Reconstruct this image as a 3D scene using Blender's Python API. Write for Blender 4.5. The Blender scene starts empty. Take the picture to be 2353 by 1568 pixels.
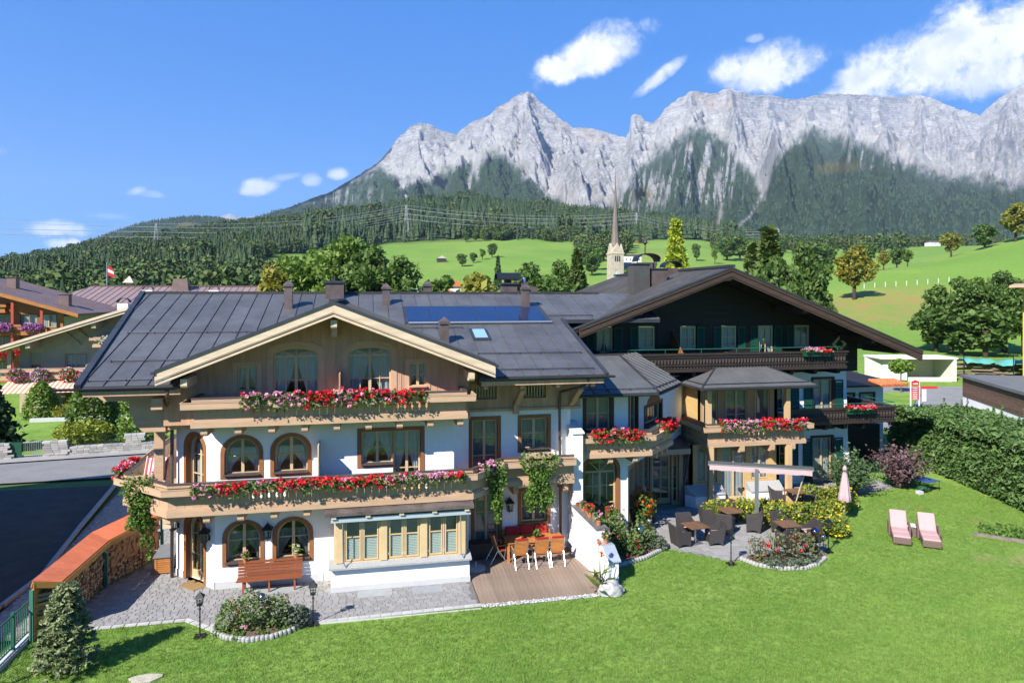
import bpy, bmesh, math, random
import numpy as np
from mathutils import Vector, Matrix
from mathutils.geometry import delaunay_2d_cdt
random.seed(7)
rng = np.random.default_rng(7)
R = math.radians
sc = bpy.context.scene
COL = sc.collection

# ------------------------------------------------------------------ camera
HEAD = R(12)                       # the camera looks 12 degrees to the right of +Y
cam_d = bpy.data.cameras.new('camera'); cam = bpy.data.objects.new('camera', cam_d); COL.objects.link(cam)
cam.location = (0, 0, 10); cam.rotation_euler = (R(90), 0, -HEAD)
cam_d.sensor_width = 36; cam_d.lens = 24.41; cam_d.shift_y = -0.0442
cam_d.clip_start = 0.5; cam_d.clip_end = 30000
sc.camera = cam
# ------------------------------------------------------------------ sun and view
SUN_EL, SUN_AZ = R(38.5), math.atan2(-0.747, -0.664)      # azimuth measured from +Y towards +X
sun_d = bpy.data.lights.new('sun', 'SUN'); sun_d.energy = 3.8; sun_d.angle = R(0.55); sun_d.color = (1, .955, .88)
sun = bpy.data.objects.new('sun', sun_d); COL.objects.link(sun)
to_sun = Vector((math.sin(SUN_AZ)*math.cos(SUN_EL), math.cos(SUN_AZ)*math.cos(SUN_EL), math.sin(SUN_EL)))
sun.rotation_euler = to_sun.to_track_quat('Z', 'Y').to_euler(); sun.location = (-30, -30, 60)
vs = sc.view_settings
vs.view_transform = 'Standard'; vs.look = 'None'; vs.gamma = 1; vs.use_curve_mapping = False; vs.exposure = 1.33
cy = sc.cycles
cy.use_denoising = True; cy.max_bounces = 6; cy.diffuse_bounces = 3; cy.glossy_bounces = 3; cy.transmission_bounces = 4
cy.transparent_max_bounces = 12; cy.volume_bounces = 0; cy.sample_clamp_indirect = 6; cy.caustics_reflective = False; cy.caustics_refractive = False
try: cy.denoiser = 'OPENIMAGEDENOISE'
except Exception: pass

# ------------------------------------------------------------------ node helper
class NT:
    def __init__(s, tree): s.t = tree; s.l = tree.links
    def n(s, typ, props=None, **ins):
        nd = s.t.nodes.new('ShaderNode'+typ)
        for k, v in (props or {}).items(): setattr(nd, k, v)
        for k, v in ins.items():
            k = int(k[1:]) if k[0] == '_' and k[1:].isdigit() else k.replace('_', ' ')
            s.set(nd.inputs[k], v)
        return nd
    def set(s, sock, v):
        if isinstance(v, bpy.types.NodeSocket): s.l.new(v, sock)
        elif isinstance(v, bpy.types.Node): s.l.new(v.outputs[0], sock)
        else: sock.default_value = v
    def m(s, op, a, b=0.0, c=0.0, clamp=False):
        return s.n('Math', {'operation': op, 'use_clamp': clamp}, _0=a, _1=b, _2=c).outputs[0]
    def mix(s, f, a, b, mode='MIX'):
        nd = s.t.nodes.new('ShaderNodeMix'); nd.data_type = 'RGBA'; nd.blend_type = mode
        s.set(nd.inputs[0], f); s.set(nd.inputs[6], c4(a)); s.set(nd.inputs[7], c4(b)); return nd.outputs[2]
    def ramp(s, f, stops, interp='LINEAR'):
        nd = s.n('ValToRGB', _0=f); e = nd.color_ramp.elements; nd.color_ramp.interpolation = interp
        while len(e) < len(stops): e.new(0.5)
        for el, (p, c) in zip(e, stops):
            el.position = p; el.color = c4(c) if not isinstance(c, (int, float)) else (c, c, c, 1)
        return nd.outputs[0]
    def noise(s, vec, scale, detail=4, rough=.55, dist=0.0):
        return s.n('TexNoise', Vector=vec, Scale=scale, Detail=detail, Roughness=rough, Distortion=dist).outputs[0]
    def smooth(s, x, lo, hi):
        return s.n('MapRange', {'interpolation_type': 'SMOOTHSTEP'}, _0=x, _1=lo, _2=hi, _3=0.0, _4=1.0).outputs[0]
def c4(c):
    if isinstance(c, (bpy.types.NodeSocket, bpy.types.Node)): return c
    return (*c[:3], 1.0) if len(c) == 3 else tuple(c)

# ------------------------------------------------------------------ world: sky with fair weather clouds
world = bpy.data.worlds.new('World'); sc.world = world; world.use_nodes = True
wt = world.node_tree; wt.nodes.clear(); W = NT(wt)
sky = W.n('TexSky', {'sky_type': 'NISHITA', 'sun_disc': False, 'sun_elevation': SUN_EL, 'sun_rotation': SUN_AZ, 'altitude': 800.0,
                     'air_density': 1.0, 'dust_density': 0.0, 'ozone_density': 3.0})
wd = W.n('TexCoord').outputs['Generated']
wx = W.n('SeparateXYZ', Vector=wd)
w_az = W.m('ARCTAN2', wx.outputs[0], wx.outputs[1]); w_el = W.m('ARCSINE', wx.outputs[2])
def sky_dir(u, v):
    a = math.atan((u-1176)/1595.); return HEAD+a, math.atan((680-v)/1595.*math.cos(a))
wn1 = W.noise(wd, 15, 9, .66, .5); wn2 = W.noise(wd, 48, 7, .68, .3)
wnn = W.m('ADD', W.m('MULTIPLY', W.m('SUBTRACT', wn1, .5), 4.2), W.m('MULTIPLY', W.m('SUBTRACT', wn2, .5), 2.2))
cl = 0.0
# cloud: centre and half size in degrees-like picture units, tilt, density
CLOUDS = [(1365, 128, 125, 55, -.35, 1), (1290, 165, 55, 38, 0, 1), (1515, 180, 52, 20, -.6, .9), (1735, 90, 18, 10, 0, .5),
          (1770, 165, 110, 52, -.05, 1), (2010, 175, 115, 62, -.35, 1), (2170, 130, 170, 82, -.25, 1.1), (2330, 90, 130, 85, -.2, 1.1), (2300, 165, 130, 55, 0, 1),
          (2520, 60, 190, 90, 0, 1), (595, 433, 38, 22, -.15, .85), (715, 415, 22, 17, 0, .55), (778, 402, 25, 15, 0, .8), (650, 408, 42, 9, -.2, .35), (312, 440, 20, 11, -.3, .7),
          (125, 527, 52, 20, 0, .85), (145, 562, 30, 14, 0, .9), (345, 447, 28, 9, 0, .3), (255, 497, 40, 8, 0, .25),
          (-300, 330, 170, 60, -.1, .9), (2900, 250, 220, 90, 0, 1), (-900, 200, 260, 80, 0, .8)]
for (u, v, ru, rv, tl, den) in CLOUDS:
    a0, e0 = sky_dir(u, v); da = ru/1595.*1.04; de = rv/1595.*1.04
    x = W.m('SUBTRACT', w_az, a0); y = W.m('SUBTRACT', w_el, e0)
    y2 = W.m('ADD', y, W.m('MULTIPLY', x, tl))
    # flat bottoms: the lower half is squeezed
    lowf = W.m('ADD', W.m('MULTIPLY', W.m('LESS_THAN', y2, 0.0), .35), 1.0)
    d2 = W.m('ADD', W.m('POWER', W.m('DIVIDE', x, da), 2.0), W.m('POWER', W.m('MULTIPLY', W.m('DIVIDE', y2, de), lowf), 2.0))
    k = W.m('MULTIPLY', W.smooth(W.m('ADD', W.m('SUBTRACT', 1.0, d2), W.m('MULTIPLY', wnn, .72)), -.35, 1.0), den)
    cl = W.m('MAXIMUM', cl, k)
cl = W.m('MINIMUM', cl, 1.0)
shade = W.smooth(W.m('ADD', W.noise(wd, 22, 7, .62, .3), W.m('MULTIPLY', cl, .22)), .50, .80)
ccol = W.mix(shade, (4.6, 5.0, 5.8), (6.6, 6.6, 6.6))
hsv = W.n('HueSaturation', _0=.5, _1=1.32, _2=.9, Color=sky.outputs[0])
scol = W.mix(.68, hsv.outputs[0], (.06, 1.12, 4.4))
scol = W.mix(1.0, scol, (.70, 1.0, 1.0), 'MULTIPLY'); wcol = W.mix(W.m('MULTIPLY', cl, .93), scol, ccol)
world.cycles.sampling_method = 'MANUAL'; world.cycles.sample_map_resolution = 512
wt.nodes.new('ShaderNodeOutputWorld'); bg = W.n('Background', Color=wcol, Strength=0.082)
W.l.new(bg.outputs[0], [n for n in wt.nodes if n.type == 'OUTPUT_WORLD'][0].inputs[0])

# ------------------------------------------------------------------ materials
MATS = {}
def mat(name, col, rough=.65, var=.12, scale=3.0, stretch=(1, 1, 1), bump=0.0, bscale=40, metal=0.0, rnd=0.0, spec=.4, col2=None, island=0.0, coat=0.0, transl=0.0, sheen=0.0):
    if name in MATS: return MATS[name]
    m = bpy.data.materials.new(name); m.use_nodes = True; t = m.node_tree; t.nodes.clear(); N = NT(t)
    out = N.n('OutputMaterial'); b = N.n('BsdfPrincipled', Roughness=rough, Metallic=metal)
    b.inputs['Specular IOR Level'].default_value = spec; b.inputs['Coat Weight'].default_value = coat
    co = N.n('TexCoord').outputs['Object']; mp = N.n('Mapping', Vector=co, Scale=stretch).outputs[0]
    nz = N.noise(mp, scale, 6, .62)
    c = N.mix(N.smooth(nz, .3, .7), col, col2 or tuple(x*(1-var*1.6) for x in col))
    if var:
        n2 = N.noise(mp, scale*7.3, 4, .6); c = N.mix(1.0, c, N.ramp(n2, [(0.2, 1-var), (.8, 1+var*.6)]), 'MULTIPLY')
    if rnd:
        oi = N.n('ObjectInfo').outputs['Random']; c = N.mix(1.0, c, N.ramp(oi, [(0, 1-rnd), (1, 1+rnd)]), 'MULTIPLY')
    if island:
        oi = N.n('NewGeometry').outputs['Random Per Island']; c = N.mix(1.0, c, N.ramp(oi, [(0, 1-island), (1, 1+island)]), 'MULTIPLY')
    N.set(b.inputs['Base Color'], c)
    N.set(b.inputs['Roughness'], N.m('ADD', N.m('MULTIPLY', nz, .16), rough-.08))
    if bump:
        bp = N.n('Bump', Strength=bump, Distance=.02, Height=N.noise(mp, bscale, 5, .6)); N.set(b.inputs['Normal'], bp)
    sh = b.outputs[0]
    if transl:
        tr = N.n('BsdfTranslucent', Color=c); sh = N.n('MixShader', _0=transl, _1=sh, _2=tr.outputs[0]).outputs[0]
    N.l.new(sh, out.inputs[0]); MATS[name] = m; return m

def glass_mat():
    m = bpy.data.materials.new('window_glass'); m.use_nodes = True; t = m.node_tree; t.nodes.clear(); N = NT(t)
    out = N.n('OutputMaterial'); fr = N.n('LayerWeight', Blend=.5)
    fac = N.m('ADD', N.m('MULTIPLY', N.m('POWER', fr.outputs['Facing'], 3.0), .7), .055, clamp=True)
    sh = N.n('MixShader', _0=fac, _1=N.n('BsdfTransparent', Color=(.88, .91, .90, 1)), _2=N.n('BsdfGlossy', Color=(.9, .95, 1, 1), Roughness=.02))
    N.l.new(sh.outputs[0], out.inputs[0]); return m
GLASS = glass_mat()
WHITE = mat('white_render', (.78, .78, .77), .9, .05, .7, bump=.18, bscale=60)
PLINTH = mat('grey_plinth', (.50, .50, .49), .9, .06, 2)
TAN = mat('tan_wood', (.49, .325, .205), .6, .10, 1.2, (1, 1, 6), bump=.1, bscale=30)
TANB = mat('tan_board', (.47, .31, .195), .6, .10, 1.2, (1, 1, .5), rnd=.07, bump=.1)
TAND = mat('brown_timber_wall', (.54, .32, .20), .6, .16, 1.5, (3, 3, .35), bump=.15, bscale=25)
SURR = mat('brown_window_surround', (.26, .105, .038), .6, .1, 2)
PALE = mat('pale_fascia_wood', (.64, .50, .35), .65, .14, 1.2, (.7, .7, 5), bump=.15)
FRAME = mat('window_frame_wood', (.55, .40, .235), .5, .06, 2)
ZINC = mat('roof_metal', (.118, .116, .115), .5, .22, .55, (1, 1, 1), spec=.5, rnd=.07, bump=.06, bscale=6, metal=.15)
ZINCD = mat('roof_trim_metal', (.055, .058, .066), .5, .2, 1.5, metal=.3)
COPPER = mat('brown_copper', (.15, .115, .105), .5, .25, 2.2, metal=.3)
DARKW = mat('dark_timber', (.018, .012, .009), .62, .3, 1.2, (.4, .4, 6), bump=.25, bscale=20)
DARKB = mat('dark_brown_trim', (.062, .038, .026), .58, .2, 1.2, (1, 1, 5))
GREENS = mat('green_shutter', (.008, .065, .036), .5, .12, 2)
CURT = mat('curtain', (.66, .74, .80), .9, .08, 3, transl=.25)
CURTW = mat('white_curtain', (.72, .74, .74), .9, .06, 3, transl=.3)
SLATE = mat('slate_sill', (.085, .065, .062), .5, .15, 3)
GRANITE = mat('granite', (.42, .42, .41), .6, .22, 30, bump=.1)
BLACKM = mat('black_iron', (.012, .012, .013), .45, .2, 5, spec=.5)
STEEL = mat('steel', (.55, .56, .58), .35, .08, 4, metal=.8)

# ------------------------------------------------------------------ mesh builder
class MB:
    def __init__(s): s.v = []; s.f = []; s.mi = []; s.cm = 0
    def add(s, vs, fs):
        o = len(s.v); s.v += [tuple(p) for p in vs]; s.f += [tuple(i+o for i in f) for f in fs]; s.mi += [s.cm]*len(fs); return s
    def box(s, x0, x1, y0, y1, z0, z1):
        return s.hexa([(x0, y0, z0), (x1, y0, z0), (x1, y1, z0), (x0, y1, z0)], [(x0, y0, z1), (x1, y0, z1), (x1, y1, z1), (x0, y1, z1)])
    def hexa(s, lo, hi):
        return s.add(list(lo)+list(hi), [(3, 2, 1, 0), (4, 5, 6, 7), (0, 1, 5, 4), (1, 2, 6, 5), (2, 3, 7, 6), (3, 0, 4, 7)])
    def prism(s, poly, vec):
        n = len(poly); vec = Vector(vec); a = [Vector(p) for p in poly]; b = [p+vec for p in a]
        return s.add(a+b, [tuple(range(n))[::-1], tuple(range(n, 2*n))]+[(i, (i+1) % n, n+(i+1) % n, n+i) for i in range(n)])
    def bar(s, a, b, w, h, up=(0, 0, 1)):
        a = Vector(a); b = Vector(b); d = (b-a).normalized(); u = Vector(up)
        if abs(d.dot(u)) > .98: u = Vector((1, 0, 0))
        r = d.cross(u).normalized(); u = r.cross(d).normalized(); r = r*(w/2); u = u*(h/2)
        return s.hexa([a-r-u, a+r-u, a+r+u, a-r+u], [b-r-u, b+r-u, b+r+u, b-r+u])
    def tube(s, pts, r, n=8, cap=True):
        pts = [Vector(p) for p in pts]; rs = r if isinstance(r, (list, tuple)) else [r]*len(pts); o = len(s.v); vs = []; ref = None
        for i, p in enumerate(pts):
            d = (pts[min(i+1, len(pts)-1)]-pts[max(i-1, 0)]).normalized()
            if ref is None: ref = Vector((0, 0, 1)) if abs(d.z) < .9 else Vector((1, 0, 0))
            x = d.cross(ref).normalized(); y = d.cross(x).normalized(); ref = x.cross(d) if False else ref
            vs += [p+(x*math.cos(2*math.pi*k/n)+y*math.sin(2*math.pi*k/n))*rs[i] for k in range(n)]
        fs = [(i*n+k, i*n+(k+1) % n, (i+1)*n+(k+1) % n, (i+1)*n+k) for i in range(len(pts)-1) for k in range(n)]
        if cap: fs += [tuple(range(n))[::-1], tuple(range((len(pts)-1)*n, len(pts)*n))]
        return s.add(vs, fs)
    def lathe(s, prof, c=(0, 0, 0), n=12, rot=0.0):
        vs = []; fs = []; m = len(prof)
        for k in range(n):
            a = 2*math.pi*k/n+rot
            vs += [(c[0]+r*math.cos(a), c[1]+r*math.sin(a), c[2]+z) for r, z in prof]
        for k in range(n):
            q = (k+1) % n
            fs += [(k*m+i, q*m+i, q*m+i+1, k*m+i+1) for i in range(m-1)]
        if prof[0][0] > 1e-4: fs.append(tuple(k*m for k in range(n))[::-1])
        if prof[-1][0] > 1e-4: fs.append(tuple(k*m+m-1 for k in range(n)))
        return s.add(vs, fs)
    def cdt(s, outline, holes, O, ux, n, thick, uz=(0, 0, 1)):
        """a slab: outline with holes in its own plane (a, b), front at O, thickness going inward along -n"""
        O = Vector(O); ux = Vector(ux); n = Vector(n); uz = Vector(uz)
        loops = [outline]+list(holes); pts = []; edges = []
        for L in loops:
            o = len(pts); pts += [Vector((float(a), float(b))) for a, b in L]; edges += [(o+i, o+(i+1) % len(L)) for i in range(len(L))]
        V2, E2, F2, *_ = delaunay_2d_cdt(pts, edges, [], 0, 1e-6)
        def inside(p, L):
            c = False; j = len(L)-1
            for i in range(len(L)):
                if (L[i][1] > p[1]) != (L[j][1] > p[1]) and p[0] < (L[j][0]-L[i][0])*(p[1]-L[i][1])/(L[j][1]-L[i][1])+L[i][0]: c = not c
                j = i
            return c
        P3 = [O+ux*p[0]+uz*p[1] for p in V2]; B3 = [p-n*thick for p in P3]; nv = len(P3); fs = []
        want = n
        for t in F2:
            q = sum((V2[i] for i in t), Vector((0, 0)))/len(t)
            if not inside(q, outline) or any(inside(q, h) for h in holes): continue
            a, b, c = P3[t[0]], P3[t[1]], P3[t[2]]
            if (b-a).cross(c-a).dot(want) < 0: t = t[::-1]
            fs.append(tuple(t))
            if thick: fs.append(tuple(i+nv for i in t[::-1]))
        s.add(P3+(B3 if thick else []), fs)
        if thick:
            for L in loops:
                A = [O+ux*p[0]+uz*p[1] for p in L]; Bk = [p-n*thick for p in A]; k = len(L)
                s.add(A+Bk, [(i, (i+1) % k, k+(i+1) % k, k+i) for i in range(k)])
        return s
    def mesh(s, name, mats, smooth=False):
        me = bpy.data.meshes.new(name); me.from_pydata(s.v, [], s.f)
        for m in (mats if isinstance(mats, (list, tuple)) else [mats]): me.materials.append(m)
        if s.cm or any(s.mi): me.polygons.foreach_set('material_index', s.mi)
        if smooth: me.polygons.foreach_set('use_smooth', [True]*len(me.polygons))
        me.update(); return me
    def build(s, name, mats, parent=None, smooth=False, bevel=0.0, normals=False, **props):
        me = s.mesh(name, mats, smooth)
        if normals or bevel:
            bm = bmesh.new(); bm.from_mesh(me)
            if bevel: bmesh.ops.remove_doubles(bm, verts=bm.verts, dist=1e-5)
            bmesh.ops.recalc_face_normals(bm, faces=bm.faces)
            if bevel: bmesh.ops.bevel(bm, geom=[e for e in bm.edges if len(e.link_faces) == 2 and e.calc_face_angle(0) > .6], offset=bevel, segments=1, affect='EDGES')
            bm.to_mesh(me); bm.free()
        return link(name, me, parent, **props)

def link(name, data, parent=None, loc=None, **props):
    o = bpy.data.objects.new(name, data); COL.objects.link(o)
    if parent: adopt(o, parent)
    if loc is not None: o.location = loc
    for k, v in props.items(): o[k] = v
    return o
BASE = {}
def basemat(o):
    if o.name in BASE: return BASE[o.name]
    m = Matrix.LocRotScale(o.location, o.rotation_euler, o.scale)
    if o.parent: m = basemat(o.parent) @ o.matrix_parent_inverse @ m
    return m
def adopt(o, parent):
    o.parent = parent; o.matrix_parent_inverse = basemat(parent).inverted()
def thing(name, label, cat, loc=(0, 0, 0), group=None, rz=0.0):
    o = bpy.data.objects.new(name, None); COL.objects.link(o); o.empty_display_size = .2
    o.location = loc; o.rotation_euler = (0, 0, rz); o['label'] = label; o['category'] = cat
    if group: o['group'] = group
    return o
def tag(o, label, cat, group=None):
    o['label'] = label; o['category'] = cat
    if group: o['group'] = group
    return o
def struct(o, label=None):
    o['kind'] = 'structure'
    if label: o['label'] = label
    return o
def stuff(o, label=None, cat=None):
    o['kind'] = 'stuff'
    if label: o['label'] = label
    if cat: o['category'] = cat
    return o
KIDS = {}
def tree_of(root):
    kids = {}
    for o in COL.objects:
        if o.parent: kids.setdefault(o.parent.name, []).append(o)
    return kids
def dup(root, loc, rz=0.0, label=None, group=None, scale=None, kids=None):
    kids = KIDS.get(root.name) or KIDS.setdefault(root.name, tree_of(root))
    def cp(o, par):
        c = o.copy(); COL.objects.link(c)
        if par: c.parent = par; c.matrix_parent_inverse = o.matrix_parent_inverse
        for k in kids.get(o.name, []): cp(k, c)
        return c
    r = cp(root, None); r.location = loc; r.rotation_euler = (0, 0, rz)
    if scale is not None: r.scale = scale if isinstance(scale, (tuple, list)) else (scale,)*3
    if label: r['label'] = label
    if group: r['group'] = group
    return r
def place(root, loc, rz=0.0, scale=None, label=None):
    root.location = loc; root.rotation_euler = (0, 0, rz)
    if scale is not None: root.scale = scale if isinstance(scale, (tuple, list)) else (scale,)*3
    if label: root['label'] = label
    return root
def np_mesh(name, V, F, mats, smooth=False, mi=None):
    """V (n,3), F (m,k) arrays"""
    me = bpy.data.meshes.new(name); n, k = F.shape
    me.vertices.add(len(V)); me.vertices.foreach_set('co', np.asarray(V, np.float32).ravel())
    me.loops.add(n*k); me.loops.foreach_set('vertex_index', F.ravel().astype(np.int32))
    me.polygons.add(n); me.polygons.foreach_set('loop_start', np.arange(0, n*k, k, dtype=np.int32)); me.polygons.foreach_set('loop_total', np.full(n, k, np.int32))
    for m in (mats if isinstance(mats, (list, tuple)) else [mats]): me.materials.append(m)
    if mi is not None: me.polygons.foreach_set('material_index', np.asarray(mi, np.int32))
    if smooth: me.polygons.foreach_set('use_smooth', np.ones(n, bool))
    me.update(calc_edges=True); return me
def leaves(P, size, up=.35, aspect=1.6, jit=.35, bend=True):
    """leaf quads (folded kites) at points P, random orientation; returns V, F"""
    n = len(P); P = np.asarray(P, float); s = size*(1+jit*rng.uniform(-1, 1, n))[:, None]
    a = rng.normal(size=(n, 3)); a /= np.linalg.norm(a, axis=1)[:, None]
    nn = rng.normal(size=(n, 3)); nn[:, 2] = np.abs(nn[:, 2])+up; b = np.cross(nn, a); b /= np.linalg.norm(b, axis=1)[:, None]+1e-9
    a = np.cross(b, nn); a /= np.linalg.norm(a, axis=1)[:, None]+1e-9
    nn /= np.linalg.norm(nn, axis=1)[:, None]
    V = np.stack([P-a*s*aspect*.5, P+b*s*.5+nn*s*.12, P+a*s*aspect*.5, P-b*s*.5+nn*s*.12], 1).reshape(-1, 3)
    F = np.arange(n*4).reshape(n, 4); return V, F
def leaf_mat(name, c1, c2, rnd=0.0, transl=.3, rough=.55, scale=1.5):
    if name in MATS: return MATS[name]
    m = bpy.data.materials.new(name); m.use_nodes = True; t = m.node_tree; t.nodes.clear(); N = NT(t)
    out = N.n('OutputMaterial'); g = N.n('NewGeometry')
    c = N.mix(g.outputs['Random Per Island'], c1, c2)
    nz = N.noise(N.n('TexCoord').outputs['Object'], scale, 3, .6); c = N.mix(1.0, c, N.ramp(nz, [(.3, .72), (.7, 1.25)]), 'MULTIPLY')
    if rnd:
        oi = N.n('ObjectInfo').outputs['Random']; c = N.mix(1.0, c, N.ramp(oi, [(0, 1-rnd), (1, 1+rnd)]), 'MULTIPLY')
    b = N.n('BsdfPrincipled', Base_Color=c, Roughness=rough); b.inputs['Specular IOR Level'].default_value = .25
    sh = N.n('MixShader', _0=transl, _1=b.outputs[0], _2=N.n('BsdfTranslucent', Color=N.mix(.5, c, N.mix(1.0, c, (1.3, 1.4, .5), 'MULTIPLY'))).outputs[0])
    N.l.new(sh.outputs[0], out.inputs[0]); MATS[name] = m; return m
def ell_pts(n, c, r, shell=.55, lump=0.25, seed=0, flat=None):
    """random points in the outer part of a lumpy ellipsoid"""
    g = np.random.default_rng(seed+11); d = g.normal(size=(n, 3)); d /= np.linalg.norm(d, axis=1)[:, None]
    rad = g.uniform(shell**3, 1, n)**(1/3)
    k = g.normal(size=(9, 3)); k /= np.linalg.norm(k, axis=1)[:, None]
    l = 1+lump*np.max((d @ k.T-.62)/.38, axis=1).clip(-1, 1)
    P = d*(rad*l)[:, None]*np.asarray(r)+np.asarray(c)
    return P
def fr(az):  # unit vectors of a wall whose outward normal points at angle az (0 = -Y, towards the camera; +90 = +X)
    n = Vector((math.sin(az), -math.cos(az), 0)); ux = Vector((math.cos(az), math.sin(az), 0)); return n, ux
# ================================================================== shared building pieces
def arch_loop(x0, x1, z0, z1, rise=0.0, n=12):
    if rise <= 0: return [(x0, z0), (x1, z0), (x1, z1), (x0, z1)]
    c = (x0+x1)/2; h = (x1-x0)/2
    return [(x0, z0), (x1, z0)]+[(c+h*math.cos(math.pi*k/n), z1-rise+rise*math.sin(math.pi*k/n)) for k in range(n+1)]
def arch_h(x, x0, x1, z1, rise):
    if rise <= 0: return z1
    c = (x0+x1)/2; h = (x1-x0)/2; q = max(0.0, 1-((x-c)/h)**2); return z1-rise+rise*math.sqrt(q)
def drape(O, ux, n, d, xa, xb, za, zb, style, mb):
    O = Vector(O); nx, nz = 22, 8
    for side in ((-1, 1) if style == 'tied' else (0,)):
        vs = []; fs = []
        for j in range(nz+1):
            t = j/nz; z = zb+(za-zb)*t
            if side:
                w = (xb-xa)/2*(1-.72*min(1, t*1.25)**1.5)
            for i in range(nx+1):
                s = i/nx
                if side == -1: x = xa+w*s
                elif side == 1: x = xb-w*s
                else: x = xa+(xb-xa)*s
                y = .022*math.sin(s*(17 if side else 46)+.6*math.sin(t*3))
                vs.append(O+ux*x-n*(d+y)+Vector((0, 0, z)))
        for j in range(nz):
            for i in range(nx): k = j*(nx+1)+i; fs.append((k, k+1, k+nx+2, k+nx+1))
        mb.add(vs, fs)
def window(par, O, az, x0, x1, z0, z1, rise=0.0, cols=2, rows=(.5,), recess=.16, sur=.13, surm=None, fm=None, curtain='tied', sill=None, kick=0.0,
           casement=True, fan=False, name='window', proud=.025, curtm=None, fw=.065, head=0.0):
    fm = fm or FRAME; surm = surm or SURR; n, ux = fr(az); O = Vector(O); I = O-n*recess
    hole = arch_loop(x0, x1, z0, z1, rise)
    L = lambda x, z, d=0.0: I+ux*x+Vector((0, 0, z))+n*d
    m = MB(); ins = arch_loop(x0+fw, x1-fw, z0+fw+kick, z1-fw, max(0, rise-.02) if rise else 0)
    m.cdt(hole, [ins], I+n*.03, ux, n, .07)
    xs = [x0+fw+(x1-x0-2*fw)*k/cols for k in range(cols+1)]; zb, zt = z0+fw+kick, z1-fw
    spring = zt-rise if rise else zt
    zs = [zb]+[zb+((spring if (fan or head) else zt)-zb)*r for r in rows]+([spring] if fan else [])+[zt]
    for k in range(1, cols):
        w = .10 if (casement and k*2 == cols) else .034
        top = (spring if fan else arch_h(xs[k], x0+fw, x1-fw, zt, rise))
        m.bar(L(xs[k], zb, .0), L(xs[k], top, .0), w, .055, up=n)
    for z in zs[1:-1]:
        xa, xb = xs[0], xs[-1]
        m.bar(L(xa, z, -.004), L(xb, z, -.004), .045, .075 if (fan and abs(z-spring) < 1e-6) else .034, up=(0, 0, 1))
    if fan:
        c = (x0+x1)/2
        for a in (45, 90, 135):
            q = R(a); h = (x1-x0)/2-fw
            m.bar(L(c, spring), L(c+h*.97*math.cos(q), spring+rise*.97*math.sin(q)), .034, .05, up=n)
    w = m.build(name, fm, par)
    for i in range(cols):
        for j in range(len(zs)-1):
            a, b = xs[i], xs[i+1]; lo, hi = zs[j], zs[j+1]
            if lo >= min(hi, max(arch_h(a+.01, x0+fw, x1-fw, zt, rise), arch_h(b-.01, x0+fw, x1-fw, zt, rise)))-.01: continue
            top = [(b-(b-a)*q/4, max(lo, min(hi, arch_h(b-(b-a)*q/4, x0+fw, x1-fw, zt, rise)))) for q in range(5)] if rise else [(b, hi), (a, hi)]
            MB().cdt([(a, lo), (b, lo)]+top, [], I-n*.0, ux, n, .012).build('pane', GLASS, w)
    if kick: MB().box(0, 1, 0, 1, 0, 1)
    if sur:
        so = arch_loop(x0-sur, x1+sur, z0-(0 if z0 < .12 else sur*.8), z1+sur, rise+sur*.4 if rise else 0)
        MB().cdt(so, [hole], O+n*proud, ux, n, recess*.7+proud).build('surround', surm, w)
    if sill:
        MB().bar(O+ux*(x0-.02)+Vector((0, 0, z0+.02))-n*(recess/2-.05), O+ux*(x1+.02)+Vector((0, 0, z0+.02))-n*(recess/2-.05), recess+.14, .045).build('sill', sill, w)
    if curtain:
        cb = MB()
        if curtain == 'blind':
            zz = z0+fw*.6; k_ = 0; vv = []
            while zz < z0+(z1-z0)*.53: vv += [L(x0+fw*.7, zz, -.03-.016*(k_ % 2)), L(x1-fw*.7, zz, -.03-.016*(k_ % 2))]; zz += .028; k_ += 1
            cb.add(vv, [(2*i, 2*i+1, 2*i+3, 2*i+2) for i in range(k_-1)])
        else: drape(I, ux, n, .11, x0+fw*.6, x1-fw*.6, z0+fw, (z1-rise*.55-fw), curtain, cb)
        cb.build('curtain' if curtain != 'blind' else 'blind', curtm or CURT, w, smooth=curtain != 'blind')
    e = .02
    return arch_loop(x0-e, x1+e, z0-e if z0 > .12 else z0, z1+e, rise)
def wall(par, O, az, outline, holes, mt, thick=.3, name='wall'):
    n, ux = fr(az); return MB().cdt(outline, holes, O, ux, n, thick).build(name, mt, par)
def offs(path, d):
    out = []; P = [Vector((p[0], p[1])) for p in path]; N = []
    for a, b in zip(P, P[1:]):
        t = (b-a).normalized(); N.append(Vector((t.y, -t.x)))
    for i, p in enumerate(P):
        if i == 0: out.append(p+N[0]*d)
        elif i == len(P)-1: out.append(p+N[-1]*d)
        else:
            m = (N[i-1]+N[i]); m = m/(m.length**2/2) if m.length > .2 else N[i]; out.append(p+m*d)
    return out
def band(mb, path, d0, d1, z0, z1):
    A = offs(path, d0); B = offs(path, d1)
    for i in range(len(path)-1):
        lo = [(A[i].x, A[i].y, z0), (B[i].x, B[i].y, z0), (B[i+1].x, B[i+1].y, z0), (A[i+1].x, A[i+1].y, z0)]
        mb.hexa(lo, [(x, y, z1) for x, y, z in lo])
    return mb
def drop_hole(cx, cz, w, h): # teardrop with a small diamond below
    return [[(cx+w*math.sin(q)*(1-.55*(1-math.cos(q))/2*1.0), cz-h*math.cos(q)*-1) for q in [2*math.pi*k/10 for k in range(10)]]]
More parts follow.
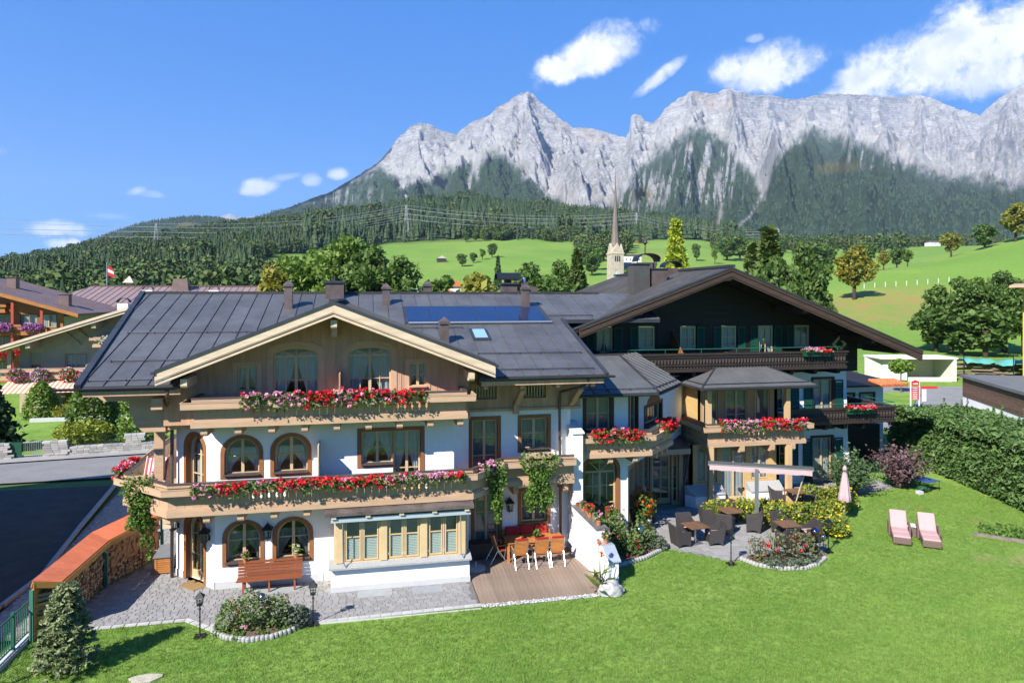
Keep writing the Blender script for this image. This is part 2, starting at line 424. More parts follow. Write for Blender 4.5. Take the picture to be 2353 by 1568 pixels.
def balcony(par, path, z0, z1, cuts=(), bw=.25, matb=None, matr=None, shelf=.27, depth=1.2, floor=True, style='tan', name='balcony', cap=None):
    matb = matb or TANB; matr = matr or TAN; cap = cap or SLATE
    m = MB()
    band(m, path, -.04, .075, z0, z0+.19); band(m, path, -.038, .05, z0+.19, z0+.24); band(m, path, -.036, .032, z0+.24, z0+.27)
    band(m, path, -.07, .05, z1-.10, z1)
    if shelf:
        band(m, path, .052, .052+shelf, z1-.30, z1-.27); band(m, path, .03+shelf, .055+shelf, z1-.268, z1-.10); band(m, path, .03+shelf, .068+shelf, z1-.098, z1-.07)
    b = m.build(name, matr, par)
    if floor: band(MB(), path, -depth, -.05, z0+.06, z0+.17).build('floor', TAND, b)
    band(MB(), path, -.09, .07, z1+.001, z1+.035).build('handrail_cap', cap, b)
    idx = 0; share = {}
    for i in range(len(path)-1):
        a = Vector((*path[i], 0)); c = Vector((*path[i+1], 0)); Ls = (c-a).length; t = (c-a)/Ls; n = Vector((t.y, -t.x, 0)); k = max(1, round(Ls/bw)); w = Ls/k
        for q in range(k):
            hz = z1-z0-.25
            key = (round(w, 3), idx in cuts)
            if key not in share:
                holes = []
                if idx in cuts:
                    holes = [[(w/2+.045*math.sin(2*math.pi*e/10)*(.55+.45*math.sin(math.pi*e/10)), hz*.44+.095*math.cos(2*math.pi*e/10)) for e in range(10)],
                             [(w/2, hz*.22), (w/2+.018, hz*.25), (w/2, hz*.29), (w/2-.018, hz*.25)]]
                share[key] = MB().cdt([(.003, 0), (w-.003, 0), (w-.003, hz), (.003, hz)], holes, (0, 0, 0), (1, 0, 0), (0, -1, 0), .028).mesh('board', matb)
            o = link('board', share[key]); o.parent = b; o.matrix_parent_inverse = basemat(b).inverted()
            o.location = a+t*(q*w)+n*(.0 if q % 2 else -.005)+Vector((0, 0, z0+.2)); o.rotation_euler = (0, 0, math.atan2(t.y, t.x)); idx += 1
    return b
def clip_poly(P, k, lim, keep_less):
    out = []
    for i in range(len(P)):
        a, b = P[i], P[(i+1) % len(P)]; ia = (a[k] <= lim) == keep_less; ib = (b[k] <= lim) == keep_less
        if ia: out.append(a)
        if ia != ib:
            t = (lim-a[k])/(b[k]-a[k]); out.append((a[0]+(b[0]-a[0])*t, a[1]+(b[1]-a[1])*t))
    return out
def roof_facet(roof, poly, w, mt, eave_dir=None, ph=0.0, lift=.012, rib=.035, name='roof_panel'):
    """standing seam sheets: strips perpendicular to the eave (first edge), each one a part"""
    P = [Vector(p) for p in poly]; O = P[0]; e = Vector(eave_dir) if eave_dir else (P[1]-P[0]); e = e.normalized()
    nn = Vector((0, 0, 0))
    for i in range(1, len(P)-1): nn += (P[i]-O).cross(P[i+1]-O)
    nn.normalize()
    if nn.z < 0: nn = -nn
    s = nn.cross(e).normalized()
    Q = [((p-O).dot(e), (p-O).dot(s)) for p in P]
    lo, hi = min(q[0] for q in Q), max(q[0] for q in Q); k = math.floor((lo-ph)/w)
    while ph+k*w < hi-1e-4:
        a, b = ph+k*w, ph+(k+1)*w; k += 1
        C = clip_poly(clip_poly(Q, 0, a, False), 0, b, True)
        if len(C) < 3: continue
        ar = abs(sum(C[i][0]*C[(i+1) % len(C)][1]-C[(i+1) % len(C)][0]*C[i][1] for i in range(len(C))))/2
        if ar < .02: continue
        T = lambda q, z: O+e*q[0]+s*q[1]+nn*z
        if sum(C[i][0]*C[(i+1) % len(C)][1]-C[(i+1) % len(C)][0]*C[i][1] for i in range(len(C))) < 0: C = C[::-1]
        m = MB(); m.prism([T(q, .0) for q in C], nn*lift)
        ed = [q for q in C if abs(q[0]-max(a, lo)) < 1e-4]
        if len(ed) >= 2 and a >= lo-1e-3:
            y0 = min(q[1] for q in ed); y1 = max(q[1] for q in ed)
            if y1-y0 > .05: x = max(a, lo); m.bar(T((x+.012, y0), lift+rib/2), T((x+.012, y1), lift+rib/2), .022, rib, up=nn)
        m.build(name, mt, roof)
def guard(par, pts, nrm=.07, mt=None):
    m = MB(); m.tube([Vector(p)+Vector((0, 0, nrm)) for p in pts], .021, 6)
    a, b = Vector(pts[0]), Vector(pts[-1]); k = max(2, int((b-a).length/.8))
    for i in range(k+1):
        q = a.lerp(b, i/k); m.box(q.x-.012, q.x+.012, q.y-.03, q.y+.03, q.z, q.z+nrm+.02)
    m.build('snow_guard', mt or ZINCD, par)
def vent_stack(par, x, y, z0, z1, w=.36, mt=None, name='chimney'):
    m = MB(); h = w/2; m.hexa([(x-h, y-h, z0), (x+h, y-h, z0), (x+h, y+h, z0), (x-h, y+h, z0)], [(x-h*.92, y-h*.92, z1-.3), (x+h*.92, y-h*.92, z1-.3), (x+h*.92, y+h*.92, z1-.3), (x-h*.92, y+h*.92, z1-.3)])
    o = m.build(name, mt or COPPER, par)
    c = MB(); g = h*1.2; c.hexa([(x-g, y-g, z1-.298), (x+g, y-g, z1-.298), (x+g, y+g, z1-.298), (x-g, y+g, z1-.298)], [(x-g, y-g, z1-.2), (x+g, y-g, z1-.2), (x+g, y+g, z1-.2), (x-g, y+g, z1-.2)])
    c.add([(x-g, y-g, z1-.199), (x+g, y-g, z1-.199), (x+g, y+g, z1-.199), (x-g, y+g, z1-.199), (x, y, z1)], [(0, 1, 4), (1, 2, 4), (2, 3, 4), (3, 0, 4)])
    c.build('cap', mt or COPPER, o); return o
def hood_arc(par, x0, x1, y0, y1, z, rise, axis='x', mt=None):
    """curved sheet chimney hood"""
    m = MB(); n = 10
    A = []; 
    for k in range(n+1):
        q = math.pi*k/n
        if axis == 'x': A.append(((x0+x1)/2-(x1-x0)/2*math.cos(q), z+rise*math.sin(q)))
        else: A.append(((y0+y1)/2-(y1-y0)/2*math.cos(q), z+rise*math.sin(q)))
    for (a, za), (b, zb) in zip(A, A[1:]):
        if axis == 'x': lo = [(a, y0, za), (b, y0, zb), (b, y1, zb), (a, y1, za)]
        else: lo = [(x0, a, za), (x0, b, zb), (x1, b, zb), (x1, a, za)]
        m.hexa(lo, [(p[0], p[1], p[2]+.035) for p in lo])
    return m
def beam_end(par, x, y0, y1, z0, z1, w, mt, name='beam'):
    m = MB(); h = w/2
    m.prism([(x-h, y0+.02, z0+.05), (x-h, y0, z0+.09), (x-h, y0, z1), (x-h, y1, z1), (x-h, y1, z0), (x-h, y0+.10, z0)], (w, 0, 0)); return m.build(name, mt, par)

# ================================================================== cream guesthouse with the flowered balconies
GH = thing('guesthouse', 'cream timber guesthouse with dark metal roof, front gable and red flowered balconies', 'house', (-1, 30, 0))
FY = 25.26
H0 = []; O = (0, FY, 0)
pl = MB()
# ground floor arched windows
for a, b in ((-4.62, -3.51), (-2.99, -1.88)):
    H0.append(window(GH, O, 0, a, b, .86, 2.20, .52, cols=2, rows=(.55,), curtain='straight' if 0 else 'tied', curtm=mat('net_curtain', (.42, .44, .40), .9, .1, 3, transl=.3), sill=SLATE, recess=.2))
# first floor arched windows, large window
for a, b in ((-4.68, -3.55), (-3.06, -1.94)):
    H0.append(window(GH, O, 0, a, b, 3.86, 5.12, .55, cols=2, rows=(.5,), sill=SLATE, recess=.2))
H0.append(window(GH, O, 0, -.10, 1.00, 4.0, 5.17, 0, cols=2, rows=(.5,), sill=SLATE, recess=.2, sur=0))
H0.append(window(GH, O, 0, 1.02, 1.98, 3.0, 5.17, 0, cols=2, rows=(.36, .68), recess=.2, sur=0, name='balcony_door'))
s = MB().cdt([(-.25, 3.9), (1.0, 3.9), (1.0, 2.98), (2.13, 2.98), (2.13, 5.31), (-.25, 5.31)][::1], [[(-.11, 4.0), (.995, 4.0), (.995, 5.18), (-.11, 5.18)], [(1.015, 3.0), (1.99, 3.0), (1.99, 5.18), (1.015, 5.18)]], (0, FY-.025, 0), (1, 0, 0), (0, -1, 0), .10).build('window_surround', SURR, GH)
wall(GH, O, 0, [(-4.98, 0), (-1.41, 0), (3.2, 0), (3.2, 5.62), (-4.98, 5.62)], H0, WHITE)
MB().box(-4.97, -1.41, FY-.035, FY-.002, 0, .26).build('plinth', PLINTH, GH)
# left chamfer with the entrance door and the arched balcony door above
az45 = R(-45); n45, u45 = fr(az45); CH = Vector((-6.6, 26.88, 0))
hh = [window(GH, CH, az45, .62, 1.66, .02, 2.30, .5, cols=2, rows=(.30, .68), recess=.24, sur=.14, kick=.22, curtain='tied', curtm=mat('beige_curtain', (.5, .4, .2), .9, .1), name='entrance_door'),
      window(GH, CH, az45, .62, 1.66, 3.0, 5.12, .5, cols=2, rows=(.33, .68), recess=.26, sur=.14, curtain='straight', curtm=CURTW, name='balcony_door')]
wall(GH, CH, az45, [(0, 0), (2.29, 0), (2.29, 5.62), (0, 5.62)], hh, WHITE)
for q0, q1 in ((0, .46), (1.82, 2.29)): MB().bar(CH+n45*.018+u45*q0+Vector((0, 0, .13)), CH+n45*.018+u45*q1+Vector((0, 0, .13)), .03, .26).build('plinth', PLINTH, GH)
# right chamfer, side, recessed terrace wall
az2 = R(47); nR, uR = fr(az2)
wall(GH, (3.2, FY, 0), az2, [(0, 0), (.94, 0), (.94, 5.62), (0, 5.62)], [], WHITE)
YR = 26.5
hr = [window(GH, (0, YR, 0), 0, 4.05, 5.05, 3.0, 5.22, 0, cols=2, rows=(.36, .7), sur=.14, name='balcony_door', curtain='straight', curtm=mat('grey_curtain', (.26, .29, .30), .9, .1, transl=.2)),
      window(GH, (0, YR, 0), 0, 6.0, 7.06, 4.0, 5.22, 0, cols=2, rows=(.5,), sur=.14, curtain='straight', curtm=MATS['grey_curtain'], sill=SLATE),
      window(GH, (0, YR, 0), 0, 4.15, 5.1, .05, 2.35, 0, cols=2, rows=(.36, .7), sur=.14, name='terrace_door', curtain='straight', curtm=MATS['net_curtain']),
      window(GH, (0, YR, 0), 0, 6.0, 7.04, 1.15, 2.35, 0, cols=2, rows=(.5,), sur=.14, curtain='straight', curtm=MATS['grey_curtain'])]
wall(GH, (0, YR, 0), 0, [(3.84, 0), (8.0, 0), (8.0, 5.60), (3.84, 5.60)], hr, WHITE)
# upper storey of the recessed part: brown boarding and two slatted windows
h2 = [window(GH, (0, YR-.1, 0), 0, a, b, 6.03, 6.56, 0, cols=1, rows=(), sur=.09, surm=TAND, curtain=None, fm=TAND, name='attic_window') for a, b in ((4.1, 5.0), (6.06, 6.97))]
wall(GH, (0, YR-.1, 0), 0, [(3.75, 5.61), (8.4, 5.61), (8.4, 7.55), (3.75, 7.55)], h2, TAND, .25)
for a in (4.1, 6.06):
    for k in range(7): MB().box(a+.1+k*.115, a+.135+k*.115, YR-.03, YR-.005, 6.09, 6.5).build('slat', PALE, GH)
MB().box(3.75, 8.4, YR-.17, YR-.101, 5.56, 5.66).build('floor_trim', TAND, GH)
# gable storey
hg = [window(GH, (0, FY+.05, 0), 0, a, b, 5.75, 8.22, .26, cols=4, rows=(.6,), fan=True, recess=.12, sur=.2, surm=mat('brown_timber_trim', (.57, .35, .22), .6, .1), name='balcony_door') for a, b in ((-3.1, -1.58), (-.56, .94))]
hg += [window(GH, (0, FY+.05, 0), 0, a, b, 6.72, 7.6, 0, cols=2, rows=(.5,), recess=.1, sur=.14, surm=MATS['brown_timber_trim'], sill=MATS['brown_timber_trim']) for a, b in ((-4.28, -3.62), (1.58, 2.2))]
gz = lambda x: 9.48-.3945*abs(x+1)
wall(GH, (0, FY+.05, 0), 0, [(-5.75, 5.63), (3.75, 5.63), (3.75, gz(3.75)), (-1, gz(-1)), (-5.75, gz(-5.75))], hg, TAND, .25)
bd = MB().mesh('batten', TAND)
for k in range(37):   # cover strips of the upright boarding
    x = -5.65+k*.257
    segs = [(5.64, gz(x)-.02)]
    for (a, b, z0, z1) in ((-3.32, -1.36, 5.6, 8.45), (-.78, 1.16, 5.6, 8.45), (-4.44, -3.46, 6.55, 7.76), (1.42, 2.36, 6.55, 7.76)):
        if a < x < b: segs = [(z1, gz(x)-.02)]+([(5.64, z0)] if z0 > 5.7 else [])
    for (za, zb) in segs:
        if zb-za > .1: MB().box(x-.012, x+.012, FY+.034, FY+.049, za, zb).build('batten', MATS['brown_timber_trim'], GH)
# remaining walls: left side, right side, back
wall(GH, (-6.6, 42.0, 0), R(-90), [(0, 0), (15.12, 0), (15.12, 7.35), (0, 7.35)], [], WHITE)
wall(GH, (8.4, 27.0, 0), R(90), [(0, 0), (15, 0), (15, 7.5), (0, 7.5)], [], WHITE)
MB().box(-6.6, 8.4, 42.0, 42.3, 0, 7.4).build('wall', WHITE, GH)
MB().box(-6.55, 3.85, FY+.3, 27.3, 5.45, 5.62).build('ceiling', TAND, GH)
MB().box(-6.2, 8.3, 27.3, 41.8, 2.65, 2.8).build('ceiling', TAND, GH); MB().box(-6.2, 8.3, 27.3, 41.8, 5.4, 5.6).build('ceiling', TAND, GH)
MB().box(-6.2, 8.3, 33.0, 33.15, 0, 8).build('partition', WHITE, GH)
# timber corner of the left gable end (overhanging upper storey and eave beams)
MB().box(-6.62, -5.0, FY+.06, FY+.3, 5.63, 7.2).build('wall', TAND, GH)
MB().box(-6.95, -6.62, FY+.5, 42, 5.3, 7.4).build('timber_cladding', TAND, GH)
MB().prism([(-8.75, 25.5, 6.78), (-8.75, 25.5, 6.68), (-8.5, 25.5, 6.48), (-6.62, 25.5, 6.48), (-6.62, 25.5, 6.78)], (0, .28, 0)).build('beam', TAN, GH, normals=True)
MB().prism([(-7.75, 25.55, 6.475), (-7.75, 25.55, 6.1), (-7.62, 25.55, 5.9), (-7.62, 25.55, 5.7), (-7.3, 25.55, 5.4), (-6.62, 25.55, 5.4), (-6.62, 25.55, 6.475)], (0, .2, 0)).build('corner_panel', TAN, GH, normals=True)
MB().box(-6.9, -6.55, 24.9, 25.3, 6.25, 6.62).build('beam', TAN, GH)
# bay window
BX0, BX1, BY = -1.11, 3.61, 24.15
wall(GH, (0, BY, 0), 0, [(BX0, 0), (BX1, 0), (BX1, .86), (BX0, .86)], [], WHITE, .3)
MB().box(BX0, BX0+.3, BY+.301, FY, 0, .86).box(BX1-.3, BX1, BY+.301, 26.4, 0, .86).build('wall', WHITE, GH)
MB().box(BX0-.0, BX1+.02, BY-.03, BY-.001, 0, .2).build('plinth', PLINTH, GH)
MB().prism([(BX0-.07, BY-.2, .88), (BX0-.07, BY-.2, .82), (BX0-.07, BY+.35, .87), (BX0-.07, BY+.35, 1.02)], (BX1-BX0+.12, 0, 0)).build('sill', GRANITE, GH)
tx = [BX0+.08, .02, .42, 1.45, 1.95, 3.1, BX1-.12]
wm = mat('bay_wood', (.60, .44, .24), .55, .08, 2)
bh = []
for a, b in ((-.63, -.12), (-.04, .47), (.83, 1.30), (1.38, 1.85), (2.2, 2.67), (2.75, 3.2)):
    bh.append(window(GH, (0, BY+.08, 0), 0, a, b, 1.0, 2.44, 0, cols=1, rows=(.56,), recess=.05, sur=0, fm=wm, curtain='blind', curtm=mat('blind', (.80, .86, .82), .8, .03, transl=.3), fw=.045, name='bay_window'))
MB().cdt([(BX0+.1, .95), (BX1-.08, .95), (BX1-.08, 2.72), (BX0+.1, 2.72)], bh, (0, BY+.08, 0), (1, 0, 0), (0, -1, 0), .14).build('bay_wall', wm, GH)
for x in (-.83, .65, 2.02, 3.36): MB().box(x-.11, x+.11, BY+.03, BY+.078, .97, 2.7).build('post', wm, GH)
MB().box(BX0+.1, BX0+.24, BY+.222, FY, .87, 2.72).box(BX1-.22, BX1-.08, BY+.222, 26.4, .87, 2.72).build('bay_side', wm, GH)
bp = [(-1.3, 23.82, 2.72), (3.72, 23.82, 2.72), (3.72, 25.2, 3.0), (-1.3, 25.2, 3.0)]
bro = MB().prism([(-1.3, 23.82, 2.66), (-1.3, 23.82, 2.76), (-1.3, 25.2, 3.04), (-1.3, 25.2, 2.94)], (5.02, 0, 0)).build('bay_roof', mat('weathered_sheet', (.16, .135, .125), .5, .3, 2, metal=.2), GH)
for k in range(5): MB().box(-1.0+k*1.12-.08, -1.0+k*1.12+.08, 23.86, 24.2, 2.56, 2.66).build('rafter', PALE, GH)
MB().box(-1.1, 3.62, 23.93, 24.1, 2.42, 2.565).build('awning_box', mat('grey_awning_metal', (.42, .49, .54), .45, .04, 2, metal=.2), GH)
for x in (-.72, 3.27): MB().tube([(x, 23.98, 2.42), (x+.02, 24.0, 1.1)], .018, 6).tube([(x+.02, 24.0, 1.1), (x+.1, 23.97, .92)], .022, 6).build('awning_arm', STEEL, GH)
# balconies
P1 = [(-8.02, 33.5), (-8.02, 26.05), (-6.2, 24.22), (3.72, 24.22), (5.05, 25.55), (7.86, 25.55)]
b1 = balcony(GH, P1, 2.86, 3.9, cuts=(50, 51, 52, 53, 54, 69, 70, 71, 72, 73))
P2 = [(-5.43, 25.3), (-5.43, 24.18), (3.47, 24.18), (3.47, 25.3)]
b2 = balcony(GH, P2, 5.72, 6.66, cuts=(11, 12, 13, 14, 15, 30, 31, 32, 33, 34))
for k in range(9): beam_end(GH, -5.12+k*1.052, 24.22, FY-.01, 5.42, 5.715, .21, TAN)
for k in range(4): beam_end(GH, -5.05+k*1.052, 24.26, FY-.01, 2.56, 2.855, .21, TAN)
for x in (5.6, 7.55): beam_end(GH, x, 25.6, YR-.01, 2.5, 2.855, .2, TAN)
beam_end(GH, 4.15, 24.9, YR-.01, 2.56, 2.855, .2, TAN)
for a, b in (((-8.0, 26.2, 2.7), (-6.5, 26.7, 2.7)), ((-6.3, 24.5, 2.72), (-5.6, 25.9, 2.72))): MB().bar(a, b, .24, .28).build('beam', TAN, GH)
MB().box(-6.45, -6.2, 24.55, 24.85, 2.4, 2.858).build('beam', PALE, GH)
for q in ((-.83,), ): pass
for x in (-.83+.0, ): MB().box(x-.025, x+.025, 24.35, FY+.04, 5.9, 7.75 if 0 else 7.35).build('privacy_screen', TAND, GH)
MB().box(-1.55, -1.51, 24.3, FY-.005, 3.05, 4.95).build('privacy_screen', PALE, GH)
# left balcony: railing posts of the part further back, second small balcony
b3 = balcony(GH, [(-8.0, 41.0), (-8.0, 33.6), (-6.62, 33.6)], 4.2, 5.1, shelf=.2)
MB().box(-7.25, -6.95, 26.55, 26.8, 2.9, 5.35).build('post', TAN, GH)
# ----- main roof
def mz(y): return 7.1+.304*(y-24.5)
roof = MB()
for poly in ([(-8.9, 24.5), (-6.05, 24.5), (-6.05, 34.5), (-9.86, 34.5)], [(-6.05, 26.5), (-1, 33.2), (-1, 34.5), (-6.05, 34.5)], [(-1, 33.2), (4.05, 26.5), (4.05, 34.5), (-1, 34.5)], [(4.05, 24.5), (8.77, 24.5), (8.77, 34.5), (4.05, 34.5)], [(8.77, 30.5), (13.6, 30.5), (13.6, 34.5), (8.77, 34.5)]):
    roof.prism([(x, y, mz(y)-.16) for x, y in poly], (0, 0, .158))
roof.prism([(-9.86, 34.5, 9.98), (13.6, 34.5, 9.98), (13.6, 44, 7.1), (-10.6, 44, 7.1)], (0, 0, .16))
RF = roof.build('roof', ZINCD, GH, normals=True)
for poly in ([(-8.9, 24.5), (-6.05, 24.5), (-6.05, 34.5), (-9.86, 34.5)], [(-6.05, 26.5), (-1, 33.2), (-1, 34.5), (-6.05, 34.5)], [(-1, 33.2), (4.05, 26.5), (4.05, 34.5), (-1, 34.5)], [(4.05, 24.5), (8.77, 24.5), (8.77, 34.5), (4.05, 34.5)], [(8.77, 30.5), (13.6, 30.5), (13.6, 34.5), (8.77, 34.5)]):
    roof_facet(RF, [(x, y, mz(y)) for x, y in poly], .66, ZINC, eave_dir=(1, 0, 0), ph=-8.9+.02-poly[0][0])
MB().bar((-9.95, 34.5, 10.17), (11.9, 34.5, 10.17), .34, .10).build('ridge_cap', ZINCD, RF)
MB().bar((-8.93, 24.45, mz(24.45)+.03), (-9.9, 34.55, mz(34.55)+.03), .2, .14).build('verge_trim', ZINCD, RF)
MB().bar((8.80, 24.42, mz(24.42)+.03), (8.80, 30.5, mz(30.5)+.03), .12, .12).build('verge_trim', ZINCD, RF)
for a, b in (((-8.9, 29.2), (-5.1, 29.2)), ((-8.6, 26.45), (-6.4, 26.45)), ((-8.75, 24.85), (-6.5, 24.85)), ((1.85, 29.45), (4.1, 29.45)), ((4.3, 26.55), (8.45, 26.5)), ((4.5, 25.0), (8.45, 24.95)), ((8.3, 30.9), (10.4, 30.9)), ((-5.0, 29.2), (-4.2, 29.2))):
    guard(RF, [(a[0], a[1], mz(a[1])), (b[0], b[1], mz(b[1]))])
def gutter(par, a, b, r=.075):
    m = MB(); a = Vector(a); b = Vector(b); d = (b-a).normalized(); sd = Vector((0, 0, 1)).cross(d)
    pr = [(-r*math.cos(math.pi*k/6), -r*math.sin(math.pi*k/6)) for k in range(7)]
    for (p, q), (p2, q2) in zip(pr, pr[1:]):
        lo = [a+sd*p+Vector((0, 0, q)), a+sd*p2+Vector((0, 0, q2)), a+sd*p2*1.15+Vector((0, 0, q2*1.15)), a+sd*p*1.15+Vector((0, 0, q*1.15))]
        m.hexa(lo, [v+(b-a) for v in lo])
    return m.build('gutter', ZINCD, par)
gutter(GH, (-9.6, 24.42, 7.07), (-5.9, 24.42, 7.07)); gutter(GH, (4.2, 24.42, 7.07), (9.1, 24.42, 7.07))
for x0, x1 in ((-8.8, -5.9), (4.1, 8.7)): MB().box(x0, x1, 24.52, 24.56, 6.78, 6.98).build('eave_board', TAND, GH)
for x0, x1 in ((-8.85, -6.1), (4.05, 8.7)): MB().prism([(x0, 24.56, mz(24.56)-.20), (x1, 24.56, mz(24.56)-.20), (x1, 26.6, mz(26.6)-.20), (x0, 26.6, mz(26.6)-.20)], (0, 0, .035)).build('soffit', TAN, GH)
for k in range(4): beam_end(GH, 4.3+k*1.35, 24.7, 26.4, 6.62, 6.86, .16, TAND, 'rafter')
MB().tube([(-6.3, 24.5, 7.0), (-6.3, 24.55, 6.75), (-6.6, 25.6, 6.2), (-6.62, 26.75, 6.05), (-6.68, 26.62, 5.6), (-6.68, 26.62, .05)], .06, 10).build('downpipe', COPPER, GH, smooth=True)
MB().tube([(8.1, 24.5, 7.0), (8.1, 24.6, 6.7), (7.5, 26.2, 6.25), (7.5, 26.3, 5.9), (7.55, 26.3, .2)], .055, 10).build('downpipe', COPPER, GH, smooth=True)
for x in (5.75, 8.0): MB().bar((x, 25.1, 6.55), (x, 26.38, 5.75), .2, .16).build('brace', TAN, GH)
MB().bar((5.75, 26.3, 5.45), (5.75, 26.3, 5.8), .22, .22).build('brace_foot', TAND, GH)
# ----- front gable roof
gq = lambda x, o=0.0: 9.78-.3945*abs(x+1)+o
GYF, GYB = 23.72, 33.4
g = MB()
for sx in (-1, 1):
    e = -1+sx*5.45
    g.prism([(e, GYF+.02, gq(e)-.2), (-1, GYF+.02, gq(-1)-.2), (-1, GYB, gq(-1)-.2), (e, GYB-6.6, gq(e)-.2)], (0, 0, .195))
GR = g.build('gable_roof', ZINCD, GH, normals=True)
for sx in (-1, 1):
    e = -1+sx*5.45
    roof_facet(GR, [(e, GYF, gq(e)), (-1, GYF, gq(-1)), (-1, GYB, gq(-1)), (e, GYB-6.6, gq(e))], .66, ZINC, eave_dir=(0, 1, 0))
    fb = MB()
    for (z0, z1, y0, y1) in ((-.34, -.05, -.05, .0), (-.46, -.375, -.02, .05)):
        a, b = e-sx*.0, -1
        fb.hexa([(a, GYF+y0, gq(a)+z0), (b, GYF+y0, gq(b)+z0), (b, GYF+y1, gq(b)+z0), (a, GYF+y1, gq(a)+z0)], [(a, GYF+y0, gq(a)+z1), (b, GYF+y0, gq(b)+z1), (b, GYF+y1, gq(b)+z1), (a, GYF+y1, gq(a)+z1)])
    a, b = e, -1
    fb.hexa([(a, GYF-.065, gq(a)-.30), (b, GYF-.065, gq(b)-.30), (b, GYF-.051, gq(b)-.30), (a, GYF-.051, gq(a)-.30)], [(a, GYF-.065, gq(a)-.27), (b, GYF-.065, gq(b)-.27), (b, GYF-.051, gq(b)-.27), (a, GYF-.051, gq(a)-.27)])
    fb.build('barge_board', PALE, GR)
    t = MB(); t.hexa([(a, GYF-.08, gq(a)-.05), (b, GYF-.08, gq(b)-.05), (b, GYF+.1, gq(b)-.02), (a, GYF+.1, gq(a)-.02)], [(a, GYF-.08, gq(a)+.05), (b, GYF-.08, gq(b)+.05), (b, GYF+.1, gq(b)+.06), (a, GYF+.1, gq(a)+.06)])
    t.build('verge_trim', ZINCD, GR)
    MB().prism([(e+(-sx)*.1, GYF+.1, gq(e)-.26), (-1, GYF+.1, gq(-1)-.25), (-1, FY+.04, gq(-1)-.25), (e-sx*.1, FY+.04, gq(e)-.26)], (0, 0, .04)).build('soffit', TAN, GR)
    MB().bar((e+sx*.05, GYF-.1, gq(e)-.06), (e+sx*.05, GYF+1.6, gq(e)-.06), .12, .08).build('gutter', ZINCD, GR)
MB().bar((-1, GYF-.05, 9.86), (-1, GYB, 9.86), .3, .08).build('ridge_cap', ZINCD, GR)
for x, z in ((-1, 9.2), (-5.65, 7.35), (3.65, 7.35)): beam_end(GR, x, GYF+.15, FY+.04, z-.30, z, .2, PALE, 'purlin')
beam_end(GR, -1, GYF+.5, FY+.04, 8.6, 8.88, .2, TAND, 'purlin')
# ----- chimneys, vents, solar collectors, skylight
for x, y, z1 in ((-3.3, 32.3, 10.72), (.98, 32.8, 10.62), (7.5, 32.2, 10.6), (3.14, 27.9, 9.18)): vent_stack(GH, x, y, mz(y)-.1, z1)
ch = MB(); ch.box(-1.78, -.95, 33.6, 34.3, 9.4, 10.62).build('chimney', COPPER, GH)
k = MB().box(-1.86, -.87, 33.52, 34.38, 10.62, 10.72).build('chimney_crown', ZINCD, GH)
MB().tube([(-1.36, 33.95, 10.7), (-1.36, 33.95, 10.95)], .13, 10).build('flue', BLACKM, GH)
hood_arc(GH, -1.82, -.9, 33.75, 34.2, 10.78, .6).build('chimney_hood', BLACKM, GH)
vent_stack(GH, 3.2, 36.2, 9.3, 10.8, .42)
MB().box(7.05, 7.85, 35.6, 36.2, 9.4, 10.62).build('chimney', COPPER, GH)
MB().box(6.95, 7.95, 35.5, 36.3, 10.62, 10.70).build('chimney_crown', ZINCD, GH)
MB().tube([(7.4, 35.9, 10.7), (7.4, 35.9, 10.88)], .2, 10).build('flue', BLACKM, GH)
hood_arc(GH, 6.76, 8.0, 35.45, 36.35, 10.86, .34, 'y').build('chimney_hood', BLACKM, GH)
MB().tube([(8.25, 35.9, 9.5), (8.25, 35.9, 11.0)], .11, 10).build('flue', STEEL, GH, smooth=True)
MB().box(8.05, 8.45, 35.6, 36.1, 9.5, 10.75).box(8.62, 8.98, 35.7, 36.1, 9.5, 10.5).build('chimney', COPPER, GH)
SOL = MB().prism([(1.74, 30.05, mz(30.05)+.014), (8.2, 30.05, mz(30.05)+.014), (8.2, 32.25, mz(32.25)+.014), (1.74, 32.25, mz(32.25)+.014)], (0, 0, .07)).build('solar_collector', STEEL if 0 else ZINCD, GH)
blue = mat('solar_glass', (.012, .022, .065), .12, .15, .6, spec=.7, coat=.3)
for k in range(6):
    a = 1.84+k*1.035; MB().prism([(a, 30.17, mz(30.17)+.086), (a+1.0, 30.17, mz(30.17)+.086), (a+1.0, 32.15, mz(32.15)+.086), (a, 32.15, mz(32.15)+.086)], (0, 0, .012)).build('solar_panel', blue, SOL)
MB().tube([(1.85, 29.98, mz(29.98)+.09), (8.2, 29.98, mz(29.98)+.09)], .05, 8).build('pipe', STEEL, SOL)
SK = MB().prism([(4.36, 28.0, mz(28)+.014), (5.06, 28.0, mz(28)+.014), (5.06, 29.2, mz(29.2)+.014), (4.36, 29.2, mz(29.2)+.014)], (0, 0, .09)).build('skylight', ZINCD, GH)
MB().prism([(4.45, 28.12, mz(28.12)+.106), (4.97, 28.12, mz(28.12)+.106), (4.97, 29.1, mz(29.1)+.106), (4.45, 29.1, mz(29.1)+.106)], (0, 0, .008)).build('pane', mat('skylight_glass', (.25, .42, .5), .06, .05, 1, spec=.8), SK)
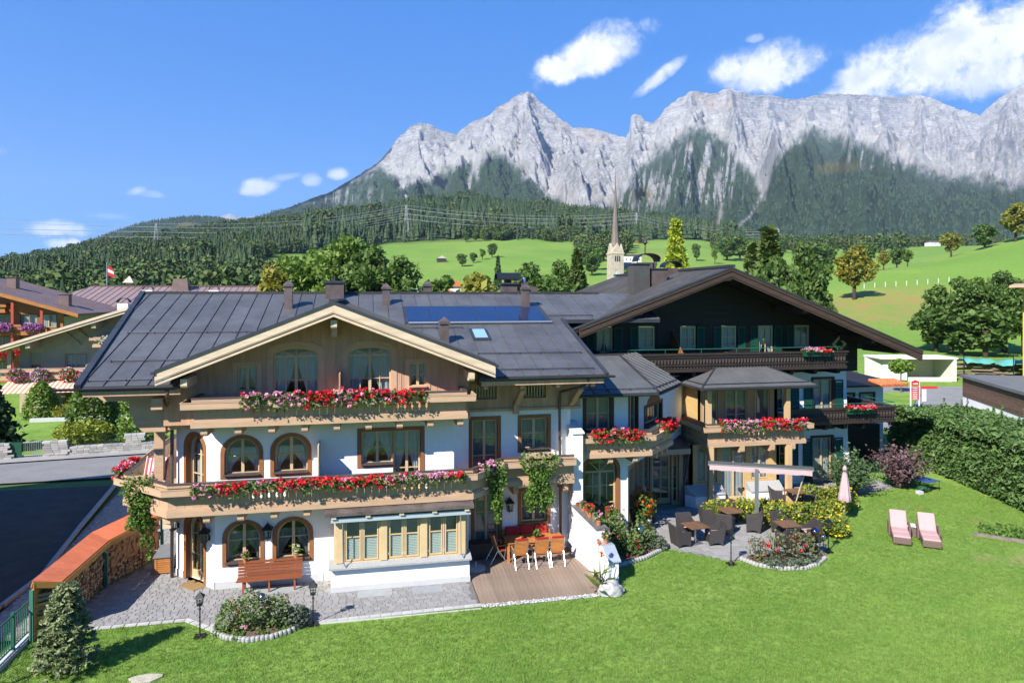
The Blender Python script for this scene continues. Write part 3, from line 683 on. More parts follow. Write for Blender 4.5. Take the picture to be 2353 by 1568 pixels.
# ----- white fin wall beside the terrace
FW = thing('terrace_wall', 'white rendered wall with slate coping stepping down between deck and rose bed', 'wall', (8.2, 24.5, 0))
def plan(y, o): # left or right face of the wall
    t = (25.8-y)/3.0; return (7.9+.38*t if o == 0 else 8.28+.34*t)
w = MB()
def wseg(mb, ya, za, yb, zb, z0=0.0, ov=0.0, b=.0):
    lo = [(plan(ya, 0)-ov-b, ya, z0), (plan(yb, 0)-ov-b, yb, z0), (plan(yb, 1)+ov, yb, z0), (plan(ya, 1)+ov, ya, z0)]
    return lo
def wslab(mb, ya, za0, za1, yb, zb0, zb1, ov=0.0, b=0.0):
    lo = [(plan(ya, 0)-ov-b, ya, za0), (plan(yb, 0)-ov-b, yb, zb0), (plan(yb, 1)+ov, yb, zb0), (plan(ya, 1)+ov, ya, za0)]
    hi = [(plan(ya, 0)-ov, ya, za1), (plan(yb, 0)-ov, yb, zb1), (plan(yb, 1)+ov, yb, zb1), (plan(ya, 1)+ov, ya, za1)]
    mb.hexa(hi[::-1], lo[::-1])
wslab(w, 25.8, 0, 1.88, 23.75, 0, 1.62, b=.1); wslab(w, 23.75, 0, 1.22, 23.2, 0, 1.2, b=.08); wslab(w, 23.2, 0, 1.2, 22.78, 0, .84, b=.06)
w.build('wall', WHITE, FW, normals=True)
w = MB(); w.box(7.9, 8.3, 25.805, 27.3, 0, 4.6); w.prism([(7.9, 25.805, 4.6), (7.9, 25.805, 4.66), (7.9, 27.4, 5.05), (7.9, 27.4, 4.6)], (.4, 0, 0)); w.build('buttress', WHITE, FW, normals=True)
capm = mat('slate_coping', (.16, .15, .15), .45, .2, 4)
w = MB(); wslab(w, 25.79, 1.885, 1.94, 23.7, 1.625, 1.68, ov=.07); w.build('coping', capm, FW)
w = MB(); wslab(w, 23.69, 1.225, 1.27, 23.2, 1.205, 1.25, ov=.05); wslab(w, 23.2, 1.205, 1.25, 22.7, .81, .855, ov=.05); w.build('coping', mat('zinc_cap', (.40, .44, .48), .5, .1, 3, metal=.3), FW)
MB().prism([(7.85, 25.74, 4.67), (7.85, 25.74, 4.72), (7.85, 27.4, 5.11), (7.85, 27.4, 5.06)], (.5, 0, 0)).build('coping', mat('white_cap', (.72, .74, .75), .5, .05), FW)
# ================================================================== white link wing with its own flowered balcony
LW = thing('link_wing', 'white link wing with hipped dark roof, arched window and short flowered balcony', 'house', (11.0, 29, 0))
LY = 27.05; zk = lambda z: 10-(10-z)*.905
lw = [window(LW, (0, LY, 0), 0, 8.80, 10.15, .9, zk(2.72), .56, cols=4, rows=(.3, .68), fan=True, sur=.15, recess=.2, curtain=None),
      window(LW, (0, LY, 0), 0, 8.85, 9.87, zk(3.95), zk(5.45), 0, cols=2, rows=(.5,), sur=.16, surm=DARKB, recess=.14, curtain='straight', curtm=MATS['grey_curtain'])]
wall(LW, (0, LY, 0), 0, [(8.31, 0), (10.64, 0), (10.64, zk(5.72)), (8.31, zk(5.72))], lw, WHITE)
azc = math.atan2(30.95-LY, 12.9-10.65); lc = math.hypot(30.95-LY, 12.9-10.65)
cg = [window(LW, (10.65, LY, 0), azc, .2+k*1.45, 1.5+k*1.45, .1, 2.7, 0, cols=2, rows=(.25, .5, .75), sur=.05, surm=TAN, curtain=None, fm=TAN, name='corner_glazing') for k in range(3)]
wall(LW, (10.65, LY, 0), azc, [(0, 0), (lc, 0), (lc, 3.0), (0, 3.0)], cg, TAN, .15)
DY = 30.98
dd = [window(LW, (0, DY, 0), 0, 13.42, 14.4, .05, 2.42, 0, cols=2, rows=(.25, .5, .75), kick=.16, sur=.05, surm=TAN, fm=mat('oak_door', (.60, .40, .19), .5, .1, 2, (1, 1, .3)), curtain=None, fw=.11, name='terrace_door', casement=False),
      window(LW, (0, DY, 0), 0, 13.0, 13.3, .1, 2.42, 0, cols=1, rows=(.25, .5, .75), sur=0, fm=MATS['oak_door'], curtain=None, name='side_light'),
      window(LW, (0, DY, 0), 0, 14.5, 14.78, .1, 2.5, 0, cols=1, rows=(.25, .5, .75), sur=0, fm=MATS['oak_door'], curtain=None, name='side_light')]
wall(LW, (0, DY, 0), 0, [(12.86, 0), (15.0, 0), (15.0, 2.78), (12.86, 2.78)], dd, TAN, .15)
MB().prism([(11.9, 29.4, 2.80), (12.9, 30.35, 2.80), (15.05, 30.35, 2.80), (15.7, 33, 3.0), (12.2, 33, 3.0), (11.5, 29.4, 2.9)], (0, 0, .1)).build('canopy_roof', ZINCD, LW, normals=True)
MB().box(12.7, 15.1, 30.37, 30.55, 2.55, 2.795).build('canopy_beam', TAN, LW)
az3 = math.atan2(.85, .9); u3 = window(LW, (10.65, LY, 0), az3, .12, .9, zk(3.2), zk(5.55), 0, cols=2, rows=(.5,), sur=.1, surm=DARKB, curtain=None, name='balcony_door')
wall(LW, (10.65, LY, 0), az3, [(0, 3.0), (1.1, 3.0), (1.1, zk(5.7)), (0, zk(5.7))], [u3], WHITE, .2)
p3 = Vector((10.65+1.1*math.cos(az3), LY+1.1*math.sin(az3), 0)); az4 = math.atan2(32.6-p3.y, 15.7-p3.x); l4 = math.hypot(32.6-p3.y, 15.7-p3.x)
u4 = window(LW, p3, az4, .75, 3.1, 4.35, 5.1, 0, cols=3, rows=(), sur=.14, surm=DARKB, curtain='tied', recess=.18, name='niche_window')
wall(LW, p3, az4, [(0, 3.0), (l4, 3.0), (l4, 5.5), (0, 6.0)], [u4], WHITE, .2)
n4, x4 = fr(az4); MB().cdt([(1.92+.9*math.cos(math.pi*k/10), 5.24+.34*math.sin(math.pi*k/10)) for k in range(11)], [], p3+n4*.025, x4, n4, .04).build('painted_arch', SURR, LW)
MB().bar(p3+n4*.1+x4*.6+Vector((0, 0, 4.3)), p3+n4*.1+x4*3.3+Vector((0, 0, 4.3)), .25, .07).build('sill', SLATE, LW)
balcony(LW, [(8.32, 26.22), (11.3, 26.22), (13.0, 27.95)], zk(2.92), zk(3.96), cuts=(4, 5, 6, 15, 16, 17), shelf=.22, depth=.8)
for x in (9.6, 10.65): beam_end(LW, x, 26.25, LY-.01, zk(2.6), zk(2.92)-.005, .2, TAN)
for k in range(3): MB().bar((11.8+k*.42, 26.75+k*.43, 3.45), (11.5+k*.42, 27.1+k*.43, 3.45), .13, .24).build('beam', TAN, LW)
MB().prism([(8.35, 26.4, 3.62), (11.25, 26.4, 3.62), (12.9, 28.0, 3.62), (11.6, 29.3, 3.62), (8.35, 29.3, 3.62)], (0, 0, .08)).build('balcony_floor', TAND, LW, normals=True)
rf = MB(); za, zb = zk(5.74), zk(7.0)
FA = [(8.2, 26.02, za), (11.54, 26.02, za), (11.36, 29.9, zb), (8.2, 29.9, zb)]; FB = [(11.54, 26.02, za), (13.85, 28.8, za), (12.86, 31.7, zb), (11.36, 29.9, zb)]
rf.prism([(x, y, z-.14) for x, y, z in FA], (0, 0, .135)); rf.prism([(x, y, z-.14) for x, y, z in FB], (0, 0, .135)); rf.prism([(8.2, 29.9, zb-.14), (11.36, 29.9, zb-.14), (12.86, 31.7, zb-.14), (14.0, 33, zb-.14), (8.2, 33, zb-.14)], (0, 0, .13))
LR = rf.build('roof', ZINCD, LW, normals=True)
ZG = mat('roof_metal_grey', (.125, .128, .13), .5, .15, .8, metal=.15, rnd=.05)
roof_facet(LR, FA, .65, ZG); roof_facet(LR, FB, .5, ZG)
MB().bar((11.54, 26.02, za+.05), (11.36, 29.9, zb+.05), .08, .06).build('hip_cap', ZINCD, LR)
guard(LR, [(8.4, 26.25, za+.08), (11.45, 26.25, za+.08)]); guard(LR, [(11.5, 26.3, za+.08), (13.65, 28.85, za+.08)])
gutter(LW, (8.2, 25.95, za-.06), (11.54, 25.95, za-.06), .055); gutter(LW, (11.59, 25.99, za-.06), (13.9, 28.75, za-.06), .055)
# table lamp seen through the arched window
tl = thing('table_lamp', 'table lamp with pale shade behind the arched wing window', 'lamp', (9.5, 27.9, .75))
MB().lathe([(.001, .0), (.28, .02), (.05, .1), (.03, .95), (.03, 1.0)], (9.5, 27.9, .75)).build('base', PALE, tl); MB().lathe([(.36, 1.0), (.30, 1.75)], (9.5, 27.9, .75), 16).build('lamp_shade', mat('lamp_shade', (.75, .75, .7), .8, .03, transl=.4), tl, smooth=True)

# ================================================================== garden pavilion
PV = thing('garden_pavilion', 'tan timber garden pavilion with pyramid roof and geranium balcony', 'pavilion', (18, 31.5, 0))
YEL = mat('yellow_tan_wood', (.56, .375, .155), .6, .08, 1.2, (1, 1, 5))
PY_ = 30.75
ph = [window(PV, (0, PY_, 0), 0, a, b, 1.08, 2.74, 0, cols=c, rows=(.68,), recess=.08, sur=0, fm=FRAME, curtain='straight', curtm=CURTW) for a, b, c in ((15.62, 16.62, 2), (18.5, 19.4, 2))]
ph.append(window(PV, (0, PY_, 0), 0, 16.92, 18.16, .04, 2.74, 0, cols=2, rows=(.82,), recess=.08, sur=0, kick=.18, curtain='straight', curtm=CURTW, name='french_door'))
wall(PV, (0, PY_, 0), 0, [(15.25, 0), (20.0, 0), (20.0, 2.85), (15.25, 2.85)], ph, YEL, .15)
sw = [window(PV, (20.0, PY_, 0), R(90), .3, 1.3, 1.1, 2.7, 0, cols=1, rows=(.68,), recess=.08, sur=0, curtain=None), window(PV, (15.25, 33, 0), R(-90), 1.25, 2.05, 1.08, 2.74, 0, cols=1, rows=(.68,), recess=.08, sur=0, curtain='straight', curtm=CURTW)]
wall(PV, (20.0, PY_, 0), R(90), [(0, 0), (2.2, 0), (2.2, 2.85), (0, 2.85)], sw[:1], YEL, .15)
wall(PV, (15.25, 33, 0), R(-90), [(0, 0), (2.25, 0), (2.25, 2.85), (0, 2.85)], sw[1:], YEL, .15)
for pts in ([(14.9, 30.68), (15.25, 30.14), (16.86, 30.3), (16.86, PY_-.01), (14.95, PY_-.01)], [(18.2, 30.3), (19.98, 30.3), (19.98, PY_-.01), (18.2, PY_-.01)]):
    q = MB().prism([(x, y, 0) for x, y in pts], (0, 0, .56)).build('planter_wall', WHITE, PV, normals=True)
    c = sum(x for x, y in pts)/len(pts); top = [(x, PY_-.012 if y > 30.7 else y, 1.0 if y > 30.6 and x > 15 else .60) for x, y in pts]
    m = MB(); lo = [(x, y-.04 if y < 30.6 else y, .562) for x, y in pts]; hi = [(x, y-.04 if y < 30.6 else y, (.96 if y > 30.7 else .60)) for x, y in pts]; k = len(pts)
    m.add(lo+hi, [tuple(range(k))[::-1], tuple(range(k, 2*k))]+[(i, (i+1) % k, k+(i+1) % k, k+i) for i in range(k)]); m.build('sill', GRANITE, q, normals=True)
for x in (15.98, 20.1): MB().box(x-.12, x+.12, 30.0, 30.24, 0, 2.84).build('post', mat('post_wood', (.55, .37, .19), .6, .08, 1.2, (1, 1, .4)), PV)
balcony(PV, [(15.85, 32.9), (15.85, 30.14), (20.95, 30.14), (20.95, 32.9)], 2.86, 3.92, cuts=(19, 20, 21, 22), depth=1.0)
for x in (16.0, 17.6, 19.2, 20.3): beam_end(PV, x, 30.02, PY_-.01, 2.55, 2.855, .22, TAN)
MB().box(15.87, 16.09, 30.26, 33, 2.5, 2.852).build('beam', YEL, PV)
PU = 31.4
pu = [window(PV, (0, PU, 0), 0, a, b, 3.1, 5.38, 0, cols=c, rows=(.45,) if c == 2 else (), recess=.08, sur=.05, surm=TAN, curtain='straight', curtm=MATS['grey_curtain']) for a, b, c in ((16.3, 17.05, 1), (17.5, 18.66, 2), (19.1, 19.9, 1))]
wall(PV, (0, PU, 0), 0, [(15.98, 2.86), (20.3, 2.86), (20.3, 5.75), (15.98, 5.75)], pu, mat('pavilion_panel', (.40, .25, .12), .6, .08, 1.5), .15)
wall(PV, (15.97, 33, 0), R(-90), [(0, 2.86), (1.6, 2.86), (1.6, 5.75), (0, 5.75)], [], YEL, .15)
wall(PV, (20.3, PU, 0), R(90), [(0, 2.86), (1.6, 2.86), (1.6, 5.75), (0, 5.75)], [], YEL, .15)
for x in (15.98, 20.15): MB().box(x-.11, x+.11, 30.2, 30.42, 3.96, 5.7).build('post', MATS['post_wood'], PV)
PA = (18.35, 33.0, 7.08); e = 5.72
fc = [[(15.35, 29.72, e), (21.35, 29.72, e), PA], [(15.35, 33.4, e), (15.35, 29.72, e), PA], [(21.35, 29.72, e), (21.35, 33.4, e), PA]]
m = MB()
for f in fc: m.prism([(x, y, z-.1) for x, y, z in f], (0, 0, .095))
PR = m.build('roof', ZINCD, PV, normals=True)
for f in fc: roof_facet(PR, f, .78, ZG, rib=.012)
for c in ((15.35, 29.72), (21.35, 29.72)): MB().bar((*c, e+.03), (PA[0], PA[1], PA[2]+.03), .07, .05).build('hip_cap', ZINCD, PR)
guard(PR, [(15.5, 29.95, e+.08), (21.2, 29.95, e+.08)]); guard(PR, [(15.55, 29.95, e+.08), (15.55, 33.2, e+.08)])
gutter(PV, (15.3, 29.65, e-.05), (21.4, 29.65, e-.05), .06)
MB().prism([(15.45, 29.8, e-.15), (21.25, 29.8, e-.15), (21.25, 33, e-.15), (15.45, 33, e-.15)], (0, 0, .04)).build('soffit', TAN, PV)
MB().tube([(15.1, 30.5, 2.7), (15.1, 30.6, 2.3), (15.0, 30.62, 1.5), (14.86, 30.6, 1.0), (14.86, 30.58, .05)], .045, 8).build('downpipe', COPPER, PV, smooth=True)

# ================================================================== dark timber chalet
BH = thing('dark_chalet', 'large dark timber chalet with green shutters and carved black balconies', 'house', (17.5, 36, 0))
BY_ = 33.0; bz = lambda x, o=0.0: (11.36-.367*(17.2-x) if x < 17.2 else 11.36-.39*(x-17.2))+o
bw_ = []
GC = MATS['grey_curtain']
for a, b, z0 in ((11.34, 12.17, 6.4), (13.57, 14.43, 7.3), (15.84, 16.69, 7.3), (18.14, 18.98, 7.3), (20.25, 21.1, 6.4), (22.37, 23.25, 7.3)):
    bw_.append(window(BH, (0, BY_, 0), 0, a, b, z0, 8.45, 0, cols=2, rows=(.5,) if z0 > 7 else (.62,), recess=.06, sur=.0, fm=FRAME, fw=.09, curtain='tied' if z0 < 7 else 'straight', curtm=mat('blue_curtain', (.35, .52, .62), .9, .1, transl=.3) if z0 > 7 else CURTW, casement=False))
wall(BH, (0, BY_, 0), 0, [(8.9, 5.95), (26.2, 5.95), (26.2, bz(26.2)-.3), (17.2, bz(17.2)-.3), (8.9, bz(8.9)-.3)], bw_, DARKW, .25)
for k in range(24):   # log courses stand slightly proud
    z = 6.0+k*.205
    xl = max(8.95, 17.2-(11.36-.32-z-.2)/.367); xr = min(26.15, 17.2+(11.36-.32-z-.2)/.39)
    spans = [(xl, xr)]
    if z < 8.55:
        spans = []; x = xl
        for a, b, z0 in ((11.2, 12.3, 6.2), (13.45, 14.55, 7.2), (15.72, 16.8, 7.2), (18.02, 19.1, 7.2), (20.15, 21.2, 6.2), (22.25, 23.35, 7.2)):
            if z > z0-.2: spans.append((x, a)); x = b
        spans.append((x, xr))
    for a, b in spans:
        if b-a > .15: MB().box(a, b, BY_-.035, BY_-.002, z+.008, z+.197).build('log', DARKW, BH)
def shutter(x, z0, z1, w=.42):
    m = MB(); m.box(x-w/2, x-w/2+.05, BY_-.085, BY_-.045, z0, z1).box(x+w/2-.05, x+w/2, BY_-.085, BY_-.045, z0, z1).box(x-w/2+.05, x+w/2-.05, BY_-.085, BY_-.045, z0, z0+.07).box(x-w/2+.05, x+w/2-.05, BY_-.085, BY_-.045, z1-.07, z1)
    o = m.build('shutter', GREENS, BH)
    k = int((z1-z0-.16)/.075)
    if 'slatm' not in globals():
        globals()['slatm'] = MB().hexa([(-.15, -.02, -.03), (.15, -.02, -.03), (.15, -.008, -.03), (-.15, -.008, -.03)], [(-.15, .008, .03), (.15, .008, .03), (.15, .02, .03), (-.15, .02, .03)]).mesh('slat', GREENS)
    for i in range(k):
        q = link('slat', slatm, o); q.location = (x, BY_-.06, z0+.115+i*.075); q.scale = ((w-.1)/.3, 1, 1)
for x, z0 in ((12.45, 6.45), (13.3, 7.3), (16.95, 7.3), (17.88, 7.3), (19.25, 7.3), (19.98, 6.5), (21.36, 6.5), (22.1, 7.3), (11.0, 6.5)): shutter(x, z0, 8.42)
# white storeys
lo = [window(BH, (0, BY_, 0), 0, 23.5, 24.66, 2.98, 5.55, 0, cols=2, rows=(), recess=.12, sur=.13, surm=DARKB, curtain='straight', curtm=CURTW, name='balcony_door'),
      window(BH, (0, BY_, 0), 0, 23.45, 24.62, .04, 2.42, 0, cols=2, rows=(), recess=.12, sur=.13, surm=DARKB, curtain='straight', curtm=CURTW, name='terrace_door'),
      window(BH, (0, BY_, 0), 0, 21.35, 22.1, 4.0, 5.4, 0, cols=2, rows=(.5,), recess=.1, sur=.1, surm=DARKB, curtain='straight', curtm=GC),
      window(BH, (0, BY_, 0), 0, 21.0, 22.0, .9, 2.4, 0, cols=2, rows=(.5,), recess=.1, sur=.1, surm=DARKB, curtain=None)]
wall(BH, (0, BY_, 0), 0, [(11.5, 0), (25.95, 0), (25.62, 2.0), (25.5, 5.95), (11.5, 5.95)], lo, WHITE, .25)
for x, z0, z1 in ((23.15, 3.4, 5.5), (25.02, 3.4, 5.5), (22.35, 3.9, 5.4), (23.1, .1, 2.4), (25.0, .1, 2.4), (22.3, .8, 2.4)): shutter(x, z0, z1, .5)
wall(BH, (25.6, BY_+.25, 0), R(90), [(0, 0), (12.5, 0), (12.5, 6.9), (0, 6.9)], [], WHITE, .25)
MB().box(9.0, 9.25, 33.3, 45.7, 6, 8.0).box(9.0, 25.8, 45.5, 45.8, 0, 7.8).box(9.3, 25.5, 33.3, 45.4, 5.75, 5.94).box(11.7, 25.3, 33.3, 45.4, 2.7, 2.9).build('inner_structure', DARKW, BH, kind='stuff')
# carved balconies
def dark_balcony(path, z0, z1, nm='balcony'):
    m = MB(); band(m, path, -.05, .06, z0, z0+.16); band(m, path, -.045, .02, z0+.16, z0+.3); band(m, path, -.05, .10, z0+.3, z0+.36); band(m, path, -.045, .015, z0+.36, z1-.22); band(m, path, -.05, .07, z1-.22, z1-.16); band(m, path, -.07, .12, z1-.1, z1)
    band(m, path, -.04, .02, z1-.16, z1-.1)
    b = m.build(nm, mat('dark_carved_wood', (.040, .026, .020), .45, .2, 2, (1, 1, 4), spec=.5), BH)
    c = MB()
    for i in range(len(path)-1):
        a = Vector((*path[i], 0)); e_ = Vector((*path[i+1], 0)); L_ = (e_-a).length; t = (e_-a)/L_; n = Vector((t.y, -t.x, 0)); k = int(L_/.17)
        for q in range(k):
            p = a+t*((q+.5)*L_/k)
            for zz, hh, dd in (((z0+z1)/2+.04, .13, .09), (z0+.23, .05, .06)):
                f = p+n*dd+Vector((0, 0, zz)); s_ = t*.062; d_ = n*.05
                c.add([f-s_-Vector((0, 0, hh))-d_*.6, f+s_-Vector((0, 0, hh))-d_*.6, f+s_+Vector((0, 0, hh))-d_, f-s_+Vector((0, 0, hh))-d_, f+n*.015], [(0, 1, 4), (1, 2, 4), (2, 3, 4), (3, 0, 4)])
    c.build('carving', MATS['dark_carved_wood'], b, kind='stuff'); band(MB(), path, -1.3, -.055, z0+.03, z0+.12).build('floor', DARKW, b); return b
dark_balcony([(12.7, 32.96), (12.7, 31.5), (24.3, 31.5), (24.3, 32.96)], 6.28, 7.2)
dark_balcony([(21.1, 31.5), (27.2, 31.5), (27.2, 36.5)], 3.42, 4.26)
for k in range(9): beam_end(BH, 13.2+k*1.35, 31.62, BY_-.04, 6.0, 6.275, .2, DARKW)
for k in range(4): beam_end(BH, 22.2+k*1.1, 31.62, BY_-.04, 3.1, 3.415, .2, DARKW)
GR_ = mat('green_rail', (.02, .12, .075), .45, .1, 3)
for pts, z in (([(10.8, 31.45), (12.2, 31.45), (24.35, 31.45)], 7.4), ([(21.2, 31.45), (27.2, 31.45), (27.2, 36)], 4.45)):
    m = MB(); m.tube([(x, y, z) for x, y in pts], .022, 6)
    for i in range(int(pts[-1][0]-pts[0][0])//2+1): m.tube([(pts[0][0]+1.6+i*1.9, 31.45, z-.3), (pts[0][0]+1.6+i*1.9, 31.45, z)], .014, 5)
    m.build('rail', GR_, BH)
MB().prism([(15.35, 33, 6.45), (15.35, 33, 8.3), (15.35, 31.7, 7.15), (15.35, 31.7, 6.45)], (.04, 0, 0)).build('privacy_screen', SURR, BH)
dm = MB(); c0 = (25.05, 7.42)
dm.cdt([(c0[0], c0[1]-.45), (c0[0]+.45, c0[1]), (c0[0], c0[1]+.45), (c0[0]-.45, c0[1])], [[(c0[0], c0[1]-.26), (c0[0]+.26, c0[1]), (c0[0], c0[1]+.26), (c0[0]-.26, c0[1])]], (0, BY_-.05, 0), (1, 0, 0), (0, -1, 0), .06); dm.build('diamond_window', FRAME, BH)
# roof
BYF, BYB = 30.4, 46.0
m = MB()
for xe in (8.9, 27.9): m.prism([(xe, BYF+.03, bz(xe)-.22), (17.2, BYF+.03, bz(17.2)-.22), (17.2, BYB, bz(17.2)-.22), (xe, BYB, bz(xe)-.22)], (0, 0, .215))
BR = m.build('roof', DARKW, BH, normals=True)
for xe in (8.9, 27.9): roof_facet(BR, [(xe, BYF, bz(xe)), (17.2, BYF, bz(17.2)), (17.2, BYB, bz(17.2)), (xe, BYB, bz(xe))], .40, ZINC, eave_dir=(0, 1, 0), rib=.045)
for xe in (9.6, 27.9):
    f = MB()
    for z0, z1, y0, y1 in ((-.42, -.03, -.06, .0), (-.50, -.43, -.03, .05), (-.16, -.03, -.1, -.061)):
        a, b = xe, 17.2
        f.hexa([(a, BYF+y0, bz(a)+z0), (b, BYF+y0, bz(b)+z0), (b, BYF+y1, bz(b)+z0), (a, BYF+y1, bz(a)+z0)], [(a, BYF+y0, bz(a)+z1), (b, BYF+y0, bz(b)+z1), (b, BYF+y1, bz(b)+z1), (a, BYF+y1, bz(a)+z1)])
    f.build('barge_board', DARKB, BR)
    f = MB(); f.hexa([(a, BYF-.12, bz(a)-.03), (b, BYF-.12, bz(b)-.03), (b, BYF+.1, bz(b)), (a, BYF+.1, bz(a))], [(a, BYF-.12, bz(a)+.05), (b, BYF-.12, bz(b)+.05), (b, BYF+.1, bz(b)+.06), (a, BYF+.1, bz(a)+.06)]); f.build('verge_trim', ZINCD, BR)
MB().bar((17.2, BYF-.12, 11.45), (17.2, BYB, 11.45), .34, .12).build('ridge_cap', ZINCD, BR)
for x in (17.2, 12.6, 21.3, 25.2, 26.6): beam_end(BR, x, BYF+.12, BY_-.04, bz(x)-.62, bz(x)-.26-(.0 if x == 17.2 else .05), .26, DARKB if x != 17.2 else mat('grey_wood', (.25, .22, .19), .7, .1), 'purlin')
guard(BR, [(10.4, 30.9, bz(10.4)), (10.4, 34, bz(10.4))])
COPG = mat('green_copper', (.085, .10, .085), .5, .3, 2, metal=.3, col2=(.10, .075, .065))
for a, b, c_, z1 in ((13.7, 14.6, COPG, 11.65), (14.75, 15.55, COPPER, 11.4)):
    o = MB().box(a, b, 34.0, 34.8, 9.6, z1).build('chimney', c_, BH); MB().box(a-.06, b+.06, 33.94, 34.86, z1, z1+.06).build('crown', ZINCD, o)
hood_arc(BH, 14.0, 15.3, 34.2, 34.9, 11.95, .28, 'x').build('chimney_hood', BLACKM, BH); hood_arc(BH, 14.6, 15.9, 35.6, 36.5, 11.9, .42, 'x').build('chimney_hood', BLACKM, BH)
for x in (14.1, 15.2): MB().tube([(x, 34.5, 11.6), (x, 34.5, 12.0)], .02, 6).build('hood_leg', BLACKM, BH)
MB().box(14.8, 15.7, 35.7, 36.4, 9.8, 11.85).build('chimney', COPPER, BH)
hood_arc(BH, 16.2, 17.2, 35.6, 36.4, 11.6, .32, 'x').build('chimney_hood', BLACKM, BH); MB().box(16.4, 17.0, 35.7, 36.3, 10.5, 11.55).build('chimney', COPPER, BH)
MB().lathe([(.001, 0), (.03, .0), (.03, .5), (.13, .6), (.001, 1.0)], (14.75, 35.0, 12.25), 8).build('finial', BLACKM, BH)
# annex beyond the right corner
AX = thing('annex', 'low white annex with dark base and orange tiled edge behind the dark chalet', 'house', (30, 40, 0))
ah = [window(AX, (0, 38.2, 0), 0, a, a+.95, 2.75, 3.85, 0, cols=1, rows=(), recess=.1, sur=.12, surm=DARKB, curtain=None) for a in (29.1, 30.55)]
wall(AX, (0, 38.2, 0), 0, [(25.8, 0), (32.2, 0), (32.2, 4.4), (25.8, 4.4)], ah, WHITE, .25)
MB().box(25.8, 31.2, 37.3, 38.19, 0, 2.1).build('timber_front', DARKW, AX); MB().box(25.8, 32.2, 38.46, 46, 0, 4.3).build('body', WHITE, AX)
t = MB(); t.prism([(25.7, 37.2, 4.42), (33.0, 37.2, 4.42), (33.0, 46, 4.9), (25.7, 46, 4.9)], (0, 0, .1)); ar = t.build('roof', DARKW, AX)
ORT = mat('orange_tile', (.55, .17, .06), .7, .15, 4, rnd=.12)
for k in range(9): MB().tube([(31.2+k*.21, 37.0, 4.5), (31.2+k*.21, 38.2, 4.7)], .11, 8).build('tile', ORT, ar)
MB().box(27.6, 29.3, 39.5, 40.3, 4.6, 5.6).build('chimney', COPPER, AX)
# ================================================================== terrain, mountains
_perm = np.random.default_rng(3).permutation(4096)
_val = np.random.default_rng(4).uniform(-1, 1, 4096)
def vnoise(x, y):
    xi = np.floor(x).astype(int); yi = np.floor(y).astype(int); fx = x-xi; fy = y-yi; fx = fx*fx*(3-2*fx); fy = fy*fy*(3-2*fy)
    h = lambda a, b: _val[(_perm[(a+_perm[b & 4095]) & 4095])]
    return (h(xi, yi)*(1-fx)+h(xi+1, yi)*fx)*(1-fy)+(h(xi, yi+1)*(1-fx)+h(xi+1, yi+1)*fx)*fy
def fbm(x, y, o=5, g=.5, ridged=False):
    s = 0; a = 1; t = 0
    for i in range(o):
        n = vnoise(x*2**i+i*17.3, y*2**i+i*9.1); s = s+a*((1-2*np.abs(n)) if ridged else n); t += a; a *= g
    return s/t
SH, CHh = math.sin(HEAD), math.cos(HEAD)
def uD_xy(u, D):
    lat = (u-1176)/1595.*D; return D*SH+lat*CHh, D*CHh-lat*SH
def xy_uD(x, y):
    D = x*SH+y*CHh; lat = x*CHh-y*SH; return 1176+1595*lat/np.maximum(D, 1), D
TU = np.array([-1500, -300, 0, 300, 600, 900, 1090, 1200, 1400, 1600, 1700, 1870, 2000, 2150, 2352, 2600, 3900.])
TD = np.array([55, 75, 130, 180, 240, 320, 450, 600, 900, 1200, 1700, 2400.])
TZ = np.array([[0, 0, 0, 0, 1, 3, 10, 20, 35, 50, 45, 40], [0, 0, 0, 0, 1, 3, 10, 20, 35, 50, 45, 40], [0, 0, 0, 0, 1, 3, 10, 20, 38, 58, 52, 40], [0, 0, 0, 1, 2, 5, 18, 35, 65, 98, 100, 90],
               [0, 0, 0, 1, 3, 6, 20, 45, 88, 132, 152, 150], [0, 0, 0, 1, 3, 6, 16, 36, 80, 135, 216, 210], [0, 0, 0, 1, 3, 6, 16, 37, 82, 142, 240, 230], [0, 0, 0, 1, 3, 6, 16, 37, 82, 136, 220, 215],
               [0, 0, 0, 1, 3, 6, 16, 37, 78, 122, 197, 190], [0, 0, 0, 1, 3, 6, 18, 40, 80, 115, 167, 165], [0, 0, 0, 1, 3, 7, 18, 38, 70, 96, 138, 140], [0, 0, .6, 7, 13, 13, 20, 36, 70, 90, 125, 130],
               [0, 0, .6, 8, 18.5, 19, 26, 40, 72, 92, 120, 130], [0, 0, .6, 8, 21, 27.5, 30, 42, 75, 95, 120, 130], [0, 0, .6, 8, 24, 39, 43, 50, 75, 95, 120, 130], [0, 0, 1, 10, 30, 56, 62, 62, 80, 95, 120, 130], [0, 0, 1, 10, 30, 56, 62, 62, 80, 95, 120, 130]])
def _smooth_table():
    us = np.linspace(-1500, 3900, 541); ds = np.concatenate([np.linspace(55, 330, 90), np.linspace(336, 2400, 200)])
    A = np.array([[np.interp(d, TD, row) for d in ds] for row in TZ]); B = np.array([np.interp(us, TU, A[:, j]) for j in range(len(ds))]).T
    k = np.exp(-np.linspace(-2, 2, 13)**2); k /= k.sum()
    Bp = np.pad(B, ((6, 6), (0, 0)), mode='edge'); B = sum(k[i]*Bp[i:i+len(us)] for i in range(13))
    k = np.exp(-np.linspace(-2, 2, 7)**2); k /= k.sum(); Bp = np.pad(B, ((0, 0), (3, 3)), mode='edge'); B = sum(k[i]*Bp[:, i:i+len(ds)] for i in range(7))
    return us, ds, B
_us, _ds, _tb = _smooth_table()
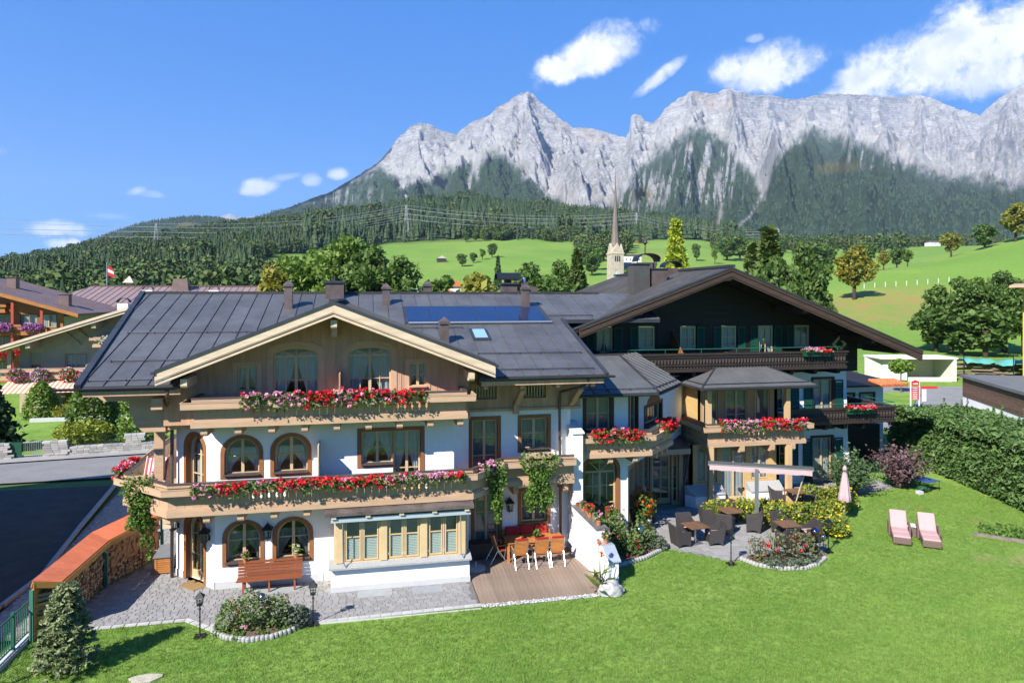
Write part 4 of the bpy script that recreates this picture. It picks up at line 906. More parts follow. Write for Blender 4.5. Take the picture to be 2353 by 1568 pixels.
def zt(x, y):
    x = np.asarray(x, float); y = np.asarray(y, float); u, D = xy_uD(x, y)
    u = np.clip(u, -1499, 3899); D2 = np.clip(D, 55, 2399)
    i = np.clip(np.searchsorted(_us, u)-1, 0, len(_us)-2); j = np.clip(np.searchsorted(_ds, D2)-1, 0, len(_ds)-2)
    a = (u-_us[i])/(_us[i+1]-_us[i]); b = (D2-_ds[j])/(_ds[j+1]-_ds[j])
    z = (_tb[i, j]*(1-a)+_tb[i+1, j]*a)*(1-b)+(_tb[i, j+1]*(1-a)+_tb[i+1, j+1]*a)*b
    w = np.clip((D-110)/300, 0, 1)
    return z+w*(fbm(x/130., y/130., 3)*3.0+fbm(x/30., y/30., 3)*.5)-.06
def forest_edge(u, D):   # >0 inside the woods
    e = np.interp(u, [-1500, 0, 300, 560, 640, 800, 870, 900, 1060, 1300, 1450, 1650, 1720, 1900, 2100, 3900], [420, 420, 430, 470, 640, 760, 850, 900, 915, 930, 945, 1000, 1010, 1040, 1080, 1100])
    return D-e
def grid_mesh(name, X, Y, Z, mats, attr=None, smooth=True):
    r, c = X.shape; V = np.stack([X, Y, Z], -1).reshape(-1, 3); i = np.arange(r*c).reshape(r, c)
    F = np.stack([i[:-1, :-1], i[:-1, 1:], i[1:, 1:], i[1:, :-1]], -1).reshape(-1, 4)
    me = np_mesh(name, V, F, mats, smooth)
    for k, v in (attr or {}).items():
        a = me.attributes.new(k, 'FLOAT', 'POINT'); a.data.foreach_set('value', np.asarray(v, np.float32).ravel())
    return me
def meadow_mat():
    m = bpy.data.materials.new('meadow'); m.use_nodes = True; t = m.node_tree; t.nodes.clear(); N = NT(t)
    co = N.n('TexCoord').outputs['Object']
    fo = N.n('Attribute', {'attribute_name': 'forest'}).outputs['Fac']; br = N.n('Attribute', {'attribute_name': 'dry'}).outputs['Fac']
    n1 = N.noise(co, .012, 5, .6); n2 = N.noise(co, .12, 6, .65); n3 = N.noise(N.n('Mapping', Vector=co, Scale=(1, 1, 6)).outputs[0], .9, 4, .7)
    c = N.mix(N.smooth(n1, .35, .65), (.135, .245, .036), (.195, .285, .050))
    c = N.mix(N.smooth(n2, .4, .75), c, (.15, .24, .05)); c = N.mix(1.0, c, N.ramp(n3, [(.25, .78), (.75, 1.18)]), 'MULTIPLY')
    dry = N.m('MULTIPLY', br, N.smooth(N.noise(N.n('Mapping', Vector=co, Scale=(1, 1, 4)).outputs[0], .22, 6, .7), .33, .62))
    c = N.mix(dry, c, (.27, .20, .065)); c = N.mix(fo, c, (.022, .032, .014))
    b = N.n('BsdfPrincipled', Base_Color=c, Roughness=.9); b.inputs['Specular IOR Level'].default_value = .1
    bp = N.n('Bump', Strength=.5, Distance=.4, Height=n3); N.set(b.inputs['Normal'], bp)
    N.l.new(b.outputs[0], N.n('OutputMaterial').inputs[0]); return m
MEADOW = meadow_mat()
ug = np.concatenate([np.linspace(-1500, -150, 50), np.linspace(-140, 2500, 420), np.linspace(2510, 3900, 50)])
dg = np.concatenate([np.linspace(56, 340, 110), np.geomspace(345, 2400, 130)])
U, D = np.meshgrid(ug, dg); X, Y = uD_xy(U, D); Z = zt(X, Y)
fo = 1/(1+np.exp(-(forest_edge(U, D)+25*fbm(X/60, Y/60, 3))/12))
dry = np.exp(-((U-2020)/170.)**4)*np.exp(-((D-176)/26.)**4)
dry = np.maximum(dry, .45*np.exp(-((U-1490)/60.)**2)*np.exp(-((D-700)/90.)**2))
terr = struct(link('terrain', grid_mesh('terrain', X, Y, Z, MEADOW, {'forest': fo, 'dry': dry})))
gnd = struct(MB().add([(-400, -300, -.14), (400, -300, -.14), (400, 140, -.14), (-400, 140, -.14)], [(0, 1, 2, 3)]).build('ground', mat('ground_grass', (.10, .17, .04), .95, .2, .3)))

# ---- the mountain range
SKY = np.array([(-900, 600), (-200, 610), (100, 590), (200, 556), (260, 535), (330, 512), (400, 501), (450, 497), (500, 500), (540, 508), (580, 503), (620, 490), (660, 478), (700, 462), (760, 440), (820, 404), (870, 371), (890, 350), (910, 322), (930, 303), (945, 290), (965, 283), (985, 284), (1010, 297), (1030, 304), (1047, 310), (1062, 296), (1080, 283), (1100, 273), (1125, 266), (1140, 248), (1160, 238), (1180, 222), (1200, 214), (1213, 211), (1226, 217), (1242, 234), (1262, 250), (1282, 268), (1300, 282), (1312, 291), (1335, 293), (1362, 296), (1400, 306), (1438, 316), (1446, 300), (1449, 268), (1458, 262), (1470, 264), (1480, 277), (1500, 281), (1514, 270), (1530, 247), (1560, 226), (1590, 208), (1615, 212), (1640, 216), (1660, 208), (1675, 202), (1690, 207), (1710, 216), (1745, 220), (1765, 216), (1800, 226), (1830, 229), (1850, 224), (1880, 218), (1920, 216), (2000, 219), (2060, 224), (2110, 217), (2150, 229), (2190, 248), (2250, 263), (2272, 246), (2300, 222), (2330, 205), (2360, 193), (2500, 225), (2700, 290), (3100, 380), (3900, 470)], float)
TREE = np.array([(-900, 400), (300, 440), (640, 452), (700, 445), (760, 424), (866, 378), (900, 402), (925, 420), (960, 404), (1005, 398), (1040, 388), (1082, 360), (1095, 400), (1112, 356), (1143, 340), (1165, 360), (1217, 402), (1274, 455), (1330, 470), (1400, 462), (1450, 415), (1492, 358), (1537, 332), (1579, 300), (1609, 285), (1657, 316), (1720, 385), (1755, 445), (1781, 360), (1826, 315), (1875, 290), (1939, 313), (2032, 351), (2145, 392), (2220, 398), (2352, 424), (2700, 440), (3900, 470)], float)
mu = np.concatenate([np.linspace(-900, 180, 60), np.linspace(183, 2500, 900), np.linspace(2505, 3900, 70)])
nt = 230; tt = np.linspace(0, 1, nt)
MU, MT = np.meshgrid(mu, tt)
vsky = np.interp(mu, SKY[:, 0], SKY[:, 1])
Dr = np.interp(mu, [-900, 180, 560, 640, 760, 900, 1213, 1449, 1700, 2100, 2360, 3900], [2700, 2700, 2900, 3300, 4200, 5200, 5700, 5600, 5500, 6200, 5600, 5200])
vf = np.interp(mu, [-900, 300, 700, 1200, 1500, 1700, 2000, 2352, 3900], [640, 600, 560, 545, 560, 575, 580, 585, 600]); Df = np.interp(mu, [-900, 600, 1000, 1700, 3900], [1500, 1700, 1900, 1450, 1300])
MD = Df+(Dr-Df)*(1-(1-MT)**1.75)
g = MT**np.interp(mu, [-900, 600, 900, 1300, 1700, 2100, 3900], [1, 1, 1.0, .95, .95, .95, 1])
MV = vf+(vsky-vf)*g
MZ = 10+(680-MV)/1595.*MD
xm = (MU-1176)/1595.*MD     # lateral metres
env = np.sin(np.pi*np.clip(MT, 0, 1))**.8*np.clip((1-MT)/.35, 0, 1)**.5
# spurs
def spur(u0, t0, u1, w0, w1, A):
    global MZ
    tp = np.clip((t0-MT)/t0, 0, 1); uc = u0+(u1-u0)*tp; w = w0+(w1-w0)*tp; wp = (26*fbm(MU/38.+u0, MT*7, 4, .6)+9*fbm(MU/9., MT*22, 3))*np.clip((1-MT)*6, 0, 1)
    A = A*(.62 if t0 == 1.0 else 1)*np.clip(.75+.9*fbm(MU/120., MT*5+u0, 3), 0, 1.5)
    MZ = MZ+A*np.clip(1-np.abs(MU+wp-uc)/w, 0, 1)**.9*np.clip((t0-MT)/.12, 0, 1)*np.clip(MT/.2, 0, 1)
for a in ((1075, .55, 1040, 18, 70, 90), (1143, .62, 1150, 24, 100, 130), (1609, .70, 1570, 50, 120, 130), (1875, .70, 1845, 60, 270, 250), (950, .60, 880, 25, 90, 120), (2050, .55, 2000, 30, 140, 150), (1320, .6, 1330, 10, 40, 70), (1440, .62, 1440, 10, 50, 90), (2270, .7, 2240, 40, 80, 80), (1700, .7, 1690, 30, 50, 60), (965, 1.0, 950, 12, 55, 150), (1062, 1.0, 1050, 10, 40, 120), (1125, 1.0, 1105, 10, 45, 150), (1180, 1.0, 1150, 8, 45, 130), (1213, 1.0, 1230, 12, 55, 210), (1300, 1.0, 1320, 12, 50, 150), (1380, 1.0, 1370, 14, 50, 120), (1455, 1.0, 1450, 8, 50, 150), (1530, 1.0, 1500, 10, 55, 150), (1590, 1.0, 1565, 12, 50, 170), (1675, 1.0, 1690, 12, 60, 190), (1765, 1.0, 1780, 12, 50, 150), (1850, 1.0, 1850, 12, 50, 140), (1935, 1.0, 1960, 14, 60, 160), (2020, 1.0, 2050, 14, 60, 170), (2110, 1.0, 2130, 12, 60, 170), (2190, 1.0, 2200, 12, 50, 130), (2330, 1.0, 2300, 12, 60, 180)): spur(*a)
rockA = np.clip((np.interp(mu, [560, 760, 900], [.1, .45, 1]))[None, :]*env, 0, 1)
wu = MU+26*fbm(MU/60., MT*7, 3)+14*(MT-.5)*np.sin(MU/90.)*4
MZ += rockA*(150*fbm(wu/80.+MT*2.5, MT*5.5+MU/160., 5, .52, True)+46*fbm(wu/26.+MT*9, MT*17+MU/40., 5, .58, True)+12*fbm(MU/4.2, MT*70, 4, .6))
MZ += (1-rockA)*env*(50*fbm(xm/420, MD/420, 4)+14*fbm(xm/80, MD/80, 3))
# cliff bands: steps in height
st = 95.; band_ = MZ/st+.6*fbm(MU/70., MT*4, 3); MZ += rockA*30*np.sin(2*np.pi*band_)*np.clip((MT-.45)/.3, 0, 1)
MZ = np.minimum(MZ, 10+(680-(vsky-1)-np.clip((1-MT)*30, 0, 8))/1595.*MD)
jag = np.clip((MT-.93)/.07, 0, 1); MZ += jag*np.interp(mu, [600, 900], [2, 16])*fbm(MU/7., MT*0+3.3, 4, .6)
MX, MY = uD_xy(MU, MD)
# back side so that the range has depth
back = [(350, -120), (1100, -650), (2200, -1500)]
BX, BY2, BZ = [MX], [MY], [MZ]
for dd_, dz_ in back:
    x, y = uD_xy(mu, Dr+dd_); BX.append(x[None]); BY2.append(y[None]); BZ.append(np.maximum(MZ[-1]+dz_+60*fbm(mu/30., mu*0+dd_, 3), -50)[None])
MVV = 680-(MZ-10)/MD*1595
tl = np.interp(mu, TREE[:, 0], TREE[:, 1])[None, :]
nz = 26*fbm(MU/30.+MVV/50, MVV/24., 5, .62)+16*fbm(MU/8., MVV/14., 4, .65)
gr = 1/(1+np.exp(-(MVV-tl-8+nz)/4.5))
strk = fbm(MU/9.+MVV/60, MVV/110., 4, .6)+.35*fbm(MU/3., MVV/30., 3, .6)
zone = np.exp(-((MU-1625)/95.)**4)*np.exp(-((MVV-400)/70.)**4)+.75*np.exp(-((MU-1400)/120.)**4)*np.exp(-((MVV-440)/50.)**4)+.35*np.exp(-((MU-780)/110.)**4)*np.exp(-((MVV-450)/25.)**4)+.5*np.exp(-((MU-2100)/170.)**4)*np.exp(-((MVV-350)/50.)**4)
gr = gr*(1-np.clip((strk*zone*2.6-.12)/.22, 0, 1)*np.clip(zone*2, 0, 1))
for (pts) in ([(930, 400), (925, 425), (938, 470)], [(1082, 345), (1090, 380), (1078, 415), (1074, 462)], [(1755, 300), (1758, 380), (1752, 445), (1720, 500), (1660, 545)], [(1330, 400), (1290, 440), (1300, 480)], [(1640, 400), (1660, 470), (1650, 520)], [(1400, 420), (1360, 455), (1330, 480)]):
    P = np.array(pts, float); uc = np.interp(MVV, P[:, 1], P[:, 0], left=-9e3, right=-9e3); ww = 2.6+2.4*np.clip((MVV-P[0, 1])/60, 0, 1)
    gr = gr*(1-np.exp(-((MU-uc+3*nz/16)/ww)**2))
gr = np.where(MVV > 505, np.maximum(gr, 1/(1+np.exp(-(MVV-520)/6))), gr); gr = np.where(MU < 600, 1, gr)
scree = np.exp(-((MVV-(tl-16))/26.)**2)*(1-gr)
scree = np.maximum(scree, np.exp(-((MU-965)/45.)**2)*np.exp(-((MVV-378)/22.)**2))
pas = np.exp(-((MU-1925)/55.)**4)*np.exp(-((MVV-385+(MU-1925)*.05)/11.)**4)+np.exp(-((MU-1475)/22.)**4)*np.exp(-((MVV-447)/10.)**4)+np.exp(-((MU-428)/24.)**4)*np.exp(-((MVV-519)/9.)**4)
ex = lambda a, v=None: np.concatenate([a]+[a[-1:]]*3, 0)
def rock_mat():
    m = bpy.data.materials.new('mountain_rock'); m.use_nodes = True; t = m.node_tree; t.nodes.clear(); N = NT(t)
    co = N.n('TexCoord').outputs['Object']; A = lambda k: N.n('Attribute', {'attribute_name': k}).outputs['Fac']
    n1 = N.noise(N.n('Mapping', Vector=co, Scale=(1, 1, 2.5)).outputs[0], .006, 7, .66); n2 = N.noise(N.n('Mapping', Vector=co, Scale=(1, 1, 1.6)).outputs[0], .02, 7, .7, .8); n3 = N.noise(co, .0016, 4, .5)
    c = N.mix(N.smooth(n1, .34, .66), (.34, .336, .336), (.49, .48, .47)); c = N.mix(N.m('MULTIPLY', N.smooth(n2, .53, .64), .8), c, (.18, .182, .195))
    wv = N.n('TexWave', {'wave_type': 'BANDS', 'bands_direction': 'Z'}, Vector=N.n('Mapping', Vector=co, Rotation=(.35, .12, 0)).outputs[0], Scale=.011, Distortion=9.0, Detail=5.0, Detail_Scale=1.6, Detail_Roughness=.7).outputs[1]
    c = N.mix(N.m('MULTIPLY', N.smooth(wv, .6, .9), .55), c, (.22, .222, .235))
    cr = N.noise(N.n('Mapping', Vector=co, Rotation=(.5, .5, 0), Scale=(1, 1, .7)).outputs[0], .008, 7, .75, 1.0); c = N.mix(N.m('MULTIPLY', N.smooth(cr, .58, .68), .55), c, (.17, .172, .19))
    c = N.mix(N.m('MULTIPLY', N.smooth(n3, .58, .7), .5), c, (.36, .27, .20))
    c = N.mix(N.m('MULTIPLY', N.smooth(N.noise(co, .0075, 5, .7), .55, .68), .5), c, (.19, .19, .13))
    c = N.mix(N.m('MULTIPLY', A('scree'), .8), c, N.mix(N.smooth(n2, .3, .7), (.50, .485, .46), (.42, .41, .39)))
    g = N.mix(N.smooth(N.noise(co, .02, 5, .65), .35, .65), (.044, .078, .046), (.062, .100, .054)); g = N.mix(1.0, g, N.ramp(N.noise(co, .09, 4, .7), [(.3, .72), (.7, 1.2)]), 'MULTIPLY')
    c = N.mix(A('green'), c, g); c = N.mix(A('pasture'), c, (.15, .145, .055))
    b = N.n('BsdfPrincipled', Base_Color=c, Roughness=.95); b.inputs['Specular IOR Level'].default_value = .08
    h = N.m('ADD', N.m('MULTIPLY', N.noise(N.n('Mapping', Vector=co, Scale=(1, 1, 1.3)).outputs[0], .012, 8, .72, .5), 55.0), N.m('MULTIPLY', N.noise(co, .1, 4, .7), N.m('MULTIPLY', A('green'), 9.0)))
    bp = N.n('Bump', Strength=.9, Distance=1.0, Height=h); N.set(b.inputs['Normal'], bp)
    N.l.new(b.outputs[0], N.n('OutputMaterial').inputs[0]); return m
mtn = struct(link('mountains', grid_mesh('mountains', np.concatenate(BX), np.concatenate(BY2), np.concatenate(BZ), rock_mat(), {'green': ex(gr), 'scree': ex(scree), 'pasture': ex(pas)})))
# far hazy peak between the ridges, left
fu = np.linspace(440, 680, 60); fv = np.interp(fu, [440, 500, 512, 530, 545, 560, 590, 620, 680], [540, 500, 494, 490, 497, 500, 495, 500, 530]); rows = []
for dd_, k in ((8200, .2), (8700, .62), (9000, 1), (9600, .6)):
    x, y = uD_xy(fu, np.full(60, dd_)); z = 10+(680-(560+(fv-560)*k))/1595*dd_+fbm(fu/9, fu*0+dd_, 3)*40*(k != 1); rows.append((x, y, z))
struct(link('far_peak', grid_mesh('far_peak', np.array([r[0] for r in rows]), np.array([r[1] for r in rows]), np.array([r[2] for r in rows]), mat('far_rock', (.33, .33, .34), .95, .2, .004), None, False)))
fu = np.linspace(190, 260, 20)
# ================================================================== trees
BARK = mat('bark', (.085, .06, .042), .9, .3, 4, bump=.4, bscale=12); BARKG = mat('grey_bark', (.16, .14, .12), .9, .3, 4)
def foliage_mesh(name, P, size, mt, up=.35, aspect=1.5, jit=.4):
    V, F = leaves(P, size, up, aspect, jit); return np_mesh(name, V, F, mt)
def deciduous(name, label, h, r, n, ls, mt, seed=0, trunk=.3, cz=.58, clumps=26, group=None, cat='tree', bark=None, low=.12, cr=.36):
    """crown of leaf clumps over a tapered trunk with limbs; built at the origin"""
    g = np.random.default_rng(seed+100); root = thing(name, label, cat, group=group)
    c = np.array([0, 0, h*cz]); rad = np.array([r, r, h*(1-cz)*.97])
    C = ell_pts(clumps, c, rad*.78, .35, .2, seed); C[:, 2] = np.maximum(C[:, 2], h*low+ .1*h)
    k = rng.integers(0, clumps, n); d = g.normal(size=(n, 3)); d /= np.linalg.norm(d, axis=1)[:, None]; rr = g.uniform(.35, 1, n)[:, None]**.6
    sz = (cr*r*g.uniform(.65, 1.25, clumps))[k][:, None]
    P = C[k]+d*rr*sz*np.array([1.1, 1.1, .8])
    link('crown', foliage_mesh('crown', P, ls, mt), root)
    m = MB(); tr = h*.028*(1 if h > 4 else 1.3)
    m.tube([(0, 0, -.2), (.03*r, .02*r, h*.25), (-.03*r, .02*r, h*.5), (.02*r, 0, h*.86)], [tr*1.25, tr, tr*.7, tr*.15], 8)
    for i in range(min(clumps, 12)):
        z0 = h*g.uniform(.18, .55); e = C[i]; m.tube([(0, 0, z0), (e[0]*.5, e[1]*.5, (z0+e[2])/2-.03*h), tuple(e)], [tr*.5, tr*.3, tr*.08], 5)
    m.build('trunk', bark or BARK, root, smooth=True); return root
def conifer(name, label, h, r, mt, seed=0, tiers=16, per=9, leaf=.35, droop=.35, group=None, dens=10, cat='tree', start=.06, tip=0.0):
    g = np.random.default_rng(seed+300); root = thing(name, label, cat, group=group); P = []
    for i in range(tiers):
        t = i/(tiers-1); z = h*(start+(1-start)*t*.97); rr = r*(1-t)**.85*g.uniform(.82, 1.12)+.03*h*(1-t)+tip
        for j in range(per):
            a = g.uniform(0, 2*math.pi); L = rr*g.uniform(.7, 1.1); q = g.uniform(.12, 1, dens)[:, None]
            d = np.array([math.cos(a), math.sin(a), 0]); pts = np.array([0, 0, z])+q*L*d+np.array([0, 0, 1])*(-droop*L*q**1.6+.10*L*q)+g.normal(size=(dens, 3))*L*.09; P.append(pts)
    P.append(np.stack([g.normal(size=30)*.02*h, g.normal(size=30)*.02*h, h*g.uniform(.9, 1.0, 30)], 1)*np.array([.5, .5, 1]))
    link('crown', foliage_mesh('crown', np.concatenate(P), leaf, mt, .2, 1.9, .45), root)
    MB().tube([(0, 0, -.2), (0, 0, h*.97)], [h*.018, h*.003], 7).build('trunk', BARK, root, smooth=True); return root
LG = leaf_mat('leaf_mid_green', (.115, .20, .03), (.19, .275, .055), rnd=.15, scale=.25)
LD = leaf_mat('leaf_dark_green', (.075, .14, .028), (.135, .205, .048), rnd=.15, scale=.3)
LY_ = leaf_mat('leaf_yellow_green', (.20, .22, .035), (.30, .28, .05), rnd=.15, scale=.3)
LA = leaf_mat('leaf_autumn', (.30, .235, .03), (.17, .20, .035), rnd=.1, scale=.25)
LC = leaf_mat('needle_dark', (.03, .07, .024), (.06, .11, .034), rnd=.2, transl=.12, scale=.4)
LCM = leaf_mat('needle_mid', (.075, .125, .028), (.125, .175, .045), rnd=.15, transl=.15, scale=.4)
LCY = leaf_mat('needle_yellow', (.36, .40, .035), (.24, .31, .035), rnd=.1, transl=.2, scale=.4)
# ---- woods: many small spruces instanced on points (one uncountable mass per slope)
def spruce_proto(nm, mt, h=1.0, seed=0, seg=7, fat=1.0):
    g = np.random.default_rng(seed); m = MB(); k = 5
    for i in range(k):
        z0 = .10+.86*i/k*1.02; r = fat*(.16*(1-i/k)**.9+.015); z1 = min(1.0, z0+.34*(1-.4*i/k)); vs = []
        for j in range(seg):
            a = 2*math.pi*(j+g.uniform(-.3, .3))/seg; q = r*g.uniform(.65, 1.2); vs.append((q*math.cos(a), q*math.sin(a), z0-.05*g.uniform(0, 1)))
        vs.append((0, 0, z1)); m.add(vs, [(j, (j+1) % seg, seg) for j in range(seg)])
    m.cm = 1; m.tube([(0, 0, 0), (0, 0, .3)], [.018, .012], 5); 
    o = bpy.data.objects.new(nm, m.mesh(nm, [mt, BARKG])); return o
def round_proto(nm, mt, seed=0, n=420):
    P = ell_pts(n, (0, 0, .58), (.36, .36, .42), .45, .3, seed); V, F = leaves(P, .095, .3, 1.3, .5); o = bpy.data.objects.new(nm, np_mesh(nm, V, F, mt)); return o
def forest_mat(nm, c1, c2):
    m = bpy.data.materials.new(nm); m.use_nodes = True; t = m.node_tree; t.nodes.clear(); N = NT(t)
    c = N.mix(N.n('ObjectInfo').outputs['Random'], c1, c2); b = N.n('BsdfPrincipled', Base_Color=c, Roughness=.8); b.inputs['Specular IOR Level'].default_value = .12
    N.l.new(b.outputs[0], N.n('OutputMaterial').inputs[0]); return m
FM1 = forest_mat('spruce_forest', (.026, .052, .023), (.066, .096, .040)); FM2 = forest_mat('leafy_forest', (.05, .09, .026), (.11, .145, .045)); FM3 = forest_mat('slope_forest', (.044, .078, .048), (.062, .100, .058))
def scatter(name, label, P, S, protos, w):
    """an object whose points carry instances (random yaw, given scale, picked proto)"""
    me = bpy.data.meshes.new(name); me.vertices.add(len(P)); me.vertices.foreach_set('co', np.asarray(P, np.float32).ravel())
    g = np.random.default_rng(5)
    for k, v in (('sc', S), ('rot', g.uniform(0, 6.28, len(P))), ('pick', g.choice(len(protos), len(P), p=w).astype(float))):
        a = me.attributes.new(k, 'FLOAT', 'POINT'); a.data.foreach_set('value', np.asarray(v, np.float32))
    o = link(name, me); stuff(o, label)
    ng = bpy.data.node_groups.new(name, 'GeometryNodeTree'); ng.interface.new_socket('Geometry', in_out='INPUT', socket_type='NodeSocketGeometry'); ng.interface.new_socket('Geometry', in_out='OUTPUT', socket_type='NodeSocketGeometry')
    gi = ng.nodes.new('NodeGroupInput'); go = ng.nodes.new('NodeGroupOutput'); jn = ng.nodes.new('GeometryNodeJoinGeometry')
    def at(k):
        n = ng.nodes.new('GeometryNodeInputNamedAttribute'); n.data_type = 'FLOAT'; n.inputs[0].default_value = k; return n.outputs[0]
    sca, rot, pick = at('sc'), at('rot'), at('pick')
    cx = ng.nodes.new('ShaderNodeCombineXYZ'); ng.links.new(rot, cx.inputs[2])
    for i, p in enumerate(protos):
        oi = ng.nodes.new('GeometryNodeObjectInfo'); oi.inputs['Object'].default_value = p; oi.inputs['As Instance'].default_value = True
        cmp = ng.nodes.new('FunctionNodeCompare'); cmp.data_type = 'FLOAT'; cmp.operation = 'EQUAL'; ng.links.new(pick, cmp.inputs[0]); cmp.inputs[1].default_value = float(i); cmp.inputs[12].default_value = .1
        ip = ng.nodes.new('GeometryNodeInstanceOnPoints'); ng.links.new(gi.outputs[0], ip.inputs['Points']); ng.links.new(cmp.outputs[0], ip.inputs['Selection']); ng.links.new(oi.outputs['Geometry'], ip.inputs['Instance'])
        ng.links.new(cx.outputs[0], ip.inputs['Rotation']); ng.links.new(sca, ip.inputs['Scale']); ng.links.new(ip.outputs[0], jn.inputs[0])
    ng.links.new(jn.outputs[0], go.inputs[0]); md = o.modifiers.new('scatter', 'NODES'); md.node_group = ng; return o
SP = [spruce_proto('spruce_a', FM1, seed=1), spruce_proto('spruce_b', FM1, seed=2, seg=6), spruce_proto('spruce_c', FM1, seed=3, seg=8), round_proto('leafy_a', FM2, 1), round_proto('leafy_b', FM2, 5)]
SF = [spruce_proto('spruce_far', FM3, seed=4, seg=5, fat=1.7), spruce_proto('spruce_far_b', FM3, seed=6, seg=5, fat=2.0)]
def wood(name, label, u0, u1, d0, d1, n, protos, w, hs, seed):
    g = np.random.default_rng(seed); u = g.uniform(u0, u1, n); D = np.sqrt(g.uniform(d0**2, d1**2, n)); x, y = uD_xy(u, D)
    ok = (forest_edge(u, D)+25*fbm(x/60, y/60, 3)) > 0; x, y, u, D = x[ok], y[ok], u[ok], D[ok]
    P = np.stack([x, y, zt(x, y)-.5], 1); S = g.uniform(*hs, len(P))*(1+.25*fbm(x/90, y/90, 2)); return scatter(name, label, P, S, protos, w)
wood('forest', 'dark mixed spruce wood covering the low hill at left', -200, 720, 420, 1350, 12000, SP, [.38, .30, .26, .03, .03], (12, 21), 1)
wood('forest', 'spruce wood with bare trunks above the middle meadow', 700, 1720, 620, 1950, 8200, SP, [.35, .32, .29, .02, .02], (19, 34), 2)
wood('forest', 'belt of trees at the foot of the right mountain slope', 1640, 2700, 1000, 2000, 3800, SP, [.26, .22, .2, .18, .14], (13, 22), 3)
# far slope forest on the mountains
g_ = np.random.default_rng(8); pr = (gr*np.clip((3900-MD)/900, 0, 1)*np.clip((MVV-330)/60, 0, 1)*(pas < .3)*np.clip((MD-1500)/300+.3, 0, 1)*MD**1.0); pr = np.where((MU > 150) & (MU < 2560) & (gr > .5), pr, 0).ravel(); pr /= pr.sum()
ii = g_.choice(pr.size, 26000, p=pr, replace=True); px = MX.ravel()[ii]+g_.normal(size=26000)*7; py = MY.ravel()[ii]+g_.normal(size=26000)*9; pz = MZ.ravel()[ii]-3
scatter('forest', 'blue green spruce forest on the mountain slopes', np.stack([px, py, pz], 1), g_.uniform(8, 14, 26000), SF, [.5, .5])
# ================================================================== lawn, paving, deck, road
def lawn_mat():
    m = bpy.data.materials.new('lawn'); m.use_nodes = True; t = m.node_tree; t.nodes.clear(); N = NT(t)
    co = N.n('TexCoord').outputs['Object']
    n1 = N.noise(co, .35, 5, .6); n2 = N.noise(co, 3.0, 6, .65); n3 = N.noise(co, 26, 4, .7); n4 = N.noise(co, .9, 4, .55, .4)
    c = N.mix(N.smooth(n1, .33, .67), (.125, .235, .034), (.205, .315, .058)); c = N.mix(N.m('MULTIPLY', N.smooth(n4, .48, .72), .6), c, (.24, .325, .08))
    c = N.mix(1.0, c, N.ramp(n2, [(.25, .80), (.75, 1.15)]), 'MULTIPLY'); c = N.mix(1.0, c, N.ramp(n3, [(.25, .78), (.75, 1.2)]), 'MULTIPLY')
    # worn patches near the right bed
    sx = N.n('SeparateXYZ', Vector=co); wear = 0.0
    for (px, py, rx, ry, am) in ((25.3, 21.6, 2.0, .9, .8), (23.2, 22.2, .9, .45, .55), (27.0, 20.6, 2.0, .8, .8), (26.6, 25.9, .8, .4, .6), (25.6, 28.4, .9, .5, .4)):
        d = N.m('ADD', N.m('POWER', N.m('DIVIDE', N.m('SUBTRACT', sx.outputs[0], px), rx), 2.0), N.m('POWER', N.m('DIVIDE', N.m('SUBTRACT', sx.outputs[1], py), ry), 2.0))
        wear = N.m('MAXIMUM', wear, N.m('MULTIPLY', N.smooth(N.m('ADD', N.m('SUBTRACT', 1.0, d), N.m('MULTIPLY', N.m('SUBTRACT', n2, .5), 2.6)), .1, .9), am))
    c = N.mix(wear, c, (.27, .215, .10))
    b = N.n('BsdfPrincipled', Base_Color=c, Roughness=.85); b.inputs['Specular IOR Level'].default_value = .15
    bp = N.n('Bump', Strength=.8, Distance=.03, Height=N.m('ADD', n3, N.m('MULTIPLY', n2, 1.5))); N.set(b.inputs['Normal'], bp)
    N.l.new(b.outputs[0], N.n('OutputMaterial').inputs[0]); return m
LAWN = lawn_mat()
nx, ny = 130, 90; lx = np.linspace(-9.55, 34, nx); ly = np.linspace(3, 39, ny); LX, LYg = np.meshgrid(lx, ly)
LZ = .012*fbm(LX/1.5, LYg/1.5, 3)+.02*fbm(LX/6, LYg/6, 2)-.02
struct(link('lawn', grid_mesh('lawn', LX, LYg, LZ, LAWN)))
PAVE = mat('paver', (.285, .275, .265), .85, .10, 9, rnd=.14, island=0.0, bump=.2, bscale=60); PAVEI = mat('paver_field', (.285, .275, .265), .85, .10, 9, island=.14, bump=.2, bscale=60)
JOINT = mat('joint_sand', (.19, .18, .165), .95, .2, 6)
def inpoly(p, L):
    c = False; j = len(L)-1
    for i in range(len(L)):
        if (L[i][1] > p[1]) != (L[j][1] > p[1]) and p[0] < (L[j][0]-L[i][0])*(p[1]-L[i][1])/(L[j][1]-L[i][1])+L[i][0]: c = not c
        j = i
    return c
